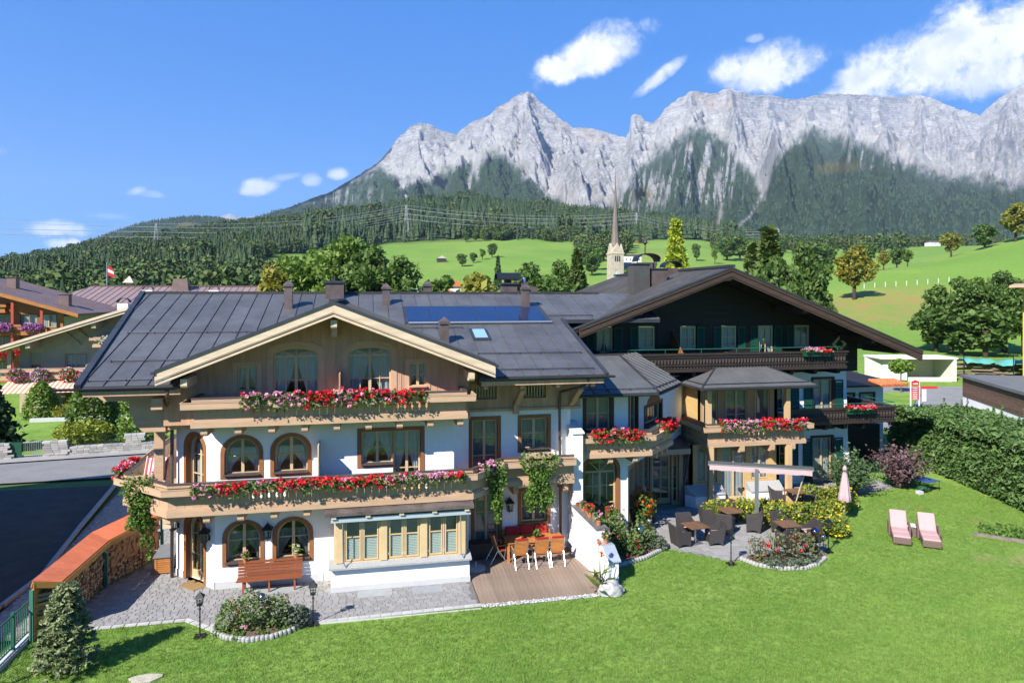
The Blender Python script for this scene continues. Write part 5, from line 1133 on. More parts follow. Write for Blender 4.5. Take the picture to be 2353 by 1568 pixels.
def paving(name, label, poly, w, d, rot=0.0, z=.0, keep=300, skip=None):
    base = struct(MB().prism([(x, y, z-.06) for x, y in poly], (0, 0, .068)).build(name, JOINT, normals=True), label)
    c, s = math.cos(rot), math.sin(rot); L = [(x*c+y*s, -x*s+y*c) for x, y in poly]
    x0, x1 = min(p[0] for p in L), max(p[0] for p in L); y0, y1 = min(p[1] for p in L), max(p[1] for p in L)
    cells = []; j = 0; y = y0
    while y < y1:
        x = x0+(j % 2)*w*.5+random.uniform(-.02, .02)
        while x < x1:
            ww = w*random.choice((.82, 1, 1, 1.3))
            q = [(x+.004, y+.004), (x+ww-.004, y+.004), (x+ww-.004, y+d-.004), (x+.004, y+d-.004)]
            mid = (x+ww/2, y+d/2)
            if inpoly(mid, L) and sum(inpoly(p, L) for p in q) >= 3 and not (skip and skip(mid[0]*c-mid[1]*s, mid[0]*s+mid[1]*c)): cells.append((q, mid))
            x += ww
        y += d; j += 1
    cells.sort(key=lambda e: (e[1][0]*c-e[1][1]*s)**2+(e[1][0]*s+e[1][1]*c)**2)
    unit = MB().hexa([(-.5, -.5, 0), (.5, -.5, 0), (.5, .5, 0), (-.5, .5, 0)], [(-.47, -.46, 1), (.47, -.46, 1), (.47, .46, 1), (-.47, .46, 1)]).mesh('paver', PAVE)
    rest = MB()
    for k, (q, mid) in enumerate(cells):
        h = .026+random.uniform(-.003, .004); wx, wy = q[1][0]-q[0][0], q[2][1]-q[1][1]
        if k < keep:
            o = link('paver', unit, base); o.location = (mid[0]*c-mid[1]*s, mid[0]*s+mid[1]*c, z-.004); o.rotation_euler = (0, 0, rot+random.uniform(-.01, .01)); o.scale = (wx, wy, h)
        else:
            P = [(px*c-py*s, px*s+py*c) for px, py in q]; cxm = sum(p[0] for p in P)/4; cym = sum(p[1] for p in P)/4
            rest.hexa([(px, py, z-.004) for px, py in P], [(cxm+(px-cxm)*.94, cym+(py-cym)*.94, z-.004+h) for px, py in P])
    if rest.v: rest.build('paver_field', PAVEI, base, kind='stuff')
    return base
paving('front_paving', None, [(-8.9, 23.13), (-5.45, 23.2), (-4.45, 22.3), (-1.5, 22.05), (3.66, 22.2), (3.66, 24.3), (-1.0, 24.3), (-1.0, 25.35), (-5.0, 25.35), (-6.65, 26.85), (-6.65, 29.2), (-7.6, 28.9), (-8.7, 26.3), (-9.0, 23.6)], .24, .16, .02)
paving('terrace_paving', None, [(8.75, 25.9), (11.76, 25.65), (13.57, 23.96), (14.2, 24.0), (17.4, 23.6), (18.4, 25.0), (18.6, 27.2), (21.3, 28.6), (21.9, 30.1), (27.1, 31.3), (27.4, 33), (20, 33), (15.2, 30.6), (12.9, 30.95), (11.7, 29.9), (8.6, 29.8)], .26, .26, -.05)
paving('driveway_paving', None, [(-11.2, 22.9), (-9.2, 22.9), (-8.9, 26.2), (-7.8, 29.2), (-6.7, 29.2), (-6.7, 41.5), (-12.55, 41.5), (-11.3, 28)], .22, .15, .05, keep=120)
# light edging of the front paving
eb = struct(MB().box(-1.5, 3.66, 21.98, 22.0, -.05, .01).build('paving_edge', PLINTH))
u_ = MB().box(-.16, .16, -.09, .09, 0, .028).mesh('edge_stone', mat('edge_stone', (.46, .45, .43), .85, .1, 6, rnd=.1))
for k in range(16): o = link('edge_stone', u_, eb); o.location = (-1.32+k*.33, 22.1+.008*k-.02, 0)
for k in range(10): o = link('edge_stone', u_, eb); o.location = (-8.7+k*.35, 23.05, 0)
for k in range(4): o = link('edge_stone', u_, eb); o.location = (-5.3+k*.26, 23.0-k*.24, 0); o.rotation_euler = (0, 0, -.75)
# drain grates set in the paving
for (x, y, w, d, ms) in ((-2.9, 24.75, 1.5, .55, 0), (.35, 23.78, 1.15, .5, 0), (2.1, 23.72, 1.0, .5, 1)):
    t = thing('light_well_cover', ['grey stone light well cover under the garden bench', 'pale stone light well cover below the bay window', 'metal grate in the paving beside the deck'][1 if (x > 0 and not ms) else 2 if ms else 0], 'grate', (x, y, .02))
    MB().box(x-w/2, x+w/2, y-d/2, y+d/2, .012, .034).build('frame', mat('grate_frame', (.33, .34, .34), .6, .08), t)
    if ms:
        for k in range(24): MB().box(x-w/2+.02+k*.04, x-w/2+.038+k*.04, y-d/2+.02, y+d/2-.02, .0345, .042).build('bar', STEEL, t)
# deck
DECK = struct(MB().box(3.68, 8.2, 22.25, 26.49, -.1, .0).build('deck', mat('deck_joist', (.12, .09, .07), .9, .1)))
plk = MB().box(0, .137, 22.24, 26.48, .001, .045).mesh('plank', mat('deck_plank', (.29, .215, .16), .75, .16, 1.4, (7, .5, 1), rnd=.12, bump=.15))
for k in range(30): o = link('plank', plk, DECK); o.location = (3.70+k*.143, random.uniform(-.01, .01), random.uniform(-.001, .002))
g_ = np.random.default_rng(2); n = 2600; P = np.stack([g_.uniform(3.7, 7.8, n), g_.uniform(22.0, 22.24, n), g_.uniform(.0, .03, n)], 1); V, F = leaves(P, .035, 1.0, 1.0, .5)
stuff(link('gravel', np_mesh('gravel', V, F, mat('gravel', (.62, .61, .58), .9, .15, 30, island=.2))), 'white gravel strip along the front of the deck')
# roads
ASPH = mat('asphalt', (.052, .047, .042), .9, .18, 1.2, bump=.3, bscale=60); ASPL = mat('worn_asphalt', (.21, .205, .20), .9, .12, .6, bump=.2, bscale=40)
def sheet(name, poly, z, mt, label=None): return struct(MB().add([(x, y, z) for x, y in poly], [tuple(range(len(poly)))]).build(name, mt, normals=False), label)
sheet('driveway', [(-40, 12), (-11.52, 12), (-11.52, 25.4), (-11.3, 27.8), (-12.05, 33), (-12.95, 40.5), (-40, 40.5)], -.030, ASPH)
sheet('street', [(-70, 40.4), (-5, 42.5), (10, 47), (10, 52), (-13.5, 47.9), (-21, 46.9), (-70, 44)], -.026, ASPL)
sheet('far_verge', [(-70, 44), (-21, 46.9), (-13.5, 47.9), (10, 52), (10, 54), (-14, 49.2), (-22, 48.2), (-70, 46)], .05, mat('pavement_slab', (.30, .29, .28), .9, .1, .5))
m = MB()
for a, b in (((-11.5, 22), (-11.5, 25.3)), ((-11.44, 25.35), (-11.28, 27.8)), ((-11.28, 27.85), (-12.0, 33)), ((-12.02, 33.05), (-12.92, 40.4))): m.bar((*a, .02), (*b, .02), .16, .12)
struct(m.build('kerb', mat('kerb_stone', (.34, .34, .34), .85, .1, 3)))
m = MB(); m.bar((-12.35, 22.2, .06), (-11.9, 25.0, .06), .3, .16); struct(m.build('kerb', MATS['kerb_stone']))
sheet('side_road', [(27, 33), (31, 33.2), (34, 44), (40, 46), (46, 48), (54, 50), (62, 56), (78, 58), (96, 66), (110, 84), (62, 92), (40, 84), (30, 60), (27, 48)], -.03, mat('grey_asphalt', (.24, .24, .24), .9, .12, .4))
sheet('gravel_road', [(52, 88), (62, 78), (86, 84), (130, 70), (150, 80), (110, 100), (60, 104)], .02, mat('gravel_road', (.52, .50, .47), .95, .12, .3))
sheet('verge', [(43.5, 52.5), (49.5, 55), (55.5, 60.5), (54.5, 63), (50, 61), (44.5, 57)], .03, LAWN)
# ================================================================== vegetation in the garden
LEAFG = leaf_mat('garden_leaf', (.075, .155, .024), (.14, .225, .045), scale=4); LEAFD = leaf_mat('garden_leaf_dark', (.03, .07, .018), (.055, .10, .028), scale=4)
GER = leaf_mat('geranium_leaf', (.055, .115, .02), (.10, .17, .035), scale=4)
def petal_mat(nm, c1, c2): return leaf_mat(nm, c1, c2, transl=.25, rough=.5, scale=3)
RED = petal_mat('red_petal', (.58, .012, .03), (.74, .03, .045)); PINK = petal_mat('pink_petal', (.62, .22, .40), (.78, .42, .58)); CRIM = petal_mat('crimson_petal', (.55, .01, .05), (.7, .02, .04))
YELP = petal_mat('yellow_petal', (.75, .52, .02), (.85, .65, .05)); ORP = petal_mat('orange_petal', (.75, .12, .02), (.8, .2, .03)); PURP = petal_mat('purple_petal', (.42, .10, .42), (.62, .28, .62)); WHP = petal_mat('white_petal', (.75, .65, .72), (.8, .75, .8)); DPUR = petal_mat('deep_purple_petal', (.06, .015, .09), (.12, .03, .12))
def heads(C, r, n, size, mt, name, par):
    """flower heads: little balls of petals"""
    k = len(C); d = rng.normal(size=(k*n, 3)); d /= np.linalg.norm(d, axis=1)[:, None]
    P = np.repeat(np.asarray(C), n, 0)+d*(r*rng.uniform(.6, 1, k*n))[:, None]*np.array([1, 1, .8]); V, F = leaves(P, size, .4, 1.1, .3)
    link(name, np_mesh(name, V, F, mt), par, kind='stuff')
def flower_row(label, a, b, z, w=.16, hgt=.34, dens=40, mix=.5, droop=.26, cat='flower box', box=TAN, group='geranium boxes on the balconies', boxh=.16, name='geranium_box', cols=(RED, PINK), seed=0):
    a = Vector(a); b = Vector(b); L = (b-a).length; t = (b-a)/L; g = np.random.default_rng(seed+50)
    o = thing(name, label, cat, (a+b)/2+Vector((0, 0, z)), group)
    MB().bar(a+Vector((0, 0, z+boxh/2)), b+Vector((0, 0, z+boxh/2)), w*1.15, boxh).build('planter', box, o)
    n = int(L*330); s = g.uniform(0, 1, n); lump = 1+.45*fbm(s*L*1.3+seed, s*0+seed*3.1, 2)
    nn = Vector((t.y, -t.x, 0)); off = g.normal(size=n)*w*.75+.03; zz = z+boxh*.8+g.uniform(-.1, 1, n)*hgt*.8*lump; dr = g.uniform(0, 1, n) < .16
    off = np.where(dr, w*.5+g.uniform(.02, .16, n), off); zz = np.where(dr, z+boxh-g.uniform(0, droop, n), zz)
    P = np.array([a.x, a.y, 0])+np.outer(s*L, [t.x, t.y, 0])+np.outer(off, [nn.x, nn.y, 0]); P[:, 2] = zz
    link('foliage', foliage_mesh('foliage', P, .075, GER), o)
    k = int(L*dens); s = g.uniform(0.01, .99, k); lump = 1+.45*fbm(s*L*1.3+seed, s*0+seed*3.1, 2); off = g.normal(size=k)*w*.8+.07; zz = z+boxh+g.uniform(.1, 1.08, k)*hgt*lump*.85; dr = g.uniform(0, 1, k) < .14
    off = np.where(dr, w*.5+g.uniform(.06, .16, k), off); zz = np.where(dr, z+boxh-g.uniform(-.05, droop*.8, k), zz)
    C = np.array([a.x, a.y, 0])+np.outer(s*L, [t.x, t.y, 0])+np.outer(off, [nn.x, nn.y, 0]); C[:, 2] = zz
    pk = fbm(s*L*1.6+9+seed*2, s*0+1.7, 2)+g.normal(size=k)*.22 > .06
    heads(C[~pk], .075, 14, .07, cols[0], 'red_blossoms', o); heads(C[pk], .068, 13, .062, cols[1], 'pink_blossoms', o); return o
flower_row('long box of red and pink geraniums on the upper gable balcony', (-3.95, 23.95, 0), (2.1, 23.95, 0), 6.37, seed=1)
flower_row('longest row of red and pink geraniums along the lower front balcony', (-5.45, 23.98, 0), (3.45, 23.98, 0), 3.6, seed=2, hgt=.22, dens=30)
flower_row('red geraniums on the lower balcony corner above the driveway', (-8.3, 28.2, 0), (-8.28, 26.3, 0), 3.6, seed=3, dens=50)
flower_row('pink and red geraniums on the small side balcony above the driveway', (-8.25, 40, 0), (-8.25, 34, 0), 4.85, seed=4, dens=36)
flower_row('red and pink geraniums on the link wing balcony beside the white buttress', (8.72, 26.04, 0), (10.85, 26.04, 0), zk(3.68), seed=5)
flower_row('red geraniums with dark purple blooms on the slanted end of the wing balcony', (11.95, 26.65, 0), (13.0, 27.7, 0), zk(3.78), seed=6, cols=(RED, WHP), dens=60)
flower_row('red and pink geraniums on the pavilion balcony', (16.35, 29.92, 0), (20.85, 29.92, 0), 3.65, seed=7, dens=52)
flower_row('green trough of pink and red geraniums on the top dark balcony', (21.75, 31.3, 0), (23.25, 31.3, 0), 6.95, box=GREENS, seed=8, hgt=.2, droop=.05, boxh=.26)
flower_row('green trough of pink and red geraniums on the lower dark balcony', (24.25, 31.3, 0), (25.85, 31.3, 0), 3.95, box=GREENS, seed=9, hgt=.18, droop=.05, boxh=.27)
flower_row('pink geraniums at the balcony corner above the deck', (4.05, 24.3, 0), (4.5, 24.75, 0), 3.6, seed=10, cols=(PINK, PINK))
def ivy(label, c, w, d, z0, z1, n, tails=()):
    o = thing('hanging_plant', label, 'plant', (c[0], c[1], z1), 'green hanging plants on the balcony rail'); g = np.random.default_rng(int(n)); m = n
    t = g.uniform(0, 1, m)**.8; ww = w*(1-.35*t)*(1+.3*np.sin(t*9+c[0])); P = np.stack([c[0]+g.uniform(-1, 1, m)*ww/2, c[1]+g.normal(size=m)*d*.5*(1-.5*t), z1-t*(z1-z0)+g.normal(size=m)*.05], 1)
    for (tx, tz0, tz1) in tails:
        k = 160; q = g.uniform(0, 1, k); P = np.concatenate([P, np.stack([c[0]+tx+.04*np.sin(q*12)+g.normal(size=k)*.05, c[1]+g.normal(size=k)*.04, tz1+(tz0-tz1)*q], 1)])
    link('foliage', foliage_mesh('foliage', P, .075, LEAFG, .1, 1.3), o); MB().bar((c[0]-w*.4, c[1]+.05, z1-.12), (c[0]+w*.4, c[1]+.05, z1-.12), .18, .16).build('planter', TAN, o); return o
ivy('dense green ivy trailing from the balcony corner over the firewood shelter', (-7.25, 24.98), .95, .5, 2.35, 4.1, 2400, ((.3, 1.3, 2.5), (.1, 1.7, 2.6)))
ivy('narrow green creeper hanging from the balcony at the deck corner', (4.72, 24.75), .62, .35, 2.3, 4.0, 1300, ((.0, 1.75, 2.6),))
ivy('wide green creeper hanging from the balcony over the red bench', (6.4, 25.2), 1.25, .4, 2.15, 4.15, 2600, ((.15, 1.9, 2.4), (-.3, 1.95, 2.4)))
def bush(name, label, x, y, r, h, n, ls, mt, seed=0, stems=5, flowers=None, group=None, cat='shrub', z=0.0, lump=.3):
    o = thing(name, label, cat, (x, y, z), group); g = np.random.default_rng(seed+900)
    P = ell_pts(n, (x, y, z+h*.52), (r, r, h*.5), .35, lump, seed); P[:, 2] = np.maximum(P[:, 2], z+.03)
    link('foliage', foliage_mesh('foliage', P, ls, mt), o)
    m = MB()
    for k in range(stems):
        a = g.uniform(0, 6.28); q = r*g.uniform(.3, .8); m.tube([(x+.03*k, y, z-.05), (x+q*.5*math.cos(a), y+q*.5*math.sin(a), z+h*.45), (x+q*math.cos(a), y+q*math.sin(a), z+h*g.uniform(.6, .95))], [.018, .012, .006], 5)
    m.build('stems', BARK, o, kind='stuff')
    if flowers:
        for (mt2, cnt, rr, sz, nm) in flowers:
            C = ell_pts(cnt, (x, y, z+h*.56), (r*1.02, r*1.02, h*.5), .9, lump, seed+7); C[:, 2] = np.maximum(C[:, 2], z+h*.25); heads(C, rr, 10, sz, mt2, nm, o)
    return o
def bed(label, outline, edge, hz=.06, mt=None):
    o = thing('flower_bed', label, 'flower bed', (outline[0][0], outline[0][1], 0)); k = len(outline); c = (sum(p[0] for p in outline)/k, sum(p[1] for p in outline)/k)
    MB().add([(x, y, .0) for x, y in outline]+[(c[0]+(x-c[0])*.75, c[1]+(y-c[1])*.75, hz) for x, y in outline]+[(c[0], c[1], hz+.05)], [(i, (i+1) % k, k+(i+1) % k, k+i) for i in range(k)]+[(k+i, k+(i+1) % k, 2*k) for i in range(k)]).build('soil', mt or mat('soil', (.17, .115, .075), .95, .3, 6, bump=.6, bscale=20), o, normals=True)
    me = MB().lathe([(.075, 0), (.075, .09), (.055, .125), (.001, .13)], (0, 0, 0), 8).mesh('edging_stone', mat('edging_stone', (.36, .35, .33), .9, .12, 5, rnd=.08)); 
    for (p, q) in zip(edge, edge[1:]):
        L = math.dist(p, q); kk = max(1, round(L/.14))
        for i in range(kk): s = link('edging_stone', me, o); s.location = (p[0]+(q[0]-p[0])*i/kk, p[1]+(q[1]-p[1])*i/kk, 0)
    return o
e1 = [(-4.45, 22.35), (-4.38, 21.95), (-3.9, 21.52), (-3.3, 21.27), (-2.65, 21.33), (-2.2, 21.58), (-1.85, 21.9)]
bed('half round rose bed with stone edging between the two front lamps', e1+[(-2.4, 22.2), (-3.4, 22.3)], e1)
LAV = leaf_mat('grey_green_leaf', (.10, .13, .085), (.15, .18, .12), scale=4)
ROSE = leaf_mat('rose_leaf', (.085, .145, .035), (.17, .225, .07), scale=4)
bush('rose_bush', 'rose bush at the left end of the front rose bed', -3.9, 21.98, .42, .85, 620, .068, ROSE, 1, flowers=[(petal_mat('salmon_petal', (.7, .25, .2), (.75, .35, .3)), 6, .05, .05, 'blossoms')], group='rose bushes in the front bed')
bush('rose_bush', 'tallest rose bush beside the mirror ball in the front bed', -3.25, 21.9, .44, 1.1, 760, .068, ROSE, 2, flowers=[(PINK, 6, .06, .055, 'blossoms')], group='rose bushes in the front bed')
bush('rose_bush', 'rose bush with one bright pink bloom right of the mirror ball', -2.62, 22.0, .42, .9, 640, .068, ROSE, 3, flowers=[(petal_mat('hot_pink_petal', (.75, .06, .25), (.8, .12, .3)), 5, .07, .06, 'blossoms')], group='rose bushes in the front bed')
bush('lavender', 'grey green lavender clump at the right end of the front bed', -2.0, 22.05, .38, .5, 900, .07, LAV, 4, stems=2, cat='plant')
for k, (x, y) in enumerate(((-4.2, 21.9), (-3.6, 21.55), (-2.9, 21.5), (-2.35, 21.75))): bush('ground_plant', ['low plant at the left tip of the front rose bed', 'low plant below the left rose bush', 'low plant in front of the mirror ball', 'low plant below the right rose bush'][k], x, y, .2, .16, 160, .06, LEAFG, 20+k, stems=1, cat='plant')
e2 = [(9.1, 24.2), (9.7, 24.5), (10.5, 24.86), (11.44, 25.5), (11.9, 25.9)]
bed('rose bed with stone edging right of the white terrace wall', e2+[(11.6, 26.7), (10.3, 27.3), (8.8, 26.8), (8.7, 24.6)], e2)
bush('rose_bush', 'tall leafy rose bush against the white terrace wall', 9.35, 25.7, .62, 1.35, 1000, .085, ROSE, 5, flowers=[(PINK, 9, .07, .06, 'blossoms')], group='rose bushes in the wall bed')
bush('rose_bush', 'rose bush with red blooms in the bed by the white wall', 10.0, 25.3, .5, .8, 700, .08, ROSE, 6, flowers=[(RED, 6, .06, .06, 'blossoms')], group='rose bushes in the wall bed')
bush('rose_bush', 'loose rose bush behind the mirror ball near the terrace table', 10.9, 26.1, .5, .95, 560, .085, ROSE, 7, flowers=[(WHP, 5, .06, .06, 'blossoms')], group='rose bushes in the wall bed')
bush('rose_bush', 'small rose bush with pale pink blooms beside the flower pots', 9.9, 27.0, .5, 1.25, 900, .085, ROSE, 8, flowers=[(PINK, 7, .07, .06, 'blossoms'), (RED, 2, .07, .06, 'red_blossoms')], group='rose bushes in the wall bed')
bush('lavender', 'grey green lavender at the tip of the bed beside the terrace', 11.35, 25.75, .35, .45, 700, .07, LAV, 9, stems=2, cat='plant')
e3 = [(14.0, 23.95), (14.25, 23.3), (14.9, 22.78), (15.8, 22.66), (16.5, 22.9), (17.25, 23.45)]
bed('half round bed of red roses at the terrace front corner', e3+[(17.4, 24.2), (16, 24.4), (14.4, 24.4)], e3)
DRYR = leaf_mat('sparse_rose_leaf', (.11, .13, .045), (.20, .20, .09), scale=4)
for k, (x, y, h, lb) in enumerate(((14.5, 23.7, .9, 'spindly rose bush at the left of the red rose bed'), (15.1, 23.5, 1.1, 'rose bush with several red blooms in the red rose bed'), (15.8, 23.4, 1.15, 'rose bush with an orange red bloom in the middle of the red rose bed'), (16.5, 23.6, 1.0, 'rose bush with red blooms below the dark mirror ball'), (17.0, 23.8, .8, 'rose bush at the right end of the red rose bed'))):
    bush('rose_bush', lb, x, y, .34, h, 210, .075, DRYR, 30+k, flowers=[(RED, 4, .075, .065, 'blossoms')], group='rose bushes in the red rose bed', stems=9)
for k, (x, y) in enumerate(((14.8, 23.1), (15.6, 22.95), (16.4, 23.2))): bush('lavender', ['grey lavender at the left front of the red rose bed', 'grey lavender at the middle front of the red rose bed', 'grey lavender at the right front of the red rose bed'][k], x, y, .35, .28, 420, .07, LAV, 40+k, stems=2, cat='plant')
YSL = leaf_mat('yellow_shrub_leaf', (.13, .19, .028), (.22, .27, .045), scale=3)
for k, (x, y, r, h, lb) in enumerate(((15.6, 28.5, .7, .75, 'yellow flowering shrub at the left end of the row by the french door'), (16.7, 28.5, .8, .85, 'yellow flowering shrub in front of the french door'), (17.6, 28.2, .6, .8, 'yellow flowering shrub behind the awning post'), (17.6, 27.05, .7, .95, 'tall yellow flowering shrub right of the awning post'), (18.7, 27.0, .75, .95, 'yellow flowering shrub behind the right terrace table'), (19.6, 26.7, .7, 1.0, 'yellow flowering shrub at the corner nearest the parasol'), (19.1, 25.5, .5, .8, 'yellow flowering shrub beside the lamp at the terrace corner'), (21.0, 29.3, .75, .9, 'yellow flowering shrub behind the back terrace table'), (21.9, 28.8, .7, .95, 'yellow flowering shrub at the far corner by the green juniper'))):
    bush('yellow_shrub', lb, x, y, r, h, 1500, .075, YSL, 60+k, flowers=[(YELP, 60, .045, .045, 'yellow_blossoms')], group='yellow shrubs round the terrace')
# green arching juniper, purple barberry
def spray_bush(name, label, x, y, r, h, n, mt, seed, cat='shrub', lean=.6, ls=.085, leafn=26):
    o = thing(name, label, cat, (x, y, 0)); g = np.random.default_rng(seed); P = []; m = MB()
    for k in range(n):
        a = g.uniform(0, 6.28); L = g.uniform(.55, 1.05); out = r*g.uniform(.2, 1)*L; hz = h*L*g.uniform(.55, 1.02)*(1-.35*(out/r)); q = np.linspace(.15, 1, leafn)[:, None]
        c = np.array([x, y, 0])+np.hstack([math.cos(a)*out*q**1.1, math.sin(a)*out*q**1.1, hz*q*(1.12-.12*q)]); P.append(c+g.normal(size=c.shape)*.045)
        if k % 6 == 0: m.tube([tuple(c[0]), tuple(c[len(c)//2]), tuple(c[-1])], [.02, .012, .005], 4)
    link('foliage', foliage_mesh('foliage', np.concatenate(P), ls, mt, .1, 1.8), o); m.build('stems', BARK, o, kind='stuff'); return o
spray_bush('juniper', 'green feathery juniper beside the closed parasol', 24.0, 30.8, 1.7, 2.7, 230, leaf_mat('juniper_leaf', (.07, .13, .05), (.12, .185, .08), scale=3), 4)
spray_bush('barberry', 'purple leaved barberry bush near the robot mower shelter', 27.3, 31.2, 1.75, 2.95, 240, leaf_mat('purple_leaf', (.09, .05, .055), (.17, .105, .11), scale=3, transl=.15), 5)
# spruce hedge with leaders
hd = thing('spruce_hedge', 'tall clipped spruce hedge along the right edge of the lawn', 'hedge', (33, 30, 0))
g = np.random.default_rng(77); n = 62000
s = g.uniform(0, 1, n); HB = np.array([(29.2, 24.0), (30.2, 27.3), (31.2, 31.0), (31.9, 34.6), (32.6, 37.8)]); fx = np.interp(s, np.linspace(0, 1, 5), HB[:, 0]); fy = np.interp(s, np.linspace(0, 1, 5), HB[:, 1])
face = g.uniform(0, 1, n); top = 2.95+.25*fbm(fx/1.2, fy/1.2, 3)
front = face < .55; end = face > .93
dep = np.where(front, g.uniform(-.15, .5, n)+.25*fbm(s*30, face*10, 2), g.uniform(0, 4.6, n)); zz = np.where(front, top*g.uniform(.02, 1.0, n), top+g.uniform(-.35, .12, n))
dep = np.where(front, dep+.55*(zz/3)**2, dep)
px = fx+dep*.97; py = fy-dep*.24
e_ = g.uniform(0, 4.4, n); px = np.where(end, 32.4+e_, px); py = np.where(end, 38.0-e_*.1+g.normal(size=n)*.2, py); zz = np.where(end, 2.9*g.uniform(0, 1, n), zz)
P = np.stack([px, py, zz+.08*fbm(px*2, py*2, 2)], 1); V, F = leaves(P, .115, .25, 2.1, .45)
HM = leaf_mat('hedge_needle', (.055, .115, .028), (.12, .19, .055), scale=1.2, transl=.15)
link('foliage', np_mesh('foliage', V, F, HM), hd)
for k in range(26):
    t = g.uniform(.05, 1); x = np.interp(t, np.linspace(0, 1, 5), HB[:, 0])+g.uniform(.5, 4.4); y = np.interp(t, np.linspace(0, 1, 5), HB[:, 1])-.5+g.uniform(-.3, .6); h = g.uniform(.5, 1.1)
    q = np.linspace(0, 1, 26)[:, None]; PP = np.hstack([x+g.normal(size=(26, 1))*.13*(1-q), y+g.normal(size=(26, 1))*.13*(1-q), 2.85+h*q]); V, F = leaves(PP, .11, .2, 2, .3); link('leader', np_mesh('leader', V, F, HM), hd)
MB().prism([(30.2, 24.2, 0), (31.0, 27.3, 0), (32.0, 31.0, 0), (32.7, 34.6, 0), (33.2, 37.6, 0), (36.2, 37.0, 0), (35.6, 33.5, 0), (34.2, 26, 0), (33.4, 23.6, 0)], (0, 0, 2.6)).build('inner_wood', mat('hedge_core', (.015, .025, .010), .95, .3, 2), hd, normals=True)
# stone pine in the lower left corner
pn = thing('stone_pine', 'bushy grey green stone pine on the lawn beside the firewood shelter', 'tree', (-7.75, 20.5, 0)); P = []; g = np.random.default_rng(12)
for k in range(560):
    z = g.uniform(.1, 2.3); rr = .82*(1-(z/2.5))**.6*g.uniform(.25, 1.05); a = g.uniform(0, 6.28); c = np.array([-7.75+rr*math.cos(a), 20.5+rr*math.sin(a), z]); d = g.normal(size=(14, 3)); d[:, 2] = np.abs(d[:, 2])+.5; d /= np.linalg.norm(d, axis=1)[:, None]; P.append(c+d*.075)
link('crown', foliage_mesh('crown', np.concatenate(P), .055, leaf_mat('pine_needle', (.14, .19, .07), (.26, .28, .14), scale=5, transl=.15), .6, 2.6), pn)
MB().tube([(-7.75, 20.5, -.1), (-7.75, 20.5, 2.1)], [.06, .01], 7).build('trunk', BARK, pn)
# canna and boulder by the end of the wall
cn = thing('canna', 'canna plant with long striped leaves and orange flower at the wall end', 'plant', (7.75, 22.3, 0)); g = np.random.default_rng(21)
for k in range(20):
    a = g.uniform(0, 6.28); L = g.uniform(.35, .75); b0 = Vector((7.8+g.normal()*.1, 22.35+g.normal()*.1, g.uniform(.1, .6))); d = Vector((math.cos(a), math.sin(a), g.uniform(.6, 1.4))).normalized(); sd = d.cross(Vector((0, 0, 1))).normalized()*.085; mid = b0+d*L*.5; tip = b0+d*L+Vector((math.cos(a), math.sin(a), -.5))*.12
    MB().add([b0, mid-sd, mid+Vector((0, 0, -.02)), mid+sd, tip], [(0, 1, 2), (0, 2, 3), (1, 4, 2), (2, 4, 3)]).build('leaf', leaf_mat('canna_leaf', (.10, .15, .025), (.20, .22, .05), rnd=.25, scale=3), cn)
for k, (x, h) in enumerate(((7.72, 1.75), (7.82, 1.35), (8.0, 1.2), (8.12, 1.0))):
    MB().tube([(7.8, 22.35, .1), (x, 22.3, h)], [.018, .01], 6).build('stalk', LEAFG, cn)
    if k < 2: heads(np.array([[x, 22.3, h], [x+.03, 22.3, h-.1]]), .07, 10, .08, ORP, 'blossom', cn)
g = np.random.default_rng(5); bm = bmesh.new(); bmesh.ops.create_icosphere(bm, subdivisions=3, radius=1)
for v in bm.verts:
    d = v.co.normalized(); k = 1+.25*float(fbm(np.array(d.x*1.6+3), np.array(d.y*1.6+d.z*2.1), 3)); v.co = Vector((d.x*.44*k, d.y*.34*k, max(-.1, d.z*.36*k)))
    if v.co.x > .22: v.co.z *= .8
me = bpy.data.meshes.new('boulder'); bm.to_mesh(me); bm.free(); me.materials.append(mat('boulder_stone', (.46, .45, .44), .9, .25, 5, bump=.7, bscale=10))
tag(link('boulder', me, loc=(8.12, 22.2, .1)), 'pale grey boulder on the lawn at the end of the white wall', 'boulder')
for x, y, r, lb in ((-5.6, 19.75, .35, 'flat pale stepping stone in the front lawn'), ):
    k = 11; tag(MB().prism([(x+r*(1.15+.2*math.sin(3*q))*math.cos(q), y+r*.6*math.sin(q), -.03) for q in [2*math.pi*i/k for i in range(k)]], (0, 0, .06)).build('stepping_stone', mat('stepping_stone', (.5, .45, .36), .9, .12, 5)), lb, 'stone')
# raised planting strip at the far right
rb = thing('raised_bed', 'low timber edged planting bed at the right edge of the lawn', 'flower bed', (27.6, 22.5, 0)); MB().bar((24.9, 24.4, .06), (27.9, 21.6, .06), .12, .14).build('edge_beam', mat('grey_timber', (.22, .18, .14), .9, .2, 3), rb)
g = np.random.default_rng(3); P = np.stack([g.uniform(0, 1, 900), g.uniform(0, 1, 900), g.uniform(.02, .35, 900)], 1); P = np.stack([25.2+P[:, 0]*3.2+P[:, 1]*1.2, 24.5-P[:, 0]*2.9+P[:, 1]*1.0, P[:, 2]*(.4+P[:, 0])], 1); link('foliage', foliage_mesh('foliage', P, .09, LEAFG), rb)
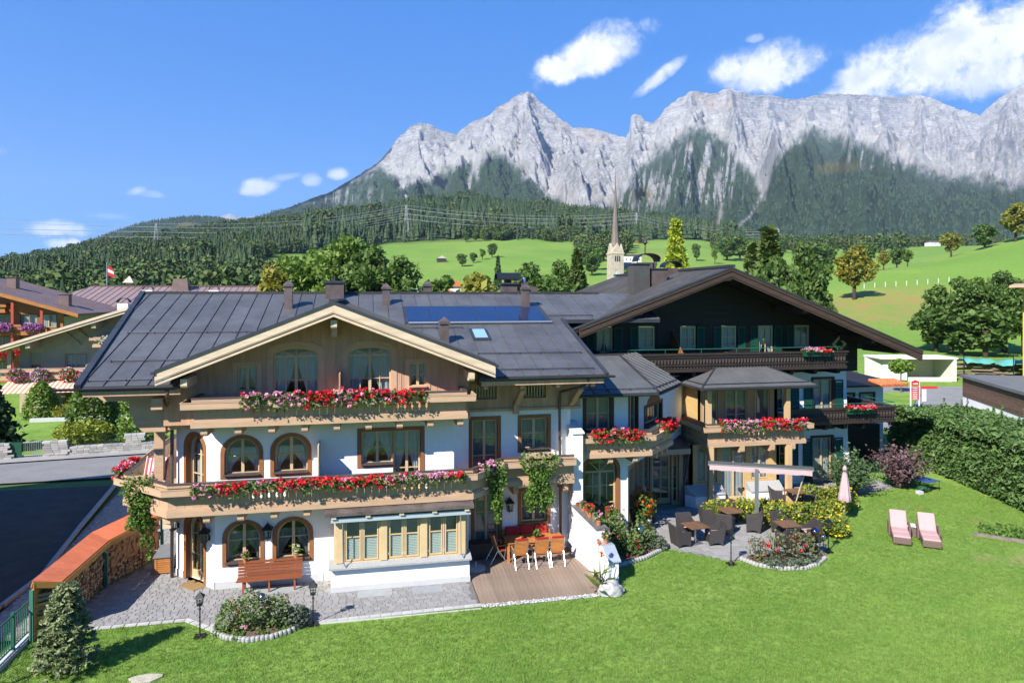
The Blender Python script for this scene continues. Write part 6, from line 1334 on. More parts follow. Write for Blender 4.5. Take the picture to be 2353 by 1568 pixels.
# ---- grass blades over the lawn
def blade_proto(nm, seed):
    g = np.random.default_rng(seed); m = MB()
    for k in range(9):
        a = g.uniform(0, 6.28); x, y = g.normal(size=2)*.035; h = g.uniform(.025, .055); l = g.uniform(.01, .035); w = .0045; c, s_ = math.cos(a), math.sin(a)
        m.add([(x-s_*w, y+c*w, 0), (x+s_*w, y-c*w, 0), (x+c*l, y+s_*l, h)], [(0, 1, 2)])
    return bpy.data.objects.new(nm, m.mesh(nm, GRASSM))
def grass_mat():
    m = bpy.data.materials.new('grass_blade'); m.use_nodes = True; t = m.node_tree; t.nodes.clear(); N = NT(t)
    c = N.mix(N.n('ObjectInfo').outputs['Random'], (.145, .26, .04), (.25, .365, .08)); b = N.n('BsdfPrincipled', Base_Color=c, Roughness=.6); b.inputs['Specular IOR Level'].default_value = .2
    s_ = N.n('MixShader', _0=.3, _1=b.outputs[0], _2=N.n('BsdfTranslucent', Color=c).outputs[0]); N.l.new(s_.outputs[0], N.n('OutputMaterial').inputs[0]); return m
GRASSM = grass_mat()
g = np.random.default_rng(31); n = 150000; x = g.uniform(-9.4, 30.5, n); y = 15+17*g.uniform(0, 1, n)**1.3
front = np.interp(x, [-9.6, -8.9, -5.45, -4.5, -3.3, -1.8, 3.66, 3.7, 8.2, 8.7, 9.0, 10.5, 11.9, 13.57, 14.0, 14.3, 15.8, 17.3, 18.4, 18.7, 20.0, 22.5, 25, 27, 30.5], [22.5, 23.0, 23.0, 22.1, 21.15, 21.8, 21.95, 21.95, 21.95, 22.6, 24.0, 24.7, 25.7, 23.9, 23.85, 23.1, 22.55, 23.3, 24.8, 26.3, 27.5, 28.0, 30.6, 31.2, 33])
wearp = np.exp(-(((x-25.3)/2.0)**2+((y-21.6)/.9)**2))+np.exp(-(((x-27)/2.0)**2+((y-20.6)/.8)**2))+.6*np.exp(-(((x-23.2)/.9)**2+((y-22.2)/.45)**2))
ok = (y < front) & (x < 30.2+np.clip((y-26)*.23, -1.2, 2)) & (g.uniform(0, 1, n) > wearp*.95); x, y = x[ok], y[ok]
scatter('grass', 'short mown grass of the lawn', np.stack([x, y, np.full(len(x), -.005)], 1), g.uniform(.8, 1.5, len(x)), [blade_proto('blades_a', 1), blade_proto('blades_b', 2)], [.5, .5])
# ================================================================== garden furniture and small things
TEAK = mat('teak', (.50, .20, .055), .55, .15, 2, (1, 1, 1), rnd=.06); BENCHW = mat('bench_wood', (.27, .085, .035), .5, .15, 2, (.6, 4, 4), rnd=.08)
WICK = mat('wicker', (.060, .052, .052), .6, .25, 18, (1, 1, 3), bump=.8, bscale=55); WICKB = mat('brown_wicker', (.19, .125, .10), .65, .25, 14, (1, 1, 3), bump=.8, bscale=50)
CUSH = mat('pink_cushion', (.50, .30, .285), .9, .05, 2, bump=.15, bscale=12); REDC = mat('red_cushion', (.42, .018, .02), .85, .1, 3, bump=.2, bscale=14)
ALU = mat('aluminium', (.62, .64, .66), .3, .05, 3, metal=.9); TERR = mat('terracotta', (.52, .19, .075), .8, .12, 6)
LGL = mat('lantern_glass', (.30, .33, .34), .1, .05, 3, spec=.8)
# ---- bench under the arched windows
b = thing('garden_bench', 'red brown slatted garden bench under the ground floor arched windows', 'bench', (-3.15, 24.85, 0))
for x in (-3.98, -3.15, -2.32):
    MB().bar((x, 24.62, 0), (x, 24.68, .44), .055, .06).build('leg', BENCHW, b); MB().bar((x, 25.08, 0), (x, 25.0, .46), .055, .06).build('leg', BENCHW, b); MB().bar((x, 25.0, .40), (x, 25.12, .98), .05, .05).build('back_post', BENCHW, b)
    MB().bar((x, 24.6, .41), (x, 25.02, .41), .05, .05).build('seat_rail', BENCHW, b)
for k in range(5): MB().bar((-4.2, 24.62+k*.092, .45), (-2.1, 24.62+k*.092, .45), .078, .03).build('slat', BENCHW, b)
for k in range(5): MB().bar((-4.2, 25.0+k*.022, .53+k*.098), (-2.1, 25.0+k*.022, .53+k*.098), .03, .08).build('slat', BENCHW, b)
# ---- lanterns
def lantern(root, x, y, z, s=1.0):
    m = MB(); w = .085*s
    for sx in (-1, 1):
        for sy in (-1, 1): m.bar((x+sx*w*.75, y+sy*w*.75, z), (x+sx*w, y+sy*w, z+.21*s), .014, .014)
    m.box(x-w*.85, x+w*.85, y-w*.85, y+w*.85, z-.02, z+.004)
    for zz, f in ((.07, .85), (.14, .93)):
        for sx in (-1, 1): m.bar((x+sx*w*f, y-w*f, z+zz*s), (x+sx*w*f, y+w*f, z+zz*s), .008, .008); m.bar((x-w*f, y+sx*w*f, z+zz*s), (x+w*f, y+sx*w*f, z+zz*s), .008, .008)
    h = m.build('lantern_frame', BLACKM, root)
    g = MB(); g.hexa([(x-w*.6, y-w*.6, z+.005), (x+w*.6, y-w*.6, z+.005), (x+w*.6, y+w*.6, z+.005), (x-w*.6, y+w*.6, z+.005)], [(x-w*.85, y-w*.85, z+.205*s), (x+w*.85, y-w*.85, z+.205*s), (x+w*.85, y+w*.85, z+.205*s), (x-w*.85, y+w*.85, z+.205*s)]).build('pane', GLASS, h)
    MB().tube([(x, y, z+.01), (x, y, z+.12*s)], .018, 6).build('lamp', LGL, h)
    r = MB(); q = w*1.45; r.add([(x-q, y-q, z+.21*s), (x+q, y-q, z+.21*s), (x+q, y+q, z+.21*s), (x-q, y+q, z+.21*s), (x-.02, y-.02, z+.34*s), (x+.02, y-.02, z+.34*s), (x+.02, y+.02, z+.34*s), (x-.02, y+.02, z+.34*s)], [(0, 1, 5, 4), (1, 2, 6, 5), (2, 3, 7, 6), (3, 0, 4, 7), (3, 2, 1, 0), (4, 5, 6, 7)]); r.tube([(x, y, z+.33*s), (x, y, z+.40*s)], [.014, .004], 6); r.build('lantern_roof', BLACKM, h)
lp = thing('lamp_post', 'black iron lamp post at the left end of the front rose bed', 'lamp', (0, 0, 0), 'black iron lamp posts round the garden')
MB().box(-.15, .15, -.13, .13, -.02, .045).build('base', BLACKM, lp); MB().lathe([(.05, .045), (.03, .09), (.022, .12), (.019, .78), (.035, .80), (.035, .83), (.019, .85), (.022, .93), (.05, .945), (.001, .95)], (0, 0, 0), 10).build('pole', BLACKM, lp, smooth=False); lantern(lp, 0, 0, .95, 1.05)
for (x, y, lb) in ((-1.53, 21.95, 'black iron lamp post at the right end of the front rose bed'), (13.39, 23.66, 'black iron lamp post in front of the terrace tables'), (17.74, 23.98, 'black iron lamp post at the terrace corner near the loungers')): dup(lp, (x, y, 0), .0, lb)
place(lp, (-4.73, 21.87, 0))
def wall_lamp(label, x, y, z, az):
    n, ux = fr(az); t = thing('wall_lantern', label, 'lamp', (x, y, z), 'black wall lanterns'); o = Vector((x, y, 0))
    MB().bar(o+Vector((0, 0, z-.02)), o+Vector((0, 0, z+.16)), .06, .03, up=n).build('wall_plate', BLACKM, t); p = o+n*.2
    MB().tube([o+Vector((0, 0, z+.1)), o+n*.1+Vector((0, 0, z-.05)), p+Vector((0, 0, z-.1)), p+Vector((0, 0, z-.01))], .014, 6).build('arm', BLACKM, t); lantern(t, p.x, p.y, z, 1.45)
wall_lamp('black wall lantern between the two ground floor arched windows', -3.25, FY-.01, 1.72, 0); wall_lamp('black wall lantern right of the entrance door', -5.2, 25.47, 1.65, az45); wall_lamp('black wall lantern left of the entrance door', -6.5, 26.76, 1.75, az45); wall_lamp('black wall lantern above the deck dining table', 5.5, YR-.01, 1.72, 0)
# ---- doormats, storage box, pots
dm = MB().hexa([(-.42, -.27, .026), (.42, -.27, .026), (.42, .27, .026), (-.42, .27, .026)], [(-.42, -.27, .042), (.42, -.27, .042), (.42, .27, .042), (-.42, .27, .042)]); o = dm.build('doormat', mat('coir_mat', (.36, .22, .09), .95, .25, 30, bump=.6)); o.location = (-5.78, 25.72, 0); o.rotation_euler = (0, 0, -R(45)); tag(o, 'tan coir doormat in front of the entrance door', 'doormat')
o = MB().box(13.45, 14.4, 30.25, 30.8, .026, .04).build('doormat', mat('grey_mat', (.16, .19, .18), .95, .1, 30)); tag(o, 'grey doormat in front of the glazed terrace door', 'doormat')
sb = thing('storage_box', 'slatted wooden storage box with grey lid beside the downpipe', 'box', (-7.05, 27.35, 0))
MB().prism([(-7.4, 26.95, .62), (-6.7, 26.95, .62), (-6.7, 27.95, .74), (-7.4, 27.95, .74)], (0, 0, .04)).build('lid', mat('grey_lid', (.17, .18, .19), .6, .1), sb)
for x, y in ((-7.32, 27.02), (-6.78, 27.02), (-7.32, 27.88), (-6.78, 27.88)): MB().box(x-.035, x+.035, y-.035, y+.035, 0, .62).build('leg', TEAK, sb)
for k in range(7): MB().box(-7.30, -6.80, 27.0, 27.02, .07+k*.075, .13+k*.075).build('slat', TEAK, sb); MB().box(-7.36, -7.34, 27.0, 27.9, .07+k*.075, .13+k*.075).build('slat', TEAK, sb)
def pot(label, x, y, z, r, h, mt, fl, nl=60, hh=.2, mtp=None, group='flower pots', nf=5, fr_=.05, square=False):
    t = thing('flower_pot', label, 'flower pot', (x, y, z), group)
    m = MB()
    if square: m.hexa([(x-r*.8, y-r*.8, z), (x+r*.8, y-r*.8, z), (x+r*.8, y+r*.8, z), (x-r*.8, y+r*.8, z)], [(x-r, y-r, z+h), (x+r, y-r, z+h), (x+r, y+r, z+h), (x-r, y+r, z+h)])
    else: m.lathe([(r*.68, 0), (r*.95, h*.8), (r*1.08, h*.8), (r*1.08, h), (r*.9, h), (r*.85, h*.85)], (x, y, z), 12)
    m.build('pot', mtp or TERR, t)
    P = ell_pts(nl, (x, y, z+h+hh*.45), (r*1.5, r*1.5, hh*.6), .2, .3, int(abs(x*31+y*7))); link('foliage', foliage_mesh('foliage', P, .05+.02*r*5, LEAFG if fl is not ORP else GER), t)
    if fl is not None: C = ell_pts(nf, (x, y, z+h+hh*.6), (r*1.4, r*1.4, hh*.55), .8, .2, int(abs(x*17))); heads(C, fr_, 10, fr_*.95, fl, 'blossoms', t)
    return t
pot('terracotta pot of pink flowers on the left ground floor window sill', -3.98, 25.12, .89, .09, .17, TERR, PINK); pot('terracotta pot of pale flowers on the right ground floor window sill', -2.32, 25.14, .89, .09, .17, TERR, WHP, hh=.3)
pot('yellow green plant in a dark pot on the deck table', 6.42, 25.72, .79, .09, .1, None, None, 120, .2, BLACKM)
cop = lambda y: 1.94-(25.8-y)*.124
pot('terracotta pot of pink flowers at the buttress end of the wall coping', 8.12, 25.2, cop(25.2), .1, .18, TERR, PINK, 50, .18); pot('terracotta pot of bright red geraniums midway on the wall coping', 8.2, 24.65, cop(24.65), .12, .2, TERR, RED, 120, .26, nf=16, fr_=.065)
pot('terracotta pot of pink flowers at the near end of the wall coping', 8.3, 23.95, cop(23.95)+.0, .11, .2, TERR, PINK, 90, .26, nf=9); pot('terracotta pot of pink flowers on the low step of the wall', 8.38, 23.4, 1.26, .11, .19, TERR, PINK, 110, .26, nf=12)
for k, (y, lb) in enumerate(((25.45, 'upright log ornament nearest the buttress on the wall coping'), (24.95, 'upright log ornament between the pink and red pots'), (24.3, 'upright log ornament left of the near pink pot'))): tag(MB().lathe([(.07, 0), (.075, .12), (.065, .3), (.001, .31)], (8.12+k*.06, y, cop(y)), 9).build('log_ornament', mat('log_bark', (.25, .17, .11), .9, .25, 8)), lb, 'ornament', 'logs on the wall coping')
bh = thing('bird_house', 'small grey roofed bird house on the wall coping by the buttress', 'bird house', (8.08, 25.68, cop(25.68))); MB().box(7.99, 8.17, 25.62, 25.76, cop(25.68), cop(25.68)+.16).build('body', BENCHW, bh); MB().prism([(7.95, 25.58, cop(25.68)+.15), (8.08, 25.58, cop(25.68)+.27), (8.21, 25.58, cop(25.68)+.15)], (0, .22, 0)).build('roof', PLINTH, bh)
pl = thing('slatted_planter', 'brown slatted planter box with two small pots behind the white wall', 'planter', (9.35, 27.3, 0))
for k in range(12): MB().box(8.93+k*.078, 8.995+k*.078, 26.98, 27.0, .75, 1.35).build('slat', BENCHW, pl)
MB().box(8.9, 9.88, 27.0, 27.55, .0, 1.36).build('box', BENCHW, pl); MB().box(8.88, 9.9, 26.96, 27.57, 1.362, 1.4).build('rim', BENCHW, pl)
pot('small green plant in a green pot at the left of the slatted planter', 9.1, 27.2, 1.4, .08, .12, None, None, 60, .2, GREENS); pot('small plant in a yellow pot at the right of the slatted planter', 9.65, 27.2, 1.4, .08, .12, None, None, 60, .18, mat('yellow_pot', (.55, .45, .06), .5, .05))
pot('tall dark planter of orange red geraniums by the corner glazing', 11.6, 27.95, 0, .36, .55, None, ORP, 500, .9, mat('dark_planter', (.05, .045, .045), .5, .1), nf=34, fr_=.085, square=True); pot('dark planter of orange red geraniums left of the terrace door', 12.25, 28.95, 0, .34, .5, None, ORP, 450, .8, MATS['dark_planter'], nf=34, fr_=.085, square=True)
# ---- deck furniture
dt = thing('dining_table', 'rectangular teak dining table on the wooden deck', 'table', (6.33, 25.75, .045))
for k in range(6): MB().box(5.2, 7.46, 25.36+k*.145, 25.5+k*.145-.006, .75, .785).build('plank', TEAK, dt)
MB().box(5.26, 7.4, 25.42, 26.18, .66, .748).build('apron', TEAK, dt)
for x in (5.27, 7.39):
    for y in (25.43, 26.14): MB().box(x-.045, x+.045, y-.045, y+.045, .045, .749).build('leg', TEAK, dt)
fc_ = thing('folding_chair', 'teak slatted folding chair at the left of the deck table front side', 'chair', (0, 0, 0), 'folding chairs on the deck')   # faces +Y
for s in (-1, 1):
    MB().tube([(s*.25, -.42, 0), (s*.25, -.16, .42), (s*.25, -.1, .5)], .016, 8).build('leg', ALU, fc_); MB().tube([(s*.26, .22, 0), (s*.26, -.06, .44), (s*.25, -.16, .62)], .016, 8).build('leg', ALU, fc_)
    MB().tube([(s*.25, -.1, .44), (s*.25, -.30, 1.06)], .016, 8).build('back_post', ALU, fc_); MB().bar((s*.28, -.2, .66), (s*.28, .2, .66), .05, .025).build('armrest', TEAK, fc_); MB().tube([(s*.26, .12, .12), (s*.26, .2, .65)], .012, 6).build('arm_support', ALU, fc_)
MB().tube([(-.25, -.3, .18), (.25, -.3, .18)], .012, 6).build('stretcher', ALU, fc_)
for k in range(11): MB().bar((-.235, -.125-k*.0172, .5+k*.052), (.235, -.125-k*.0172, .5+k*.052), .014, .042).build('slat', TEAK, fc_)
for k in range(7): MB().bar((-.235, -.12+k*.055, .44), (.235, -.12+k*.055, .44), .045, .016).build('slat', TEAK, fc_)
MB().box(-.22, .22, -.13, .24, .45, .49).build('seat_cushion', REDC, fc_, bevel=.012); MB().hexa([(-.22, -.31, 1.02), (.22, -.31, 1.02), (.22, -.25, 1.02), (-.22, -.25, 1.02)], [(-.22, -.33, 1.09), (.22, -.33, 1.09), (.22, -.27, 1.09), (-.22, -.27, 1.09)]).build('cushion_top', REDC, fc_)
MB().hexa([(-.22, -.09, .5), (.22, -.09, .5), (.22, -.05, .5), (-.22, -.05, .5)], [(-.22, -.27, 1.02), (.22, -.27, 1.02), (.22, -.23, 1.02), (-.22, -.23, 1.02)]).build('back_cushion', REDC, fc_)
dup(fc_, (6.4, 25.05, .045), .03, 'teak slatted folding chair in the middle of the deck table front side'); dup(fc_, (7.02, 25.07, .045), -.05, 'teak slatted folding chair at the right of the deck table front side'); dup(fc_, (4.95, 25.7, .045), -R(80), 'teak folding chair with red cushion at the left end of the deck table'); place(fc_, (5.63, 25.06, .045), .02)
rb_ = thing('cushioned_bench', 'wooden bench with three red cushions against the deck wall', 'bench', (6.15, 26.2, 0))
MB().box(5.2, 7.15, 25.98, 26.44, .36, .43).build('seat', TEAK, rb_)
for x in (5.25, 7.1): MB().box(x-.035, x+.035, 26.0, 26.07, .045, .36).build('leg', TEAK, rb_); MB().box(x-.035, x+.035, 26.36, 26.43, .045, .95).build('leg', TEAK, rb_); MB().box(x-.035, x+.035, 25.98, 26.35, .62, .66).build('armrest', TEAK, rb_)
for k in range(9): MB().box(5.3+k*.205, 5.36+k*.205, 26.4, 26.43, .43, .95).build('slat', TEAK, rb_)
for k in range(3):
    a = 5.32+k*.57; MB().hexa([(a, 26.2, .45), (a+.54, 26.2, .45), (a+.54, 26.32, .45), (a, 26.32, .45)], [(a, 26.3, 1.08), (a+.54, 26.3, 1.08), (a+.54, 26.39, 1.08), (a, 26.39, 1.08)]).build('back_cushion', REDC, rb_, bevel=.03); MB().box(a, a+.54, 25.97, 26.24, .432, .52).build('seat_cushion', REDC, rb_, bevel=.025)
t = thing('parasol_base', 'round stone parasol foot at the left corner of the deck', 'parasol base', (3.98, 25.1, .045)); MB().lathe([(.36, .045), (.36, .1), (.2, .13), (.03, .14), (.03, .3), (.001, .3)], (3.98, 25.1, 0), 20).build('foot', GRANITE, t)
t = thing('slatted_chest', 'dark slatted wooden chest below the terrace door beside the deck', 'chest', (4.3, 26.2, 0))
for k in range(12): MB().box(3.9+k*.085, 3.97+k*.085, 25.92, 25.95, .06, .6).build('slat', DARKB, t)
MB().box(3.9, 4.9, 25.951, 26.4, .05, .6).build('body', DARKB, t); MB().box(3.87, 4.93, 25.9, 26.42, .602, .64).build('lid', DARKB, t)
# ---- chairs on the balconies
dc = thing('deck_chair', 'red and white striped deck chair on the corner balcony', 'chair', (-7.25, 26.9, 3.03)); st = mat('red_stripe', (.62, .06, .09), .85, .06); sw = mat('white_stripe', (.75, .62, .6), .85, .06)
for k in range(11):
    x = -7.6+k*.062; MB().hexa([(x, 26.5, 3.3), (x+.062, 26.5, 3.3), (x+.062, 26.52, 3.29), (x, 26.52, 3.29)], [(x, 27.1, 4.2), (x+.062, 27.1, 4.2), (x+.062, 27.12, 4.19), (x, 27.12, 4.19)]).build('stripe', st if k % 2 == 0 else sw, dc)
for s in (-7.63, -6.9): MB().bar((s, 26.35, 3.03), (s, 27.15, 4.25), .03, .05).build('frame_leg', PALE, dc); MB().bar((s, 27.2, 3.03), (s, 26.45, 3.5), .03, .05).build('frame_leg', PALE, dc)
bc = thing('balcony_chair', 'black mesh chair on the balcony above the deck', 'chair', (4.35, 25.6, 3.03))
MB().hexa([(4.15, 25.3, 3.47), (4.6, 25.35, 3.47), (4.6, 25.37, 3.47), (4.15, 25.32, 3.47)], [(4.15, 25.2, 4.0), (4.6, 25.25, 4.0), (4.6, 25.27, 4.0), (4.15, 25.22, 4.0)]).build('backrest', BLACKM, bc); MB().box(4.15, 4.6, 25.33, 25.75, 3.44, 3.47).build('seat', BLACKM, bc)
for x in (4.17, 4.58):
    for y in (25.34, 25.73): MB().tube([(x, y, 3.03), (x, y, 3.45)], .013, 6).build('leg', ALU, bc)
# ---- terrace tables and wicker armchairs
tb = thing('terrace_table', 'square brown terrace table nearest the lamp post', 'table', (0, 0, 0), 'terrace tables')
for k in range(7): MB().box(-.42+k*.12, -.30+k*.12-.004, -.42, .42, .72, .75).build('plank', mat('brown_table_top', (.19, .105, .06), .5, .2, 2, (6, .6, 1), rnd=.12), tb)
MB().box(-.38, .38, -.38, .38, .69, .719).build('underframe', BLACKM, tb); MB().tube([(0, 0, .04), (0, 0, .69)], .045, 10).build('pedestal', ALU, tb); MB().box(-.24, .24, -.24, .24, .03, .05).build('foot', ALU, tb)
for (x, y, r_, lb) in ((15.5, 27.45, .12, 'square brown terrace table in front of the yellow shrubs'), (16.85, 25.35, -.05, 'square brown terrace table beside the red rose bed'), (20.1, 29.5, .1, 'square brown terrace table farthest back by the pavilion post')): dup(tb, (x, y, 0), r_, lb)
place(tb, (13.1, 25.95, 0), .12)
ac = thing('wicker_armchair', 'dark wicker armchair at the left of the first terrace table', 'chair', (0, 0, 0), 'dark wicker armchairs on the terrace')   # faces -Y
def panel(m, a, b, c, d, t):   # quad panel a,b,c,d with thickness t along its normal
    a, b, c, d = map(Vector, (a, b, c, d)); n = (b-a).cross(d-a).normalized()*t; m.hexa([a, b, c, d], [a+n, b+n, c+n, d+n])
m = MB(); panel(m, (-.31, .22, .06), (.31, .22, .06), (.33, .34, .86), (-.33, .34, .86), -.05)
m.build('backrest', WICK, ac, bevel=.015)
for s in (-1, 1):
    m = MB(); y0 = -.30
    prof = [(-.30, .0), (-.24, .06), (-.12, .10), (.0, .115), (.12, .10), (.2, .04), (.24, .0), (.34, .84), (.20, .70), (.02, .615), (-.30, .60)]
    m.prism([(s*(.27+.03*z), y, z) for y, z in prof], (s*.05, 0, 0)); m.build('arm', WICK, ac, normals=True)
m = MB(); m.prism([(-.27, -.30, z) if 0 else (x, -.3, z) for x, z in ((-.27, .0), (-.2, .07), (0, .12), (.2, .07), (.27, .0), (.28, .42), (-.28, .42))], (0, .04, 0)); m.build('front_apron', WICK, ac, normals=True)
MB().box(-.27, .27, -.28, .24, .34, .40).build('seat', WICK, ac); MB().box(-.25, .25, -.27, .2, .402, .45).build('seat_cushion', CUSH, ac, bevel=.02)
for (x, y, a, lb) in ((13.15, 26.85, 0, 'dark wicker armchair behind the first terrace table'), (13.85, 25.75, -100, 'dark wicker armchair at the right of the first terrace table'), (14.62, 27.75, 80, 'dark wicker armchair at the left of the second terrace table'), (15.85, 28.25, -10, 'dark wicker armchair behind the second terrace table, against the yellow shrubs'), (16.2, 26.75, -120, 'dark wicker armchair at the right of the second terrace table'), (14.95, 26.85, 140, 'dark wicker armchair at the front of the second terrace table'),
                       (16.45, 24.75, 185, 'dark wicker armchair with its back to the red rose bed'), (17.2, 26.25, 5, 'dark wicker armchair behind the third terrace table'), (17.75, 25.15, -95, 'dark wicker armchair right of the third terrace table'), (19.3, 29.8, 70, 'dark wicker armchair at the left of the farthest terrace table'), (20.0, 28.75, 180, 'dark wicker armchair in front of the farthest terrace table'), (20.95, 29.2, -80, 'dark wicker armchair at the right of the farthest terrace table')): dup(ac, (x, y, .025), R(a), lb)
place(ac, (12.4, 25.85, .025), R(95))
# ---- awning on posts
aw = thing('terrace_awning', 'rolled pink terrace awning on a grey post', 'awning', (16.65, 27.25, 0)); A_, B_ = Vector((14.95, 28.4, 2.56)), Vector((18.85, 26.45, 2.56))
MB().bar(A_, B_, .24, .12).build('cassette', mat('awning_metal', (.16, .17, .17), .5, .08), aw); MB().bar(A_+Vector((0, 0, .085)), B_+Vector((0, 0, .085)), .30, .03).build('cover', mat('awning_cover', (.09, .10, .10), .5, .08), aw)
d_ = (B_-A_).normalized(); n_ = Vector((-d_.y, d_.x, 0)); n_ = -n_ if n_.y > 0 else n_; m = MB(); k = 40; vs = []
for j in range(2):
    for i in range(k+1): q = A_.lerp(B_, .015+.97*i/k); vs.append(q+n_*(.13+.012*math.sin(i*1.7)*j)+Vector((0, 0, -.03-.21*j+.012*math.sin(i*.9)*j)))
m.add(vs, [(i, i+1, k+2+i, k+1+i) for i in range(k)]); m.build('valance', mat('pink_canvas', (.60, .42, .43), .85, .05, 3, transl=.2), aw, smooth=True)
MB().box(16.59, 16.71, 27.2, 27.32, 0, 2.5).build('post', mat('grey_post', (.22, .235, .25), .45, .05, metal=.3), aw); MB().box(16.45, 16.95, 26.95, 27.4, .026, .05).build('base_plate', STEEL, aw)
MB().bar(B_+Vector((-.2, .25, -.05)), B_+Vector((-.3, 1.2, -2.5)), .04, .04).build('crank', PALE, aw)
def heart(label, x, y, h):
    t = thing('garden_heart', label, 'ornament', (x, y, 0), 'metal hearts on sticks'); MB().tube([(x, y, 0), (x, y, h-.12)], .008, 5).build('stick', BLACKM, t)
    P = [(.011*16*math.sin(q)**3, .011*(13*math.cos(q)-5*math.cos(2*q)-2*math.cos(3*q)-math.cos(4*q))) for q in [2*math.pi*i/24 for i in range(24)]]
    MB().prism([(x+a, y, h+b) for a, b in P], (0, .015, 0)).build('heart', mat('rusty_metal', (.10, .06, .05), .7, .3, 6), t)
heart('metal heart on a stick beside the awning post', 16.75, 28.7, 1.2); heart('metal heart on a stick near the juniper', 22.6, 30.4, 1.1)
def ball(label, x, y, z, r, mt):
    t = thing('garden_ball', label, 'ornament', (x, y, 0), 'mirror balls in the beds'); MB().tube([(x, y, 0), (x, y, z-r*.9)], .012, 6).build('stick', BLACKM, t)
    MB().lathe([(max(.001, r*math.sin(math.pi*k/14)), -r*math.cos(math.pi*k/14)) for k in range(15)], (x, y, z), 20).build('ball', mt, t, smooth=True)
MIR = mat('mirror_ball', (.55, .58, .6), .08, .02, 1, metal=1.0); MIRP = mat('purple_mirror', (.30, .20, .28), .08, .02, 1, metal=1.0)
t = thing('garden_ball', 'metallic half ball on a stick between the roses of the front bed', 'ornament', (-2.98, 21.75, 0), 'mirror balls in the beds'); MB().tube([(-2.98, 21.75, 0), (-2.98, 21.75, 1.0)], .01, 6).build('stick', BLACKM, t); MB().lathe([(.001, 0), (.13, .0), (.125, .06), (.09, .14), (.001, .19)], (-2.98, 21.75, 1.0), 16).build('ball', mat('bronze_mirror', (.42, .36, .28), .15, .05, metal=1.0), t, smooth=True)
ball('silver mirror ball among the roses by the white wall', 10.45, 25.35, .95, .14, MIR); ball('dark purple mirror ball in the red rose bed', 16.85, 23.55, 1.0, .17, MIRP); ball('small silver mirror ball right of the purple one', 17.35, 23.75, .7, .10, MIR)
# ---- closed parasol
ps = thing('closed_parasol', 'closed pale pink parasol standing on the lawn', 'parasol', (20.8, 27.0, 0)); MB().tube([(20.8, 27, 0), (20.8, 27, 2.3)], .022, 8).build('pole', STEEL, ps); m = MB(); n = 28; vs = []; prof = [(.20, .95), (.24, 1.0), (.20, 1.25), (.15, 1.7), (.085, 2.15), (.06, 2.3), (.11, 2.31), (.07, 2.44), (.02, 2.52)]
for (r_, z) in prof: vs += [(20.8+r_*(1+.28*math.cos(8*2*math.pi*k/n)*(1 if z < 2.2 else .1))*math.cos(2*math.pi*k/n), 27+r_*(1+.28*math.cos(8*2*math.pi*k/n)*(1 if z < 2.2 else .1))*math.sin(2*math.pi*k/n), z+(.03*math.sin(8*2*math.pi*k/n) if z < 1.1 else 0)) for k in range(n)]
m.add(vs, [(i*n+k, i*n+(k+1) % n, (i+1)*n+(k+1) % n, (i+1)*n+k) for i in range(len(prof)-1) for k in range(n)]); m.build('canopy', MATS['pink_canvas'], ps, smooth=True); MB().lathe([(.03, 2.5), (.02, 2.56), (.001, 2.58)], (20.8, 27, 0), 8).build('finial', STEEL, ps)
# ---- sun loungers with pink cushions
lg = thing('sun_lounger', 'wicker sun lounger with pink cushion nearer the parasol', 'sun lounger', (0, 0, 0), 'sun loungers on the lawn')   # foot at -Y
MB().box(-.33, .33, -1.0, .25, .06, .30).build('base', WICKB, lg, bevel=.02); m = MB(); m.hexa([(-.33, .2, .22), (.33, .2, .22), (.33, .32, .2), (-.33, .32, .2)], [(-.33, .98, .78), (.33, .98, .78), (.33, 1.03, .70), (-.33, 1.03, .70)]); m.build('back_frame', WICKB, lg)
m = MB(); m.prism([(.34, .0, .06), (.34, .62, .06), (.34, .62, .5), (.34, .48, .56), (.34, .0, .5)], (.07, 0, 0)); m.build('side_panel', WICKB, lg, normals=True); m = MB(); m.prism([(-.41, .0, .06), (-.41, .62, .06), (-.41, .62, .5), (-.41, .48, .56), (-.41, .0, .5)], (.07, 0, 0)); m.build('side_panel', WICKB, lg, normals=True)
MB().box(-.31, .31, -1.0, -.38, .305, .385).build('cushion', CUSH, lg, bevel=.025); MB().box(-.31, .31, -.37, .2, .305, .385).build('cushion', CUSH, lg, bevel=.025); m = MB(); m.hexa([(-.31, .17, .31), (.31, .17, .31), (.31, .22, .24), (-.31, .22, .24)], [(-.31, .93, .92), (.31, .93, .92), (.31, 1.0, .86), (-.31, 1.0, .86)]); m.build('back_cushion', CUSH, lg, bevel=.025)
a_ = -R(36); dup(lg, (22.55, 24.2, 0), a_, 'wicker sun lounger with pink cushion farther right on the lawn'); place(lg, (21.68, 24.78, 0), a_)
t = thing('side_table', 'small wicker side table between the two sun loungers', 'table', (22.3, 24.75, 0)); MB().box(-.17, .17, -.2, .2, 0, .4).build('body', WICKB, t); 
o = MB().box(-.19, .19, -.22, .22, .402, .43).build('top', mat('table_glass', (.6, .62, .62), .2, .03), t); t.rotation_euler = (0, 0, a_); t.location = (22.42, 25.0, 0)
for c in t.children: c.matrix_parent_inverse = Matrix.Identity(4)
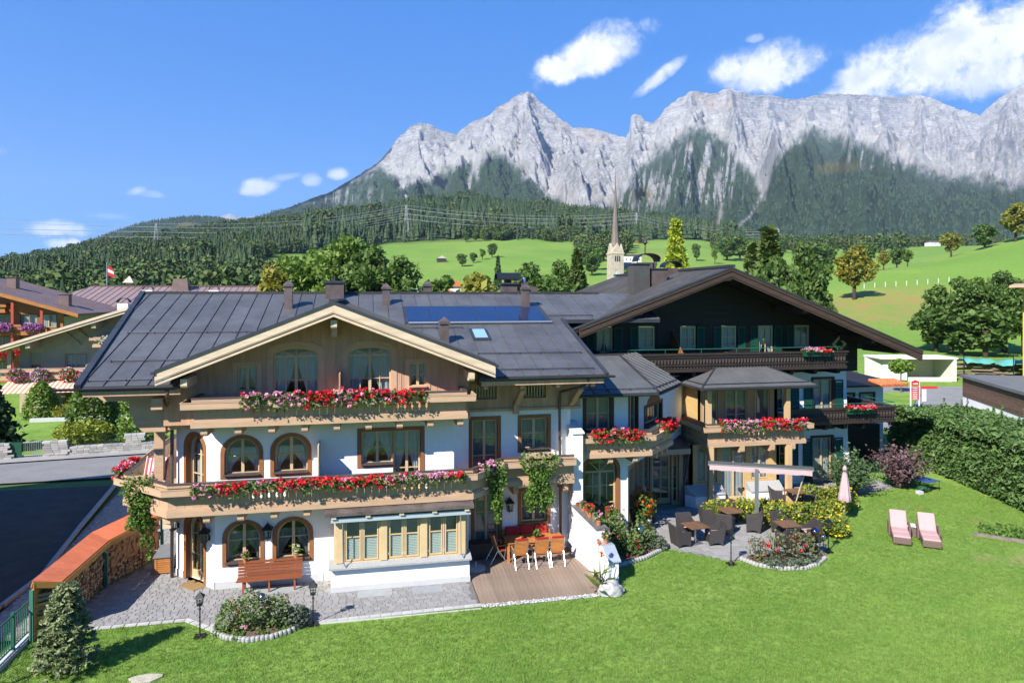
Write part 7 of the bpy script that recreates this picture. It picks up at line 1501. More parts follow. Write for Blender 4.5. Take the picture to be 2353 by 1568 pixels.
# ---- robot mower shelter
rm = thing('mower_shelter', 'robot mower dock under a tilted blue canopy', 'mower', (27.9, 30.5, 0)); BLU = mat('blue_canopy', (.045, .10, .26), .5, .08)
m = MB(); panel(m, (27.4, 30.9, .62), (27.9, 30.0, .55), (29.0, 30.35, .5), (28.5, 31.2, .58), .02); m.build('canopy', BLU, rm)
for x, y in ((27.45, 30.85), (27.9, 30.08), (28.92, 30.37), (28.45, 31.1)): MB().tube([(x, y, 0), (x, y, .54)], .012, 5).build('leg', BLACKM, rm)
MB().lathe([(.28, .04), (.32, .1), (.28, .2), (.15, .27), (.001, .29)], (28.1, 30.5, 0), 16).build('body', mat('mower_green', (.02, .08, .04), .35, .05), rm, smooth=True)
for x, y in ((27.9, 30.25), (28.35, 30.35)): MB().tube([(x, y-.03, .1), (x, y+.03, .1)], .1, 12).build('wheel', BLACKM, rm)
tag(MB().box(27.35, 27.6, 29.95, 30.2, -.02, .16).build('kerb_block', PLINTH), 'white concrete block beside the mower dock', 'block')
# ================================================================== firewood shelter
fw = thing('firewood_shelter', 'firewood stacked under a lean-to with red orange roof beside the driveway', 'woodshed', (-8.7, 26, 0))
FP = [(-8.92, 23.0), (-8.72, 26.35), (-7.62, 28.95)]; BP = [(-9.42, 22.55), (-9.22, 26.5), (-8.1, 29.15)]
LOGM = [mat('log_end_%d' % k, c, .85, .25, 9, rnd=.35) for k, c in enumerate(((.58, .32, .15), (.48, .24, .11), (.66, .41, .21)))]
g = random.Random(4); lm = []
for k in range(10):
    n = g.choice((4, 5, 5, 6)); a0 = g.uniform(0, 6.28); pts = [(.5*g.uniform(.75, 1.15)*math.cos(a0+2*math.pi*i/n), .5*g.uniform(.6, 1.1)*math.sin(a0+2*math.pi*i/n)) for i in range(n)]
    lm.append(MB().prism([(x, 0, z) for x, z in pts], (0, 3.2, 0)).mesh('log', LOGM[k % 3]))
cnt = 0; extra = MB()
for (p, q, n0) in ((FP[0], FP[1], 3.36), (FP[1], FP[2], 2.82)):
    p, q = Vector((*p, 0)), Vector((*q, 0)); L = (q-p).length; t = (q-p)/L; az = math.atan2(t.y, t.x); z = .07
    while z < 1.36:
        x = g.uniform(.02, .1)
        while x < L-.05:
            s = g.uniform(.12, .2); pos = p+t*x+Vector((0, 0, z+g.uniform(-.025, .025)))+Vector((-t.y, t.x, 0))*(g.uniform(-.02, .06)+.05); 
            if cnt < 300:
                o = link('log', g.choice(lm), fw); o.location = pos; o.rotation_euler = (g.uniform(-.05, .05), g.uniform(0, 6.28), az+g.uniform(-.06, .06)); o.scale = (s, .13, s*.95)
            else:
                ww = s*.5; nn = Vector((-t.y, t.x, 0))*.4; extra.hexa([pos-t*ww-Vector((0, 0, ww*.9)), pos+t*ww-Vector((0, 0, ww*.8)), pos+t*ww*.8+Vector((0, 0, ww)), pos-t*ww*.9+Vector((0, 0, ww*.8))], [v+nn for v in (pos-t*ww-Vector((0, 0, ww*.9)), pos+t*ww-Vector((0, 0, ww*.8)), pos+t*ww*.8+Vector((0, 0, ww)), pos-t*ww*.9+Vector((0, 0, ww*.8)))])
            cnt += 1; x += s*.9
        z += .135
if extra.v: extra.build('log_stack', LOGM[1], fw, kind='stuff')
HONEY = mat('honey_timber', (.58, .27, .06), .6, .12, 2, (1, 1, 4)); ORR = mat('red_orange_roof', (.70, .19, .085), .7, .10, 2, rnd=.05)
for i in range(2):
    a, b = Vector((*FP[i], 1.55+.08*i)), Vector((*FP[i+1], 1.63+.1*i)); c, d = Vector((*BP[i], 1.74+.08*i)), Vector((*BP[i+1], 1.82+.1*i)); L = (b-a).length; k = max(1, round(L/.42))
    ov = Vector((.12, -.04, -.05)) 
    for j in range(k):
        p0, p1 = a.lerp(b, j/k)+ov, a.lerp(b, (j+1)/k-.004)+ov; q0, q1 = c.lerp(d, j/k), c.lerp(d, (j+1)/k-.004)
        m = MB(); m.hexa([p0, p1, q1, q0], [v+Vector((0, 0, .03)) for v in (p0, p1, q1, q0)]); m.build('roof_sheet', ORR, fw, normals=True)
    MB().bar(a+ov+Vector((.02, 0, -.09)), b+ov+Vector((.02, 0, -.09)), .04, .17).build('fascia', HONEY, fw)
    e0, e1 = Vector((*BP[i], 0)), Vector((*BP[i+1], 0))
    MB().hexa([e0, e1, e1+Vector((.06, 0, 0)), e0+Vector((.06, 0, 0))], [v+Vector((0, 0, 1.7)) for v in (e0, e1, e1+Vector((.06, 0, 0)), e0+Vector((.06, 0, 0)))]).build('back_wall', HONEY, fw)
MB().bar((*BP[0], 1.66), (FP[0][0]+.12, FP[0][1]-.04, 1.44), .05, .18).build('end_fascia', HONEY, fw)
for z in (.25, .62, 1.0): MB().bar((BP[0][0]-.06, BP[0][1]-.03, z), (FP[0][0]+.02, FP[0][1]-.05, z), .03, .10).build('end_board', HONEY, fw)
for p in (BP[0], FP[0], FP[1], FP[2]): MB().box(p[0]-.05, p[0]+.05, p[1]-.05, p[1]+.05, 0, 1.5).build('post', mat('green_post', (.05, .17, .12), .5, .08), fw)
for k in range(7): MB().bar((-9.5, 22.75, .45+k*.13), (-9.0, 22.97, .46+k*.13), .09, .09).build('end_log', LOGM[k % 3], fw)
# ---- green railing at the lower left
gf = thing('garden_fence', 'green metal railing on a concrete strip at the lower left corner', 'fence', (-9.62, 20, 0)); GRF = mat('green_fence', (.02, .115, .075), .45, .08)
MB().box(-9.75, -9.5, 13, 22.85, -.1, .12).build('footing', PLINTH, gf)
for y in (15.2, 17.5, 19.7, 21.9): MB().box(-9.66, -9.58, y-.04, y+.04, .1, 1.16).build('post', GRF, gf)
for z in (.2, 1.08): MB().box(-9.635, -9.605, 13, 22.8, z-.02, z+.02).build('rail', GRF, gf)
vb = MB().box(-.01, .01, -.01, .01, .2, 1.08).mesh('bar', GRF)
for k in range(76): o = link('bar', vb, gf); o.location = (-9.62, 13.1+k*.128, 0)
# ================================================================== neighbours on the left
BRR = mat('brown_roof_sheet', (.20, .135, .115), .5, .15, .8, rnd=.05, metal=.15); ORW = mat('orange_timber', (.42, .16, .035), .6, .15, 1.2, (1, 1, 3)); CRM = mat('cream_panel', (.46, .38, .25), .7, .08, 1)
NC = thing('neighbour_chalet', 'cream timber chalet with striped awning and flower balls across the street', 'house', (-22, 70, 0))
cz = lambda x: 9.95-.327*abs(x+17)
hw = [window(NC, (0, 67.2, 0), 0, -25.4, -23.85, 3.75, 4.9, 0, cols=4, rows=(.5,), recess=.08, sur=.1, surm=mat('grey_brown', (.3, .24, .17), .7, .1), curtain='straight'), window(NC, (0, 67.2, 0), 0, -28.2, -27.35, 3.0, 5.2, 0, cols=1, rows=(), recess=.1, sur=.0, curtain=None, name='balcony_door')]
wall(NC, (0, 67.2, 0), 0, [(-29, 0), (-8, 0), (-8, cz(-8)-.3), (-17, cz(-17)-.3), (-29, cz(-29)-.3)], hw, CRM, .3)
MB().box(-29, -8, 67.52, 80, 0, 5.5).build('body', CRM, NC)
for a, b in (((-26, 66.9), (-24.1, 66.9)), ((-24.1, 66.9), (-26, 66.9))): pass
for sx in (-1, 1):
    for q in (-24.9, -23.7): MB().bar((q-sx*.75, 67.15, 5.75), (q+sx*.75, 67.15, 7.1), .06, .2, up=(0, 1, 0)).build('cross_brace', mat('cream_trim', (.52, .44, .30), .7, .1), NC)
m = MB()
for e in (-31.2, -3): m.prism([(e, 65.2, cz(e)-.2), (-17, 65.2, cz(-17)-.2), (-17, 82, cz(-17)-.2), (e, 82, cz(e)-.2)], (0, 0, .19))
nr = m.build('roof', BRR, NC, normals=True)
roof_facet(nr, [(-31.2, 65.2, cz(-31.2)), (-17, 65.2, cz(-17)), (-17, 82, cz(-17)), (-31.2, 82, cz(-31.2))], 1.4, BRR, eave_dir=(0, 1, 0))
for z0, z1, y in ((-.42, -.22, 65.1), (-.2, .02, 65.02)): MB().hexa([(-31.2, y, cz(-31.2)+z0), (-17, y, cz(-17)+z0), (-17, y+.08, cz(-17)+z0), (-31.2, y+.08, cz(-31.2)+z0)], [(-31.2, y, cz(-31.2)+z1), (-17, y, cz(-17)+z1), (-17, y+.08, cz(-17)+z1), (-31.2, y+.08, cz(-31.2)+z1)]).build('barge_board', PALE, nr)
for x in (-27.6, -22.6): beam_end(NC, x, 65.3, 67.1, cz(x)-.9, cz(x)-.3, .35, CRM, 'purlin')
balcony(NC, [(-29.8, 67.1), (-29.8, 65.9), (-12, 65.9)], 2.95, 3.9, bw=.5, shelf=.2); balcony(NC, [(-22.8, 66.9), (-22.8, 65.9), (-12, 65.9)], 5.6, 6.5, bw=.5, shelf=.2)
MB().box(-29.4, -29.1, 65.95, 66.2, 3.9, 5.5).build('post', TAN, NC)
for k in range(34):
    x = -29.3+k*.185; MB().hexa([(x, 63.9, 2.05), (x+.185, 63.9, 2.05), (x+.185, 63.95, 2.03), (x, 63.95, 2.03)], [(x, 65.85, 2.8), (x+.185, 65.85, 2.8), (x+.185, 65.9, 2.78), (x, 65.9, 2.78)]).build('awning_stripe', mat('awning_orange', (.58, .22, .11), .8, .05) if k % 2 else mat('awning_cream', (.72, .66, .55), .8, .05), NC)
MB().box(-22.8, -21.9, 71.8, 72.6, 7.5, 9.3).build('chimney', WHITE, NC); hood_arc(NC, -22.9, -21.8, 71.8, 72.6, 9.4, .4).build('chimney_hood', BLACKM, NC)
for k, (x, lb) in enumerate(((-28.5, 'red and purple petunia ball at the left of the cream chalet balcony'), (-26.75, 'purple petunia ball second from the left on the cream chalet'), (-24.65, 'pink and white petunia ball third on the cream chalet balcony'), (-23.0, 'pale petunia ball nearest the dark roof on the cream chalet'))):
    t = thing('petunia_ball', lb, 'flowers', (x, 65.6, 3.3), 'petunia balls on the cream chalet'); P = ell_pts(500, (x, 65.55, 3.35), (.65, .4, .52), .5, .15, k); link('foliage', foliage_mesh('foliage', P, .1, LEAFG), t)
    C = ell_pts(150, (x, 65.5, 3.36), (.70, .48, .56), .92, .15, k+5); heads(C[:90], .06, 5, .085, [PURP, PURP, CRIM, WHP][k], 'blossoms', t); heads(C[90:], .06, 5, .085, [CRIM, WHP, WHP, PURP][k], 'pale_blossoms', t)
t = thing('petunia_ball', 'lilac petunias on the upper balcony of the cream chalet', 'flowers', (-21.8, 65.5, 6.0), 'petunia balls on the cream chalet'); P = ell_pts(260, (-21.8, 65.5, 6.2), (.6, .35, .4), .5, .15, 9); link('foliage', foliage_mesh('foliage', P, .1, LEAFG), t); heads(P[:70]+np.array([0, -.1, .05]), .06, 5, .085, WHP, 'blossoms', t)
# orange timber hotel
OH = thing('timber_hotel', 'orange brown timber hotel with brown roof at the far left edge', 'hotel', (-42, 95, 0)); oz = lambda x: 8.3+.303*(-33.8-x)
oh = []
for z in (.6, 3.5, 6.35):
    for a in (-44.9, -42.0, -39.2, -37.2): oh.append(window(OH, (0, 91.2, 0), 0, a, a+1.7, z, z+1.75 if z < 6 else min(z+1.5, oz(a+1.7)-.9), 0, cols=2, rows=(), recess=.1, sur=.08, surm=DARKB, curtain='straight', curtm=GC if a < -40 else CURTW))
wall(OH, (0, 91.2, 0), 0, [(-56, 0), (-34.8, 0), (-34.8, oz(-34.8)-.35), (-47, oz(-47)-.35), (-56, 9.3)], oh, ORW, .3)
MB().box(-56, -34.8, 91.52, 106, 0, 7.6).build('body', mat('pale_wall', (.6, .58, .55), .9, .05), OH)
m = MB(); m.prism([(-32.6, 89.6, oz(-32.6)-.2), (-47, 89.6, oz(-47)-.2), (-47, 108, oz(-47)-.2), (-32.6, 108, oz(-32.6)-.2)], (0, 0, .19)); m.prism([(-47, 89.6, oz(-47)-.2), (-60, 89.6, 8.6), (-60, 108, 8.6), (-47, 108, oz(-47)-.2)], (0, 0, .19)); orf = m.build('roof', BRR, OH, normals=True)
roof_facet(orf, [(-32.6, 89.6, oz(-32.6)), (-47, 89.6, oz(-47)), (-47, 108, oz(-47)), (-32.6, 108, oz(-32.6))], 1.8, BRR, eave_dir=(0, 1, 0), rib=.05)
MB().hexa([(-32.6, 89.5, oz(-32.6)-.4), (-47, 89.5, oz(-47)-.4), (-47, 89.59, oz(-47)-.4), (-32.6, 89.59, oz(-32.6)-.4)], [(-32.6, 89.5, oz(-32.6)), (-47, 89.5, oz(-47)), (-47, 89.59, oz(-47)), (-32.6, 89.59, oz(-32.6))]).build('barge_board', ORW, orf)
REDP = mat('red_post', (.40, .06, .03), .6, .1)
for z in (2.75, 5.6, 8.2): balcony(OH, [(-50, 90.1), (-40.4 if z > 7 else -36.6, 90.1), (-40.4 if z > 7 else -36.6, 91.1)], z-.1, z+.85, bw=1.2, matb=ORW, matr=ORW, shelf=.15)
for x in (-43.5, -39.6, -36.6): MB().box(x-.14, x+.14, 89.98, 90.05, 0, oz(x)-.4).build('post', REDP, OH)
for x, y, w in ((-36.0, 95, 1.1), (-43, 98, 1.0)): o = MB().box(x-w/2, x+w/2, y-.5, y+.5, oz(x)-.3, oz(x)+1.2).build('chimney', BRR, OH); MB().box(x-w/2-.08, x+w/2+.08, y-.58, y+.58, oz(x)+1.2, oz(x)+1.3).build('crown', COPPER, o)
for k, (x, z) in enumerate(((-40.2, 3.55), (-37.8, 3.5), (-40.6, 6.4), (-37.4, 6.35))):
    t = thing('petunia_box', ['red petunias on the left of the timber hotel lower balcony', 'red petunias on the right of the timber hotel lower balcony', 'purple petunias on the left of the timber hotel upper balcony', 'purple petunias on the right of the timber hotel upper balcony'][k], 'flowers', (x, 89.8, z), 'petunia boxes on the timber hotel'); P = ell_pts(420, (x, 89.75, z), (1.25, .4, .5), .4, .2, k); link('foliage', foliage_mesh('foliage', P[:200], .14, LEAFG), t); heads(P[200:]+np.array([0, -.15, .06]), .08, 4, .13, CRIM if k < 2 else PURP, 'blossoms', t)
# long brown roof behind, flagpole
LB = thing('long_house', 'long house with brown seamed metal roof behind the cream chalet', 'house', (-30, 118, 0)); MB().box(-44, -17, 108, 128, 0, 8.2).build('wall', CRM, LB)
m = MB(); m.prism([(-45.5, 106, 8.1), (-15.5, 106, 8.1), (-15.5, 119, 11.3), (-41.5, 119, 11.3)], (0, 0, .2)); m.prism([(-41.5, 119, 11.3), (-15.5, 119, 11.3), (-15.5, 131, 8.1), (-45.5, 131, 8.1)], (0, 0, .2)); lr = m.build('roof', BRR, LB, normals=True)
roof_facet(lr, [(-45.5, 106, 8.31), (-15.5, 106, 8.31), (-15.5, 119, 11.51), (-41.5, 119, 11.51)], .95, mat('pinkish_sheet', (.30, .20, .175), .5, .1, 1, rnd=.07, metal=.1), rib=.07); MB().bar((-41.5, 119, 11.6), (-16, 119, 11.6), .5, .2).build('ridge_cap', COPPER, lr)
MB().hexa([(-29.3, 116, 10.3), (-26.7, 116, 10.3), (-26.7, 118, 10.3), (-29.3, 118, 10.3)], [(-29, 116.2, 12.7), (-27, 116.2, 12.7), (-27, 117.8, 12.7), (-29, 117.8, 12.7)]).build('chimney', BRR, LB)
bt = MB(); bt.box(-36.5, -35.7, 118.8, 119.6, 11.5, 12.1); bt.add([(-36.9, 118.4, 12.1), (-35.3, 118.4, 12.1), (-35.3, 120, 12.1), (-36.9, 120, 12.1), (-36.1, 119.2, 13.2)], [(0, 1, 4), (1, 2, 4), (2, 3, 4), (3, 0, 4)]); bt.build('bell_turret', PALE, LB)
for x in (-31.8, -22.5): MB().box(x-.7, x+.7, 113, 114, 9.6, 10.9).build('chimney', WHITE, LB); hood_arc(LB, x-.75, x+.75, 113, 114, 11.0, .45).build('chimney_hood', BLACKM, LB)
fp = thing('flagpole', 'flagpole with red and white flag above the brown roofs', 'flag', (-46.2, 140, 0)); MB().tube([(-46.2, 140, 0), (-46.2, 140, 16.2)], .1, 6).build('pole', STEEL, fp)
for k in range(3): z = 14.9-k*.55; MB().prism([(-46.1, 140, z+.0), (-46.1, 140, z+.7), (-45.2+.1*k, 140.1, z+.15), (-45.2+.1*k, 140.1, z-.4)], (0, .04, 0)).build('flag_stripe', mat('flag_red', (.6, .02, .03), .8, .05) if k != 1 else mat('flag_white', (.8, .8, .8), .8, .02), fp)
# street wall with railing, gate and front garden
SWl = thing('stone_wall', 'low grey dry stone wall with iron railing along the street', 'wall', (-17, 48.7, 0)); stm = [MB().box(-.5, .5, -.5, .5, -.5, .5).mesh('stone', mat('wall_stone', (.40, .385, .36), .9, .15, 5, rnd=.3))]
g = random.Random(8)
for (xa, ya, xb, yb, h) in ((-19.5, 48.4, -12.6, 49.3, .62), (-19.6, 48.35, -18.3, 48.5, 1.0), (-25.5, 47.7, -22.3, 48.1, .75), (-22.6, 48.05, -21.5, 48.2, 1.0), (-15.2, 48.95, -14.2, 49.1, 1.1)):
    L = math.hypot(xb-xa, yb-ya); az = math.atan2(yb-ya, xb-xa); z = .07
    while z < h:
        x = g.uniform(0, .2)
        while x < L:
            w = g.uniform(.25, .55); o = link('stone', stm[0], SWl); o.location = (xa+math.cos(az)*(x+w/2), ya+math.sin(az)*(x+w/2), z); o.rotation_euler = (0, 0, az); o.scale = (w-.02, .4+g.uniform(0, .05), .125); x += w
        z += .14
m = MB()
for (xa, ya, xb, yb, z0) in ((-18.2, 48.5, -15.3, 48.95, .64), (-14.2, 49.1, -12.6, 49.3, .64), (-25.5, 47.7, -22.5, 48.1, .76)):
    for z in (z0+.06, z0+.45): m.bar((xa, ya, z), (xb, yb, z), .03, .03)
    k = int(math.dist((xa, ya), (xb, yb))/.34)
    for i in range(k):
        c = Vector((xa+(xb-xa)*(i+.5)/k, ya+(yb-ya)*(i+.5)/k, z0+.25)); m.tube([c+Vector((.14*math.cos(q)*(1-.08*j), 0, .17*math.sin(q)*(1-.08*j))) for j, q in enumerate([math.pi*2*e/8 for e in range(10)])], .014, 4)
m.build('railing', BLACKM, SWl, kind='stuff')
gt = thing('garden_gate', 'iron bar gate beside a green panel in the street wall', 'gate', (-20.5, 48.3, 0)); MB().box(-21.6, -20.7, 48.2, 48.26, .1, 1.0).build('panel', GREENS, gt)
for k in range(11): MB().tube([(-20.6+k*.1, 48.3, .08), (-20.6+k*.1, 48.3, 1.0+.12*math.sin(k*.3))], .014, 5).build('bar', STEEL, gt)
for z in (.15, .95): MB().tube([(-20.65, 48.3, z), (-19.55, 48.35, z)], .016, 5).build('rail', STEEL, gt)
sheet('front_garden', [(-45, 46.5), (-22, 48.4), (-14, 49.5), (5, 54), (5, 64), (-45, 66)], -.02, LAWN)
struct(MB().bar((-26, 62.0, .12), (-12, 62.3, .12), .3, .3).build('bed_kerb', PLINTH))
def cone_bush(name, label, x, y, r, h, n, ls, mt, seed, p=.7, cat='shrub'):
    t = thing(name, label, cat, (x, y, 0)); g = np.random.default_rng(seed); z = g.uniform(0, 1, n); rr = r*(1-z**2.2)**p*g.uniform(.72, 1.02, n); a = g.uniform(0, 6.28, n)
    link('foliage', foliage_mesh('foliage', np.stack([x+rr*np.cos(a), y+rr*np.sin(a), z*h], 1), ls, mt, .5), t); MB().tube([(x, y, -.1), (x, y, h*.8)], .05, 5).build('trunk', BARK, t)
cone_bush('dwarf_conifer', 'light green cone shaped dwarf conifer by the awning', -26.0, 63.9, 1.35, 3.0, 2600, .16, LG, 1); cone_bush('thuja', 'big dark round thuja on the lawn across the street', -18.9, 54.6, 1.75, 4.3, 5200, .17, LD, 2, .5); cone_bush('dwarf_conifer', 'light green globe conifer right of the dark thuja', -15.6, 64, 1.5, 2.9, 1600, .16, LG, 4, .5)
bush('golden_shrub', 'yellow green shrub in front of the dark thuja', -18.5, 51.6, 1.5, 1.5, 1300, .17, leaf_mat('golden_leaf', (.20, .25, .03), (.30, .33, .05), scale=2), 91); bush('yellow_bush', 'olive yellow bush between the cone and the thuja', -23.3, 65.5, 1.6, 2.3, 1300, .16, LY_, 92); bush('yellow_bush', 'low golden bush left of the thuja', -23.6, 62.8, 1.0, 1.1, 600, .14, LY_, 93); bush('garden_bush', 'leafy green bush behind the stone wall near the balcony', -15.3, 51.6, 1.3, 2.2, 1300, .15, LG, 94); bush('garden_bush', 'mixed green bush at the back right of the front garden', -18.0, 64.5, 1.6, 2.4, 1100, .17, LG, 95); bush('garden_bush', 'low green bush in the front garden bed', -20.2, 63.3, 1.0, 1.1, 600, .14, LG, 96)
cf = conifer('dark_spruce', 'dark spruce at the left picture edge behind the stone wall', 5.2, 2.1, LC, 31, 22, 14, .26, .3, dens=14); place(cf, (-23.6, 50.6, 0))
# unseen stand-in house, added outside the frame to cast the driveway shadow
SHh = thing('shadow_house', 'unseen tall pale house added to shade the driveway', 'house', (-24, 26, 0)); MB().box(-27, -18.2, 17, 34, 0, 7.2).build('wall', WHITE, SHh); m = MB(); m.prism([(-28, 16, 7.2), (-17, 16, 7.2), (-22.5, 16, 9.6)], (0, 19, 0)); m.build('roof', BRR, SHh, normals=True)
# ================================================================== right side
sh = thing('white_shelter', 'white open concrete shelter at the roadside behind the dark chalet', 'shelter', (63, 70, 0)); CON = mat('white_concrete', (.66, .64, .58), .85, .05, 1)
MB().bar((59.6, 71.0, 1.35), (59.8, 73.9, 1.35), .25, 2.6).build('side_wall', CON, sh); MB().bar((67.3, 68.3, 1.35), (67.8, 72.0, 1.35), .25, 2.6).build('side_wall', CON, sh); MB().bar((59.9, 73.9, 1.35), (67.7, 72.0, 1.35), .2, 2.6).build('back_wall', CON, sh); MB().bar((62.3, 70.3, 1.35), (62.6, 73.2, 1.35), .2, 2.6).build('partition', CON, sh); MB().bar((59.3, 72.3, 2.75), (68.1, 70.2, 2.75), 4.0, .2).build('roof', CON, sh); MB().bar((62.4, 70.0, .25), (67.4, 68.8, .25), .2, .5).build('threshold', CON, sh); MB().bar((59.7, 71.0, 1.4), (62.4, 70.25, 1.4), .2, 2.5).build('front_panel', CON, sh)
gr_ = thing('timber_garage', 'flat roofed garage clad in brown boards above a white base', 'garage', (54, 48, 0)); A0, B0 = Vector((53.6, 53.6, 0)), Vector((46.2, 38.2, 0)); dd_ = (B0-A0).normalized(); nn_ = Vector((-dd_.y, dd_.x, 0)); nn_ = nn_ if nn_.x > 0 else -nn_
def gbox(nm, o0, o1, z0, z1, mt, par): p, q = A0+nn_*o0, B0+nn_*o0; p2, q2 = A0+nn_*o1, B0+nn_*o1; MB().hexa([(p.x, p.y, z0), (q.x, q.y, z0), (q2.x, q2.y, z0), (p2.x, p2.y, z0)], [(p.x, p.y, z1), (q.x, q.y, z1), (q2.x, q2.y, z1), (p2.x, p2.y, z1)]).build(nm, mt, par, normals=True)
gbox('base', 0, 12, 0, .85, WHITE, gr_); gbox('core', .03, 11.97, .85, 2.6, DARKB, gr_)
for k in range(9): gbox('plank', -.03, .029, .86+k*.19, 1.035+k*.19, mat('weathered_plank', (.17, .10, .07), .8, .25, 2, (1, 1, 6), rnd=.2), gr_)
gbox('roof', -.25, 12.2, 2.61, 2.85, mat('flat_roof', (.14, .145, .15), .8, .12, .8), gr_)
MB().bar(A0+dd_*.02+nn_*6+Vector((0, 0, 1.7)), A0-dd_*.06+nn_*6+Vector((0, 0, 1.7)), 11.9, 1.7).build('end_cladding', MATS['weathered_plank'], gr_)
bt_ = thing('globe_tree', 'small globe shaped maple on a thin stem at the roadside', 'tree', (54.3, 61.9, 0)); P = ell_pts(1500, (54.3, 61.9, 2.75), (1.1, 1.1, .68), .3, .15, 3); link('crown', foliage_mesh('crown', P, .2, LG), bt_); MB().tube([(54.3, 61.9, 0), (54.3, 61.9, 2.6)], .06, 7).build('trunk', BARKG, bt_)
sg = thing('direction_sign', 'red village direction board on two white posts', 'sign', (48.3, 53.3, 0)); SR = mat('sign_red', (.55, .03, .03), .6, .05); SW_ = mat('sign_white', (.8, .8, .78), .6, .02)
for x in (47.85, 48.75): MB().tube([(x, 53.4, 0), (x, 53.4, 2.5)], .05, 6).build('post', SW_, sg)
MB().prism([(47.9, 53.34, 2.0), (48.7, 53.34, 2.0), (48.7, 53.34, 2.35), (48.3, 53.34, 2.5), (47.9, 53.34, 2.35)], (0, .05, 0)).build('header', SR, sg)
for k in range(6):
    o = MB().box(47.92, 48.68, 53.34, 53.38, .75+k*.19, .92+k*.19).build('panel', SR, sg); MB().box(48.0, 48.5, 53.33, 53.338, .8+k*.19, .86+k*.19).build('lettering', SW_, o)
MB().box(48.05, 48.55, 53.325, 53.335, 2.12, 2.2).build('lettering', SW_, sg); o = MB().prism([(48.85, 53.3, 1.7), (50.2, 53.0, 1.7), (50.35, 52.97, 1.8), (50.2, 53.0, 1.92), (48.85, 53.3, 1.92)], (0, .04, 0)).build('arrow_panel', SR, sg); MB().box(48.9, 49.3, 53.2, 53.24, .6, 1.65).build('notice', SW_, sg)
ws = thing('timber_stack', 'long stack of weathered boards under a turquoise tarpaulin', 'timber stack', (77, 68, 0)); g = random.Random(3); bm_ = MB().box(0, 1, -.1, .1, -.5, .5).mesh('board', mat('stack_board', (.26, .20, .15), .9, .25, 1, rnd=.35))
for k in range(130):
    x = g.uniform(70.2, 83.5); o = link('board', bm_, ws); o.location = (x, 73.6-.42*(x-70)+g.uniform(-.5, .5), .12+g.uniform(0, 1.75)); o.rotation_euler = (g.uniform(-.2, .2), g.uniform(-.06, .06), -.39+g.uniform(-.12, .12)); o.scale = (g.uniform(2, 4.5), 1, .13)
nxs = 30; vs = []; 
for j in range(5):
    for i in range(nxs+1): x = 72+13.5*i/nxs; vs.append((x, 73.2-.42*(x-70)-1.0+j*.5, 2.1+.25*math.sin(i*.9)*math.cos(i*.37)+(-.35 if j in (0, 4) else .1)+.08*math.sin(i*2.3+j)))
MB().add(vs, [(j*(nxs+1)+i, j*(nxs+1)+i+1, (j+1)*(nxs+1)+i+1, (j+1)*(nxs+1)+i) for j in range(4) for i in range(nxs)]).build('tarpaulin', mat('tarpaulin', (.10, .36, .32), .5, .15, 1), ws, smooth=True)
for k, x in enumerate((71.5, 76.5, 80.8)): tag(MB().tube([(x, 72.0-.42*(x-70), 0), (x, 72.0-.42*(x-70), 2.7)], .05, 5).build('fence_pole', BLACKM), ['left dark pole before the timber stack', 'middle dark pole before the timber stack', 'right dark pole before the timber stack'][k], 'pole', 'poles before the timber stack')
yq = [uD_xy(u, d) for u, d in ((2349.5, 64), (2700, 60), (2780, 74), (2353, 76))]; yh = thing('yellow_house', 'yellow house with brown eave at the right picture edge', 'house', (yq[0][0]+4, yq[0][1], 0)); MB().prism([(x, y, 0) for x, y in yq], (0, 0, 10.6)).build('wall', mat('yellow_render', (.60, .42, .06), .85, .05), yh, normals=True)
yq = [uD_xy(u, d) for u, d in ((2318, 62), (2760, 58), (2800, 78), (2330, 78))]; MB().prism([(x, y, 10.75+.03*max(0, x-yq[0][0])) for x, y in yq], (0, 0, .2)).build('roof', TAN, yh, normals=True)
pf = thing('pasture_fence', 'line of pale posts across the right hillside', 'fence', (100, 190, 0))
for k, u in enumerate(np.linspace(1985, 2180, 9)): x, y = uD_xy(u, 205+.05*k*k); z = float(zt(x, y)); MB().box(x-.09, x+.09, y-.09, y+.09, z-.2, z+1.5).build('post', mat('pale_post', (.6, .58, .5), .9, .1), pf)
# ================================================================== village, church, pylons
ct = thing('church', 'stone church tower with tall pointed brown spire beyond the roofs', 'church', (152, 407, 10)); STN = mat('church_stone', (.50, .43, .33), .9, .2, .5); cx_, cy_ = 152., 407.3; w_ = 4.0; rot = Matrix.Rotation(.1, 4, 'Z')
c8 = lambda r: [(cx_+r*sx, cy_+r*sy) for sx, sy in ((-1, -1), (1, -1), (1, 1), (-1, 1))]
MB().prism([(x, y, 5) for x, y in c8(w_)], (0, 0, 31)).build('tower', STN, ct); MB().prism([(x, y, 35.9) for x, y in c8(w_+.35)], (0, 0, .7)).build('cornice', PALE, ct)
m = MB()
for i in range(4):
    a, b = c8(w_)[i], c8(w_)[(i+1) % 4]; m.add([(*a, 36.6), (*b, 36.6), ((a[0]+b[0])/2, (a[1]+b[1])/2, 42.4), (cx_, cy_, 43)], [(0, 1, 2), (0, 2, 3), (1, 3, 2)])
m.build('gables', STN, ct); m = MB(); m.lathe([(3.3, 38.5), (2.2, 46), (1.1, 64), (.45, 78), (.08, 87)], (cx_, cy_, 0), 8, math.pi/8); m.build('spire', mat('spire_shingle', (.19, .145, .12), .7, .15, .6), ct); MB().tube([(cx_, cy_, 86.5), (cx_, cy_, 89)], .1, 5).build('cross', BLACKM, ct)
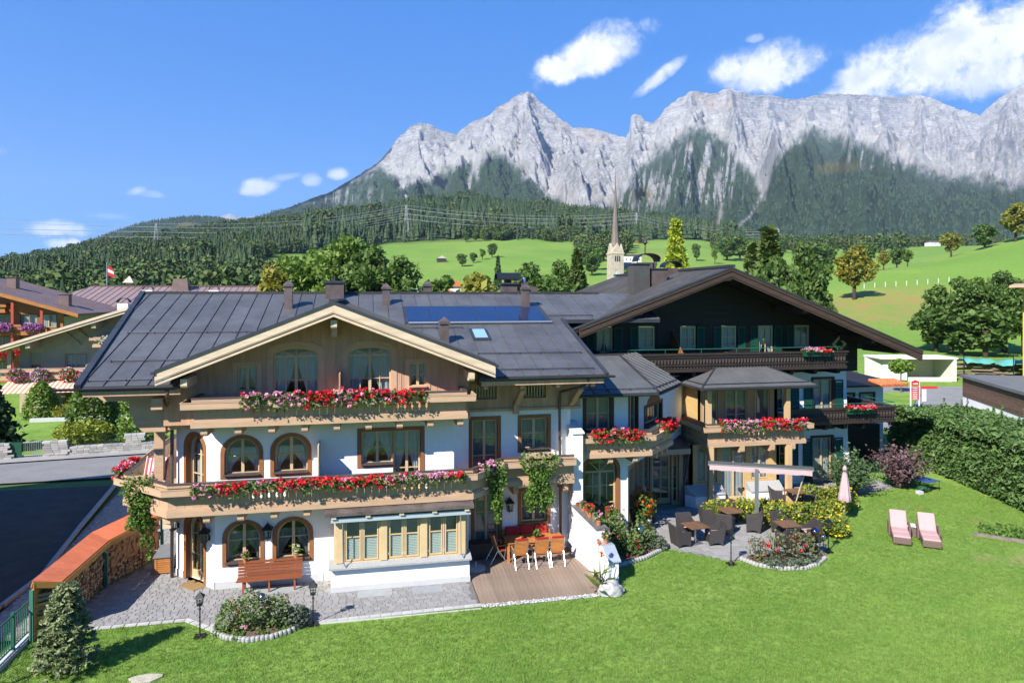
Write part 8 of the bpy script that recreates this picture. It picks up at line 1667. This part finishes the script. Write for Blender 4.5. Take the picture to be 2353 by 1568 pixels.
for dx in (-1.3, 0, 1.3): MB().prism([(cx_+dx-.4, cy_-w_-.05, 31.2), (cx_+dx+.4, cy_-w_-.05, 31.2), (cx_+dx+.4, cy_-w_-.05, 34.4), (cx_+dx, cy_-w_-.05, 34.9), (cx_+dx-.4, cy_-w_-.05, 34.4)], (0, .1, 0)).build('belfry_window', BLACKM, ct)
o = MB().tube([(cx_, cy_-w_-.12, 23.9), (cx_, cy_-w_, 23.9)], 1.25, 20).build('clock_face', mat('clock_blue', (.45, .60, .62), .6, .05), ct); MB().bar((cx_, cy_-w_-.16, 23.9), (cx_, cy_-w_-.16, 24.9), .12, .05).bar((cx_, cy_-w_-.2, 23.9), (cx_+.7, cy_-w_-.2, 23.6), .12, .05).build('clock_hand', BLACKM, o, kind='stuff')
MB().box(cx_+4.1, cx_+24, cy_+4, cy_+16, 5, 24).build('nave', WHITE, ct); m = MB(); m.prism([(cx_+4.1, cy_+3, 24), (cx_+4.1, cy_+17, 24), (cx_+4.1, cy_+10, 31.5)], (20, 0, 0)); m.build('nave_roof', mat('grey_shingle', (.22, .22, .215), .8, .15, .5), ct, normals=True)
def hut(label, u, D, w, d, h, wm, rm, rise=1.5, cat='house', name='village_house', wins=2):
    x, y = uD_xy(u, D); z = float(zt(x, y)); t = thing(name, label, cat, (x, y, z)); MB().box(x-w/2, x+w/2, y-d/2, y+d/2, z-1, z+h).build('wall', wm, t)
    m = MB(); m.prism([(x-w/2-.6, y-d/2-.7, z+h), (x+w/2+.6, y-d/2-.7, z+h), (x, y-d/2-.7, z+h+rise)], (0, d+1.4, 0)); m.build('roof', rm, t, normals=True)
    for k in range(wins): a = x-w/2+w*(k+.5)/wins; o = MB().box(a-.55, a+.55, y-d/2-.06, y-d/2-.01, z+h*.45, z+h*.45+1.3).build('window', DARKB, t); MB().box(a-.42, a+.42, y-d/2-.09, y-d/2-.062, z+h*.45+.12, z+h*.45+1.18).build('pane', SLATE, o)
WH = mat('house_white', (.75, .74, .7), .9, .03, 1)
hut('small brown hay barn with pale roof on the middle meadow', 1014, 640, 8.2, 7, 3.0, DARKB, mat('pale_roof', (.5, .47, .43), .7, .1), 2.6, 'barn', 'hay_barn', 0)
hut('white modern house below the middle meadow', 968, 300, 11, 9, 7.5, WH, PLINTH, .6, wins=3); hut('cream house with orange gable behind the roof ridge', 1012, 250, 9, 9, 8.2, PALE, ORT, 2.2); hut('small house with red orange roof behind the ridge', 1044, 262, 6, 7, 10, WH, ORT, 2.4); hut('white house right of the church on the slope', 1449, 610, 16, 9, 7, WH, BRR, 1.6, wins=4); hut('brown hut at the forest edge above the church', 1473, 905, 14, 8, 4, SURR, BRR, 2.5, 'barn', 'hay_barn', 0); hut('white farmhouse among trees on the right slope', 1858, 700, 14, 10, 7, WH, ORT, 2, wins=3); hut('white farmhouse far up the right meadow', 2142, 1080, 18, 12, 6, WH, BRR, 2.5, wins=3)
def pylon(label, u, D, h, sc_=1.0):
    x, y = uD_xy(u, D); z = float(zt(x, y)); t = thing('pylon', label, 'pylon', (x, y, z), 'power pylons'); ax = math.radians(20); L = []
    W = lambda f: 3.2*sc_*(1-.86*f); m = MB(); n = 9
    P = lambda sx, sy, f: (x+sx*W(f)*math.cos(ax)-sy*W(f)*math.sin(ax), y+sx*W(f)*math.sin(ax)+sy*W(f)*math.cos(ax), z+h*f)
    for sx, sy in ((-1, -1), (1, -1), (1, 1), (-1, 1)): m.bar(P(sx, sy, 0), P(sx, sy, 1), .28, .28)
    m.build('legs', PY_M, t, kind='stuff'); m = MB()
    for i in range(n):
        f0, f1 = i/n, (i+1)/n
        for a, b in (((-1, -1), (1, -1)), ((1, -1), (1, 1)), ((1, 1), (-1, 1)), ((-1, 1), (-1, -1))): m.bar(P(*a, f0), P(*b, f1), .14, .14); m.bar(P(*b, f0), P(*a, f1), .14, .14)
    m.build('lattice', PY_M, t, kind='stuff'); tips = []
    for f, w in ((.62, 6.5), (.76, 5.5), (.9, 4.5)):
        a = Vector((x-w*sc_*math.cos(ax), y-w*sc_*math.sin(ax), z+h*f)); b = Vector((x+w*sc_*math.cos(ax), y+w*sc_*math.sin(ax), z+h*f)); MB().bar(a, b, .3, .5).build('cross_arm', PY_M, t); tips += [a, b]
    tips.append(Vector((x, y, z+h))); return tips
PY_M = mat('pylon_steel', (.42, .43, .42), .6, .05)
p0 = pylon('steel lattice pylon standing before the left wooded hill', 358, 700, 36); p1 = pylon('tall steel lattice pylon at the upper edge of the middle meadow', 933, 905, 47, 1.1); p2 = pylon('steel lattice pylon behind the church on the meadow edge', 1462, 985, 36); p3 = pylon('distant steel pylon above the big tree on the right', 1788, 1060, 30)
pl_ = thing('power_lines', 'power lines spanning the valley between the pylons', 'power line', (0, 700, 40)); PWR = mat('cable', (.5, .52, .52), .5, .02)
def span(a, b, sag=9): MB().tube([a.lerp(b, k/10)-Vector((0, 0, sag*4*(k/10)*(1-k/10))) for k in range(11)], .11, 4).build('cable', PWR, pl_)
left = [t+Vector((-470, -420, -5+.02*i)) for i, t in enumerate(p0)]
for A, B in ((left, p0), (p0, p1), (p1, p2), (p2, p3)):
    for a, b in zip(A, B): span(a, b)
# ================================================================== single trees
TP = [deciduous('broadleaf_tree', '', 1.0, .36, 6500, .034, LG, 1, clumps=46, cr=.30), deciduous('broadleaf_tree', '', 1.0, .40, 6500, .034, LD, 2, clumps=44, cr=.30), deciduous('broadleaf_tree', '', 1.0, .36, 1300, .075, LG, 3, clumps=26), deciduous('broadleaf_tree', '', 1.0, .38, 1300, .075, LD, 4, clumps=26), deciduous('broadleaf_tree', '', 1.0, .36, 1400, .07, LY_, 5, clumps=26), deciduous('broadleaf_tree', '', 1.0, .34, 3200, .045, LA, 6, clumps=30), conifer('conifer_tree', '', 1.0, .26, LC, 7, 22, 12, .05, .35, dens=12), conifer('conifer_tree', '', 1.0, .24, LCM, 8, 26, 13, .042, .3, dens=14), conifer('conifer_tree', '', 1.0, .24, LCY, 9, 26, 12, .05, .75, dens=14)]
NM = ['broadleaf_tree']*6+['conifer_tree']*3; used = set()
def tree_at(p, u, D, vtop, label, wide=1.0, rz=None, group='trees beyond the roofs'):
    x, y = uD_xy(u, D); z = float(zt(x, y)); h = 10+(680-vtop)/1595.*D-z; s = (h*wide, h*wide, h); rz = u*.7 if rz is None else rz
    if p in used: return dup(TP[p], (x, y, z), rz, label, group, s)
    used.add(p); KIDS.setdefault(TP[p].name, tree_of(TP[p])); TP[p]['group'] = group; return place(TP[p], (x, y, z), rz, s, label)
for a in ((0, 715, 112, 557, 'leafy green tree at the left of the big group behind the ridge', .8), (0, 803, 104, 529, 'tallest leafy tree of the big group behind the ridge', .85), (1, 880, 98, 562, 'dark leafy tree at the right of the big group behind the ridge', .85), (0, 762, 120, 548, 'leafy tree in the middle of the big group behind the ridge', .7), (5, 632, 96, 613, 'small orange autumn tree left of the big leafy group', .75), (0, 668, 118, 575, 'lighter leafy tree at the left flank of the big group', .6),
          (2, 1004, 150, 628, 'small green tree beside the white modern house', .8), (4, 1085, 112, 618, 'yellow green tree behind the ridge near the red roof', .9), (6, 1144, 190, 590, 'slim dark spruce on the middle meadow edge', .5), (1, 1232, 112, 606, 'round dark green tree left of the tall conifer', .95), (1, 1282, 118, 598, 'round dark green tree touching the tall conifer', .75), (7, 1326, 112, 572, 'tall brownish green conifer left of the church', .95), (5, 1205, 150, 622, 'reddish brown tree behind the chimney', .6),
          (8, 1552, 125, 508, 'bright yellow green weeping spruce right of the church', .85), (7, 1768, 74, 526, 'big dense conifer behind the dark chalet roof', 1.15), (7, 1728, 78, 560, 'conifer at the left flank of the big one behind the dark chalet', .9), (1, 1838, 80, 560, 'leafy tree right of the big conifer behind the dark chalet', .6), (1, 1805, 72, 590, 'dark leafy tree below the big conifer at the roof verge', .6), (5, 1962, 188, 565, 'single yellow orange maple on the right hillside', .95),
          (1, 2185, 122, 640, 'leafy tree at the left of the roadside grove', .95), (0, 2245, 128, 628, 'tall leafy tree in the middle of the roadside grove', .9), (1, 2305, 118, 622, 'dark leafy tree at the right of the roadside grove', .9), (1, 2355, 112, 640, 'leafy tree of the grove cut by the picture edge', .9), (3, 2150, 120, 700, 'low tree at the left end of the roadside grove', 1.2), (3, 2265, 110, 705, 'low shrubby tree in front of the roadside grove', 1.3), (3, 2210, 112, 720, 'low shrubby tree at the foot of the roadside grove', 1.4),
          (4, 2332, 300, 462, 'big yellow green tree on the crest at the right edge', 1.0), (3, 2262, 305, 510, 'dark tree left of the big crest tree', 1.0), (4, 2185, 315, 530, 'yellow green tree in the middle of the right crest', .9), 
          (5, 2030, 400, 575, 'orange tinted tree behind the hillside maple', .8), (3, 2060, 420, 566, 'dark round tree behind the right hill', .9), (2, 2085, 400, 570, 'green tree at the dip of the right hill', .8), (3, 1990, 430, 555, 'dark tree behind the hillside maple', .8), (3, 1878, 480, 552, 'round tree on the far right meadow', 1.0), (3, 1898, 500, 556, 'second round tree on the far right meadow', .8), (2, 1893, 300, 604, 'bush like tree right of the big conifer', 1.2), (3, 1870, 290, 612, 'low dark tree beside the big conifer', 1.2),
          (3, 1062, 600, 580, 'lowest tree of the hedgerow on the middle meadow', 1.0), (3, 1087, 625, 578, 'second tree of the hedgerow on the middle meadow', .9), (2, 1108, 650, 570, 'third tree of the hedgerow on the middle meadow', .8), (3, 1130, 680, 556, 'topmost tree of the hedgerow on the middle meadow', .8), (3, 1071, 880, 530, 'left tree of the trio at the upper meadow edge', .9), (3, 1092, 885, 532, 'middle tree of the trio at the upper meadow edge', .9), (3, 1112, 890, 533, 'right tree of the trio at the upper meadow edge', .9), (2, 1150, 890, 530, 'leafy tree at the upper meadow edge below the wood', 1.1), (3, 1265, 890, 538, 'leafy tree at the right upper meadow edge', 1.1), (3, 1285, 885, 535, 'second leafy tree at the right upper meadow edge', 1.1), (3, 1320, 870, 540, 'third leafy tree at the right upper meadow edge', 1.2),
          (3, 1348, 640, 556, 'leafy tree in the grove left of the church spire', 1.0), (2, 1372, 560, 566, 'leafy tree beside the church tower', .9), (3, 1360, 520, 580, 'dark tree at the foot of the church grove', 1.0), (6, 1470, 900, 532, 'spruce beside the pylon behind the church', .7), (2, 1455, 420, 606, 'tree at the nave of the church', 1.0), (3, 1600, 620, 556, 'small tree on the meadow right of the weeping spruce', .6), (2, 1642, 600, 562, 'small dark tree in the right of the central meadow', .5), (3, 1670, 640, 546, 'round tree left of the big conifer on the meadow', 1.1), (3, 1700, 660, 540, 'round tree behind the big conifer on the meadow', 1.1)): tree_at(*a)
# loose leafy belts that read as one mass
def belt(label, u0, u1, d0, d1, n, hs, seed):
    g = np.random.default_rng(seed); u = g.uniform(u0, u1, n); D = g.uniform(d0, d1, n); x, y = uD_xy(u, D); scatter('treeline', label, np.stack([x, y, zt(x, y)-.4], 1), g.uniform(*hs, n), SP, [.12, .10, .10, .36, .32])
belt('leafy trees at the foot of the left hill', -120, 640, 230, 440, 520, (9, 17), 41); belt('leafy grove between church and upper meadow', 1325, 1445, 620, 900, 60, (14, 20), 42); belt('leafy trees at the foot of the right slope', 1640, 2080, 760, 1010, 130, (12, 20), 43); belt('scrub below the wood on the middle meadow edge', 1090, 1330, 895, 930, 46, (12, 20), 44)
# ================================================================== the air of the valley
hz = bpy.data.materials.new('valley_air'); hz.use_nodes = True; t = hz.node_tree; t.nodes.clear(); N = NT(t)
pv = N.n('VolumePrincipled', Color=(.62, .78, 1, 1), Density=4.6e-5, Anisotropy=.1); N.l.new(pv.outputs[0], N.n('OutputMaterial').inputs['Volume'])
stuff(MB().box(-14000, 16000, -400, 16000, -70, 2400).build('haze', hz), 'thin blue air over the valley')
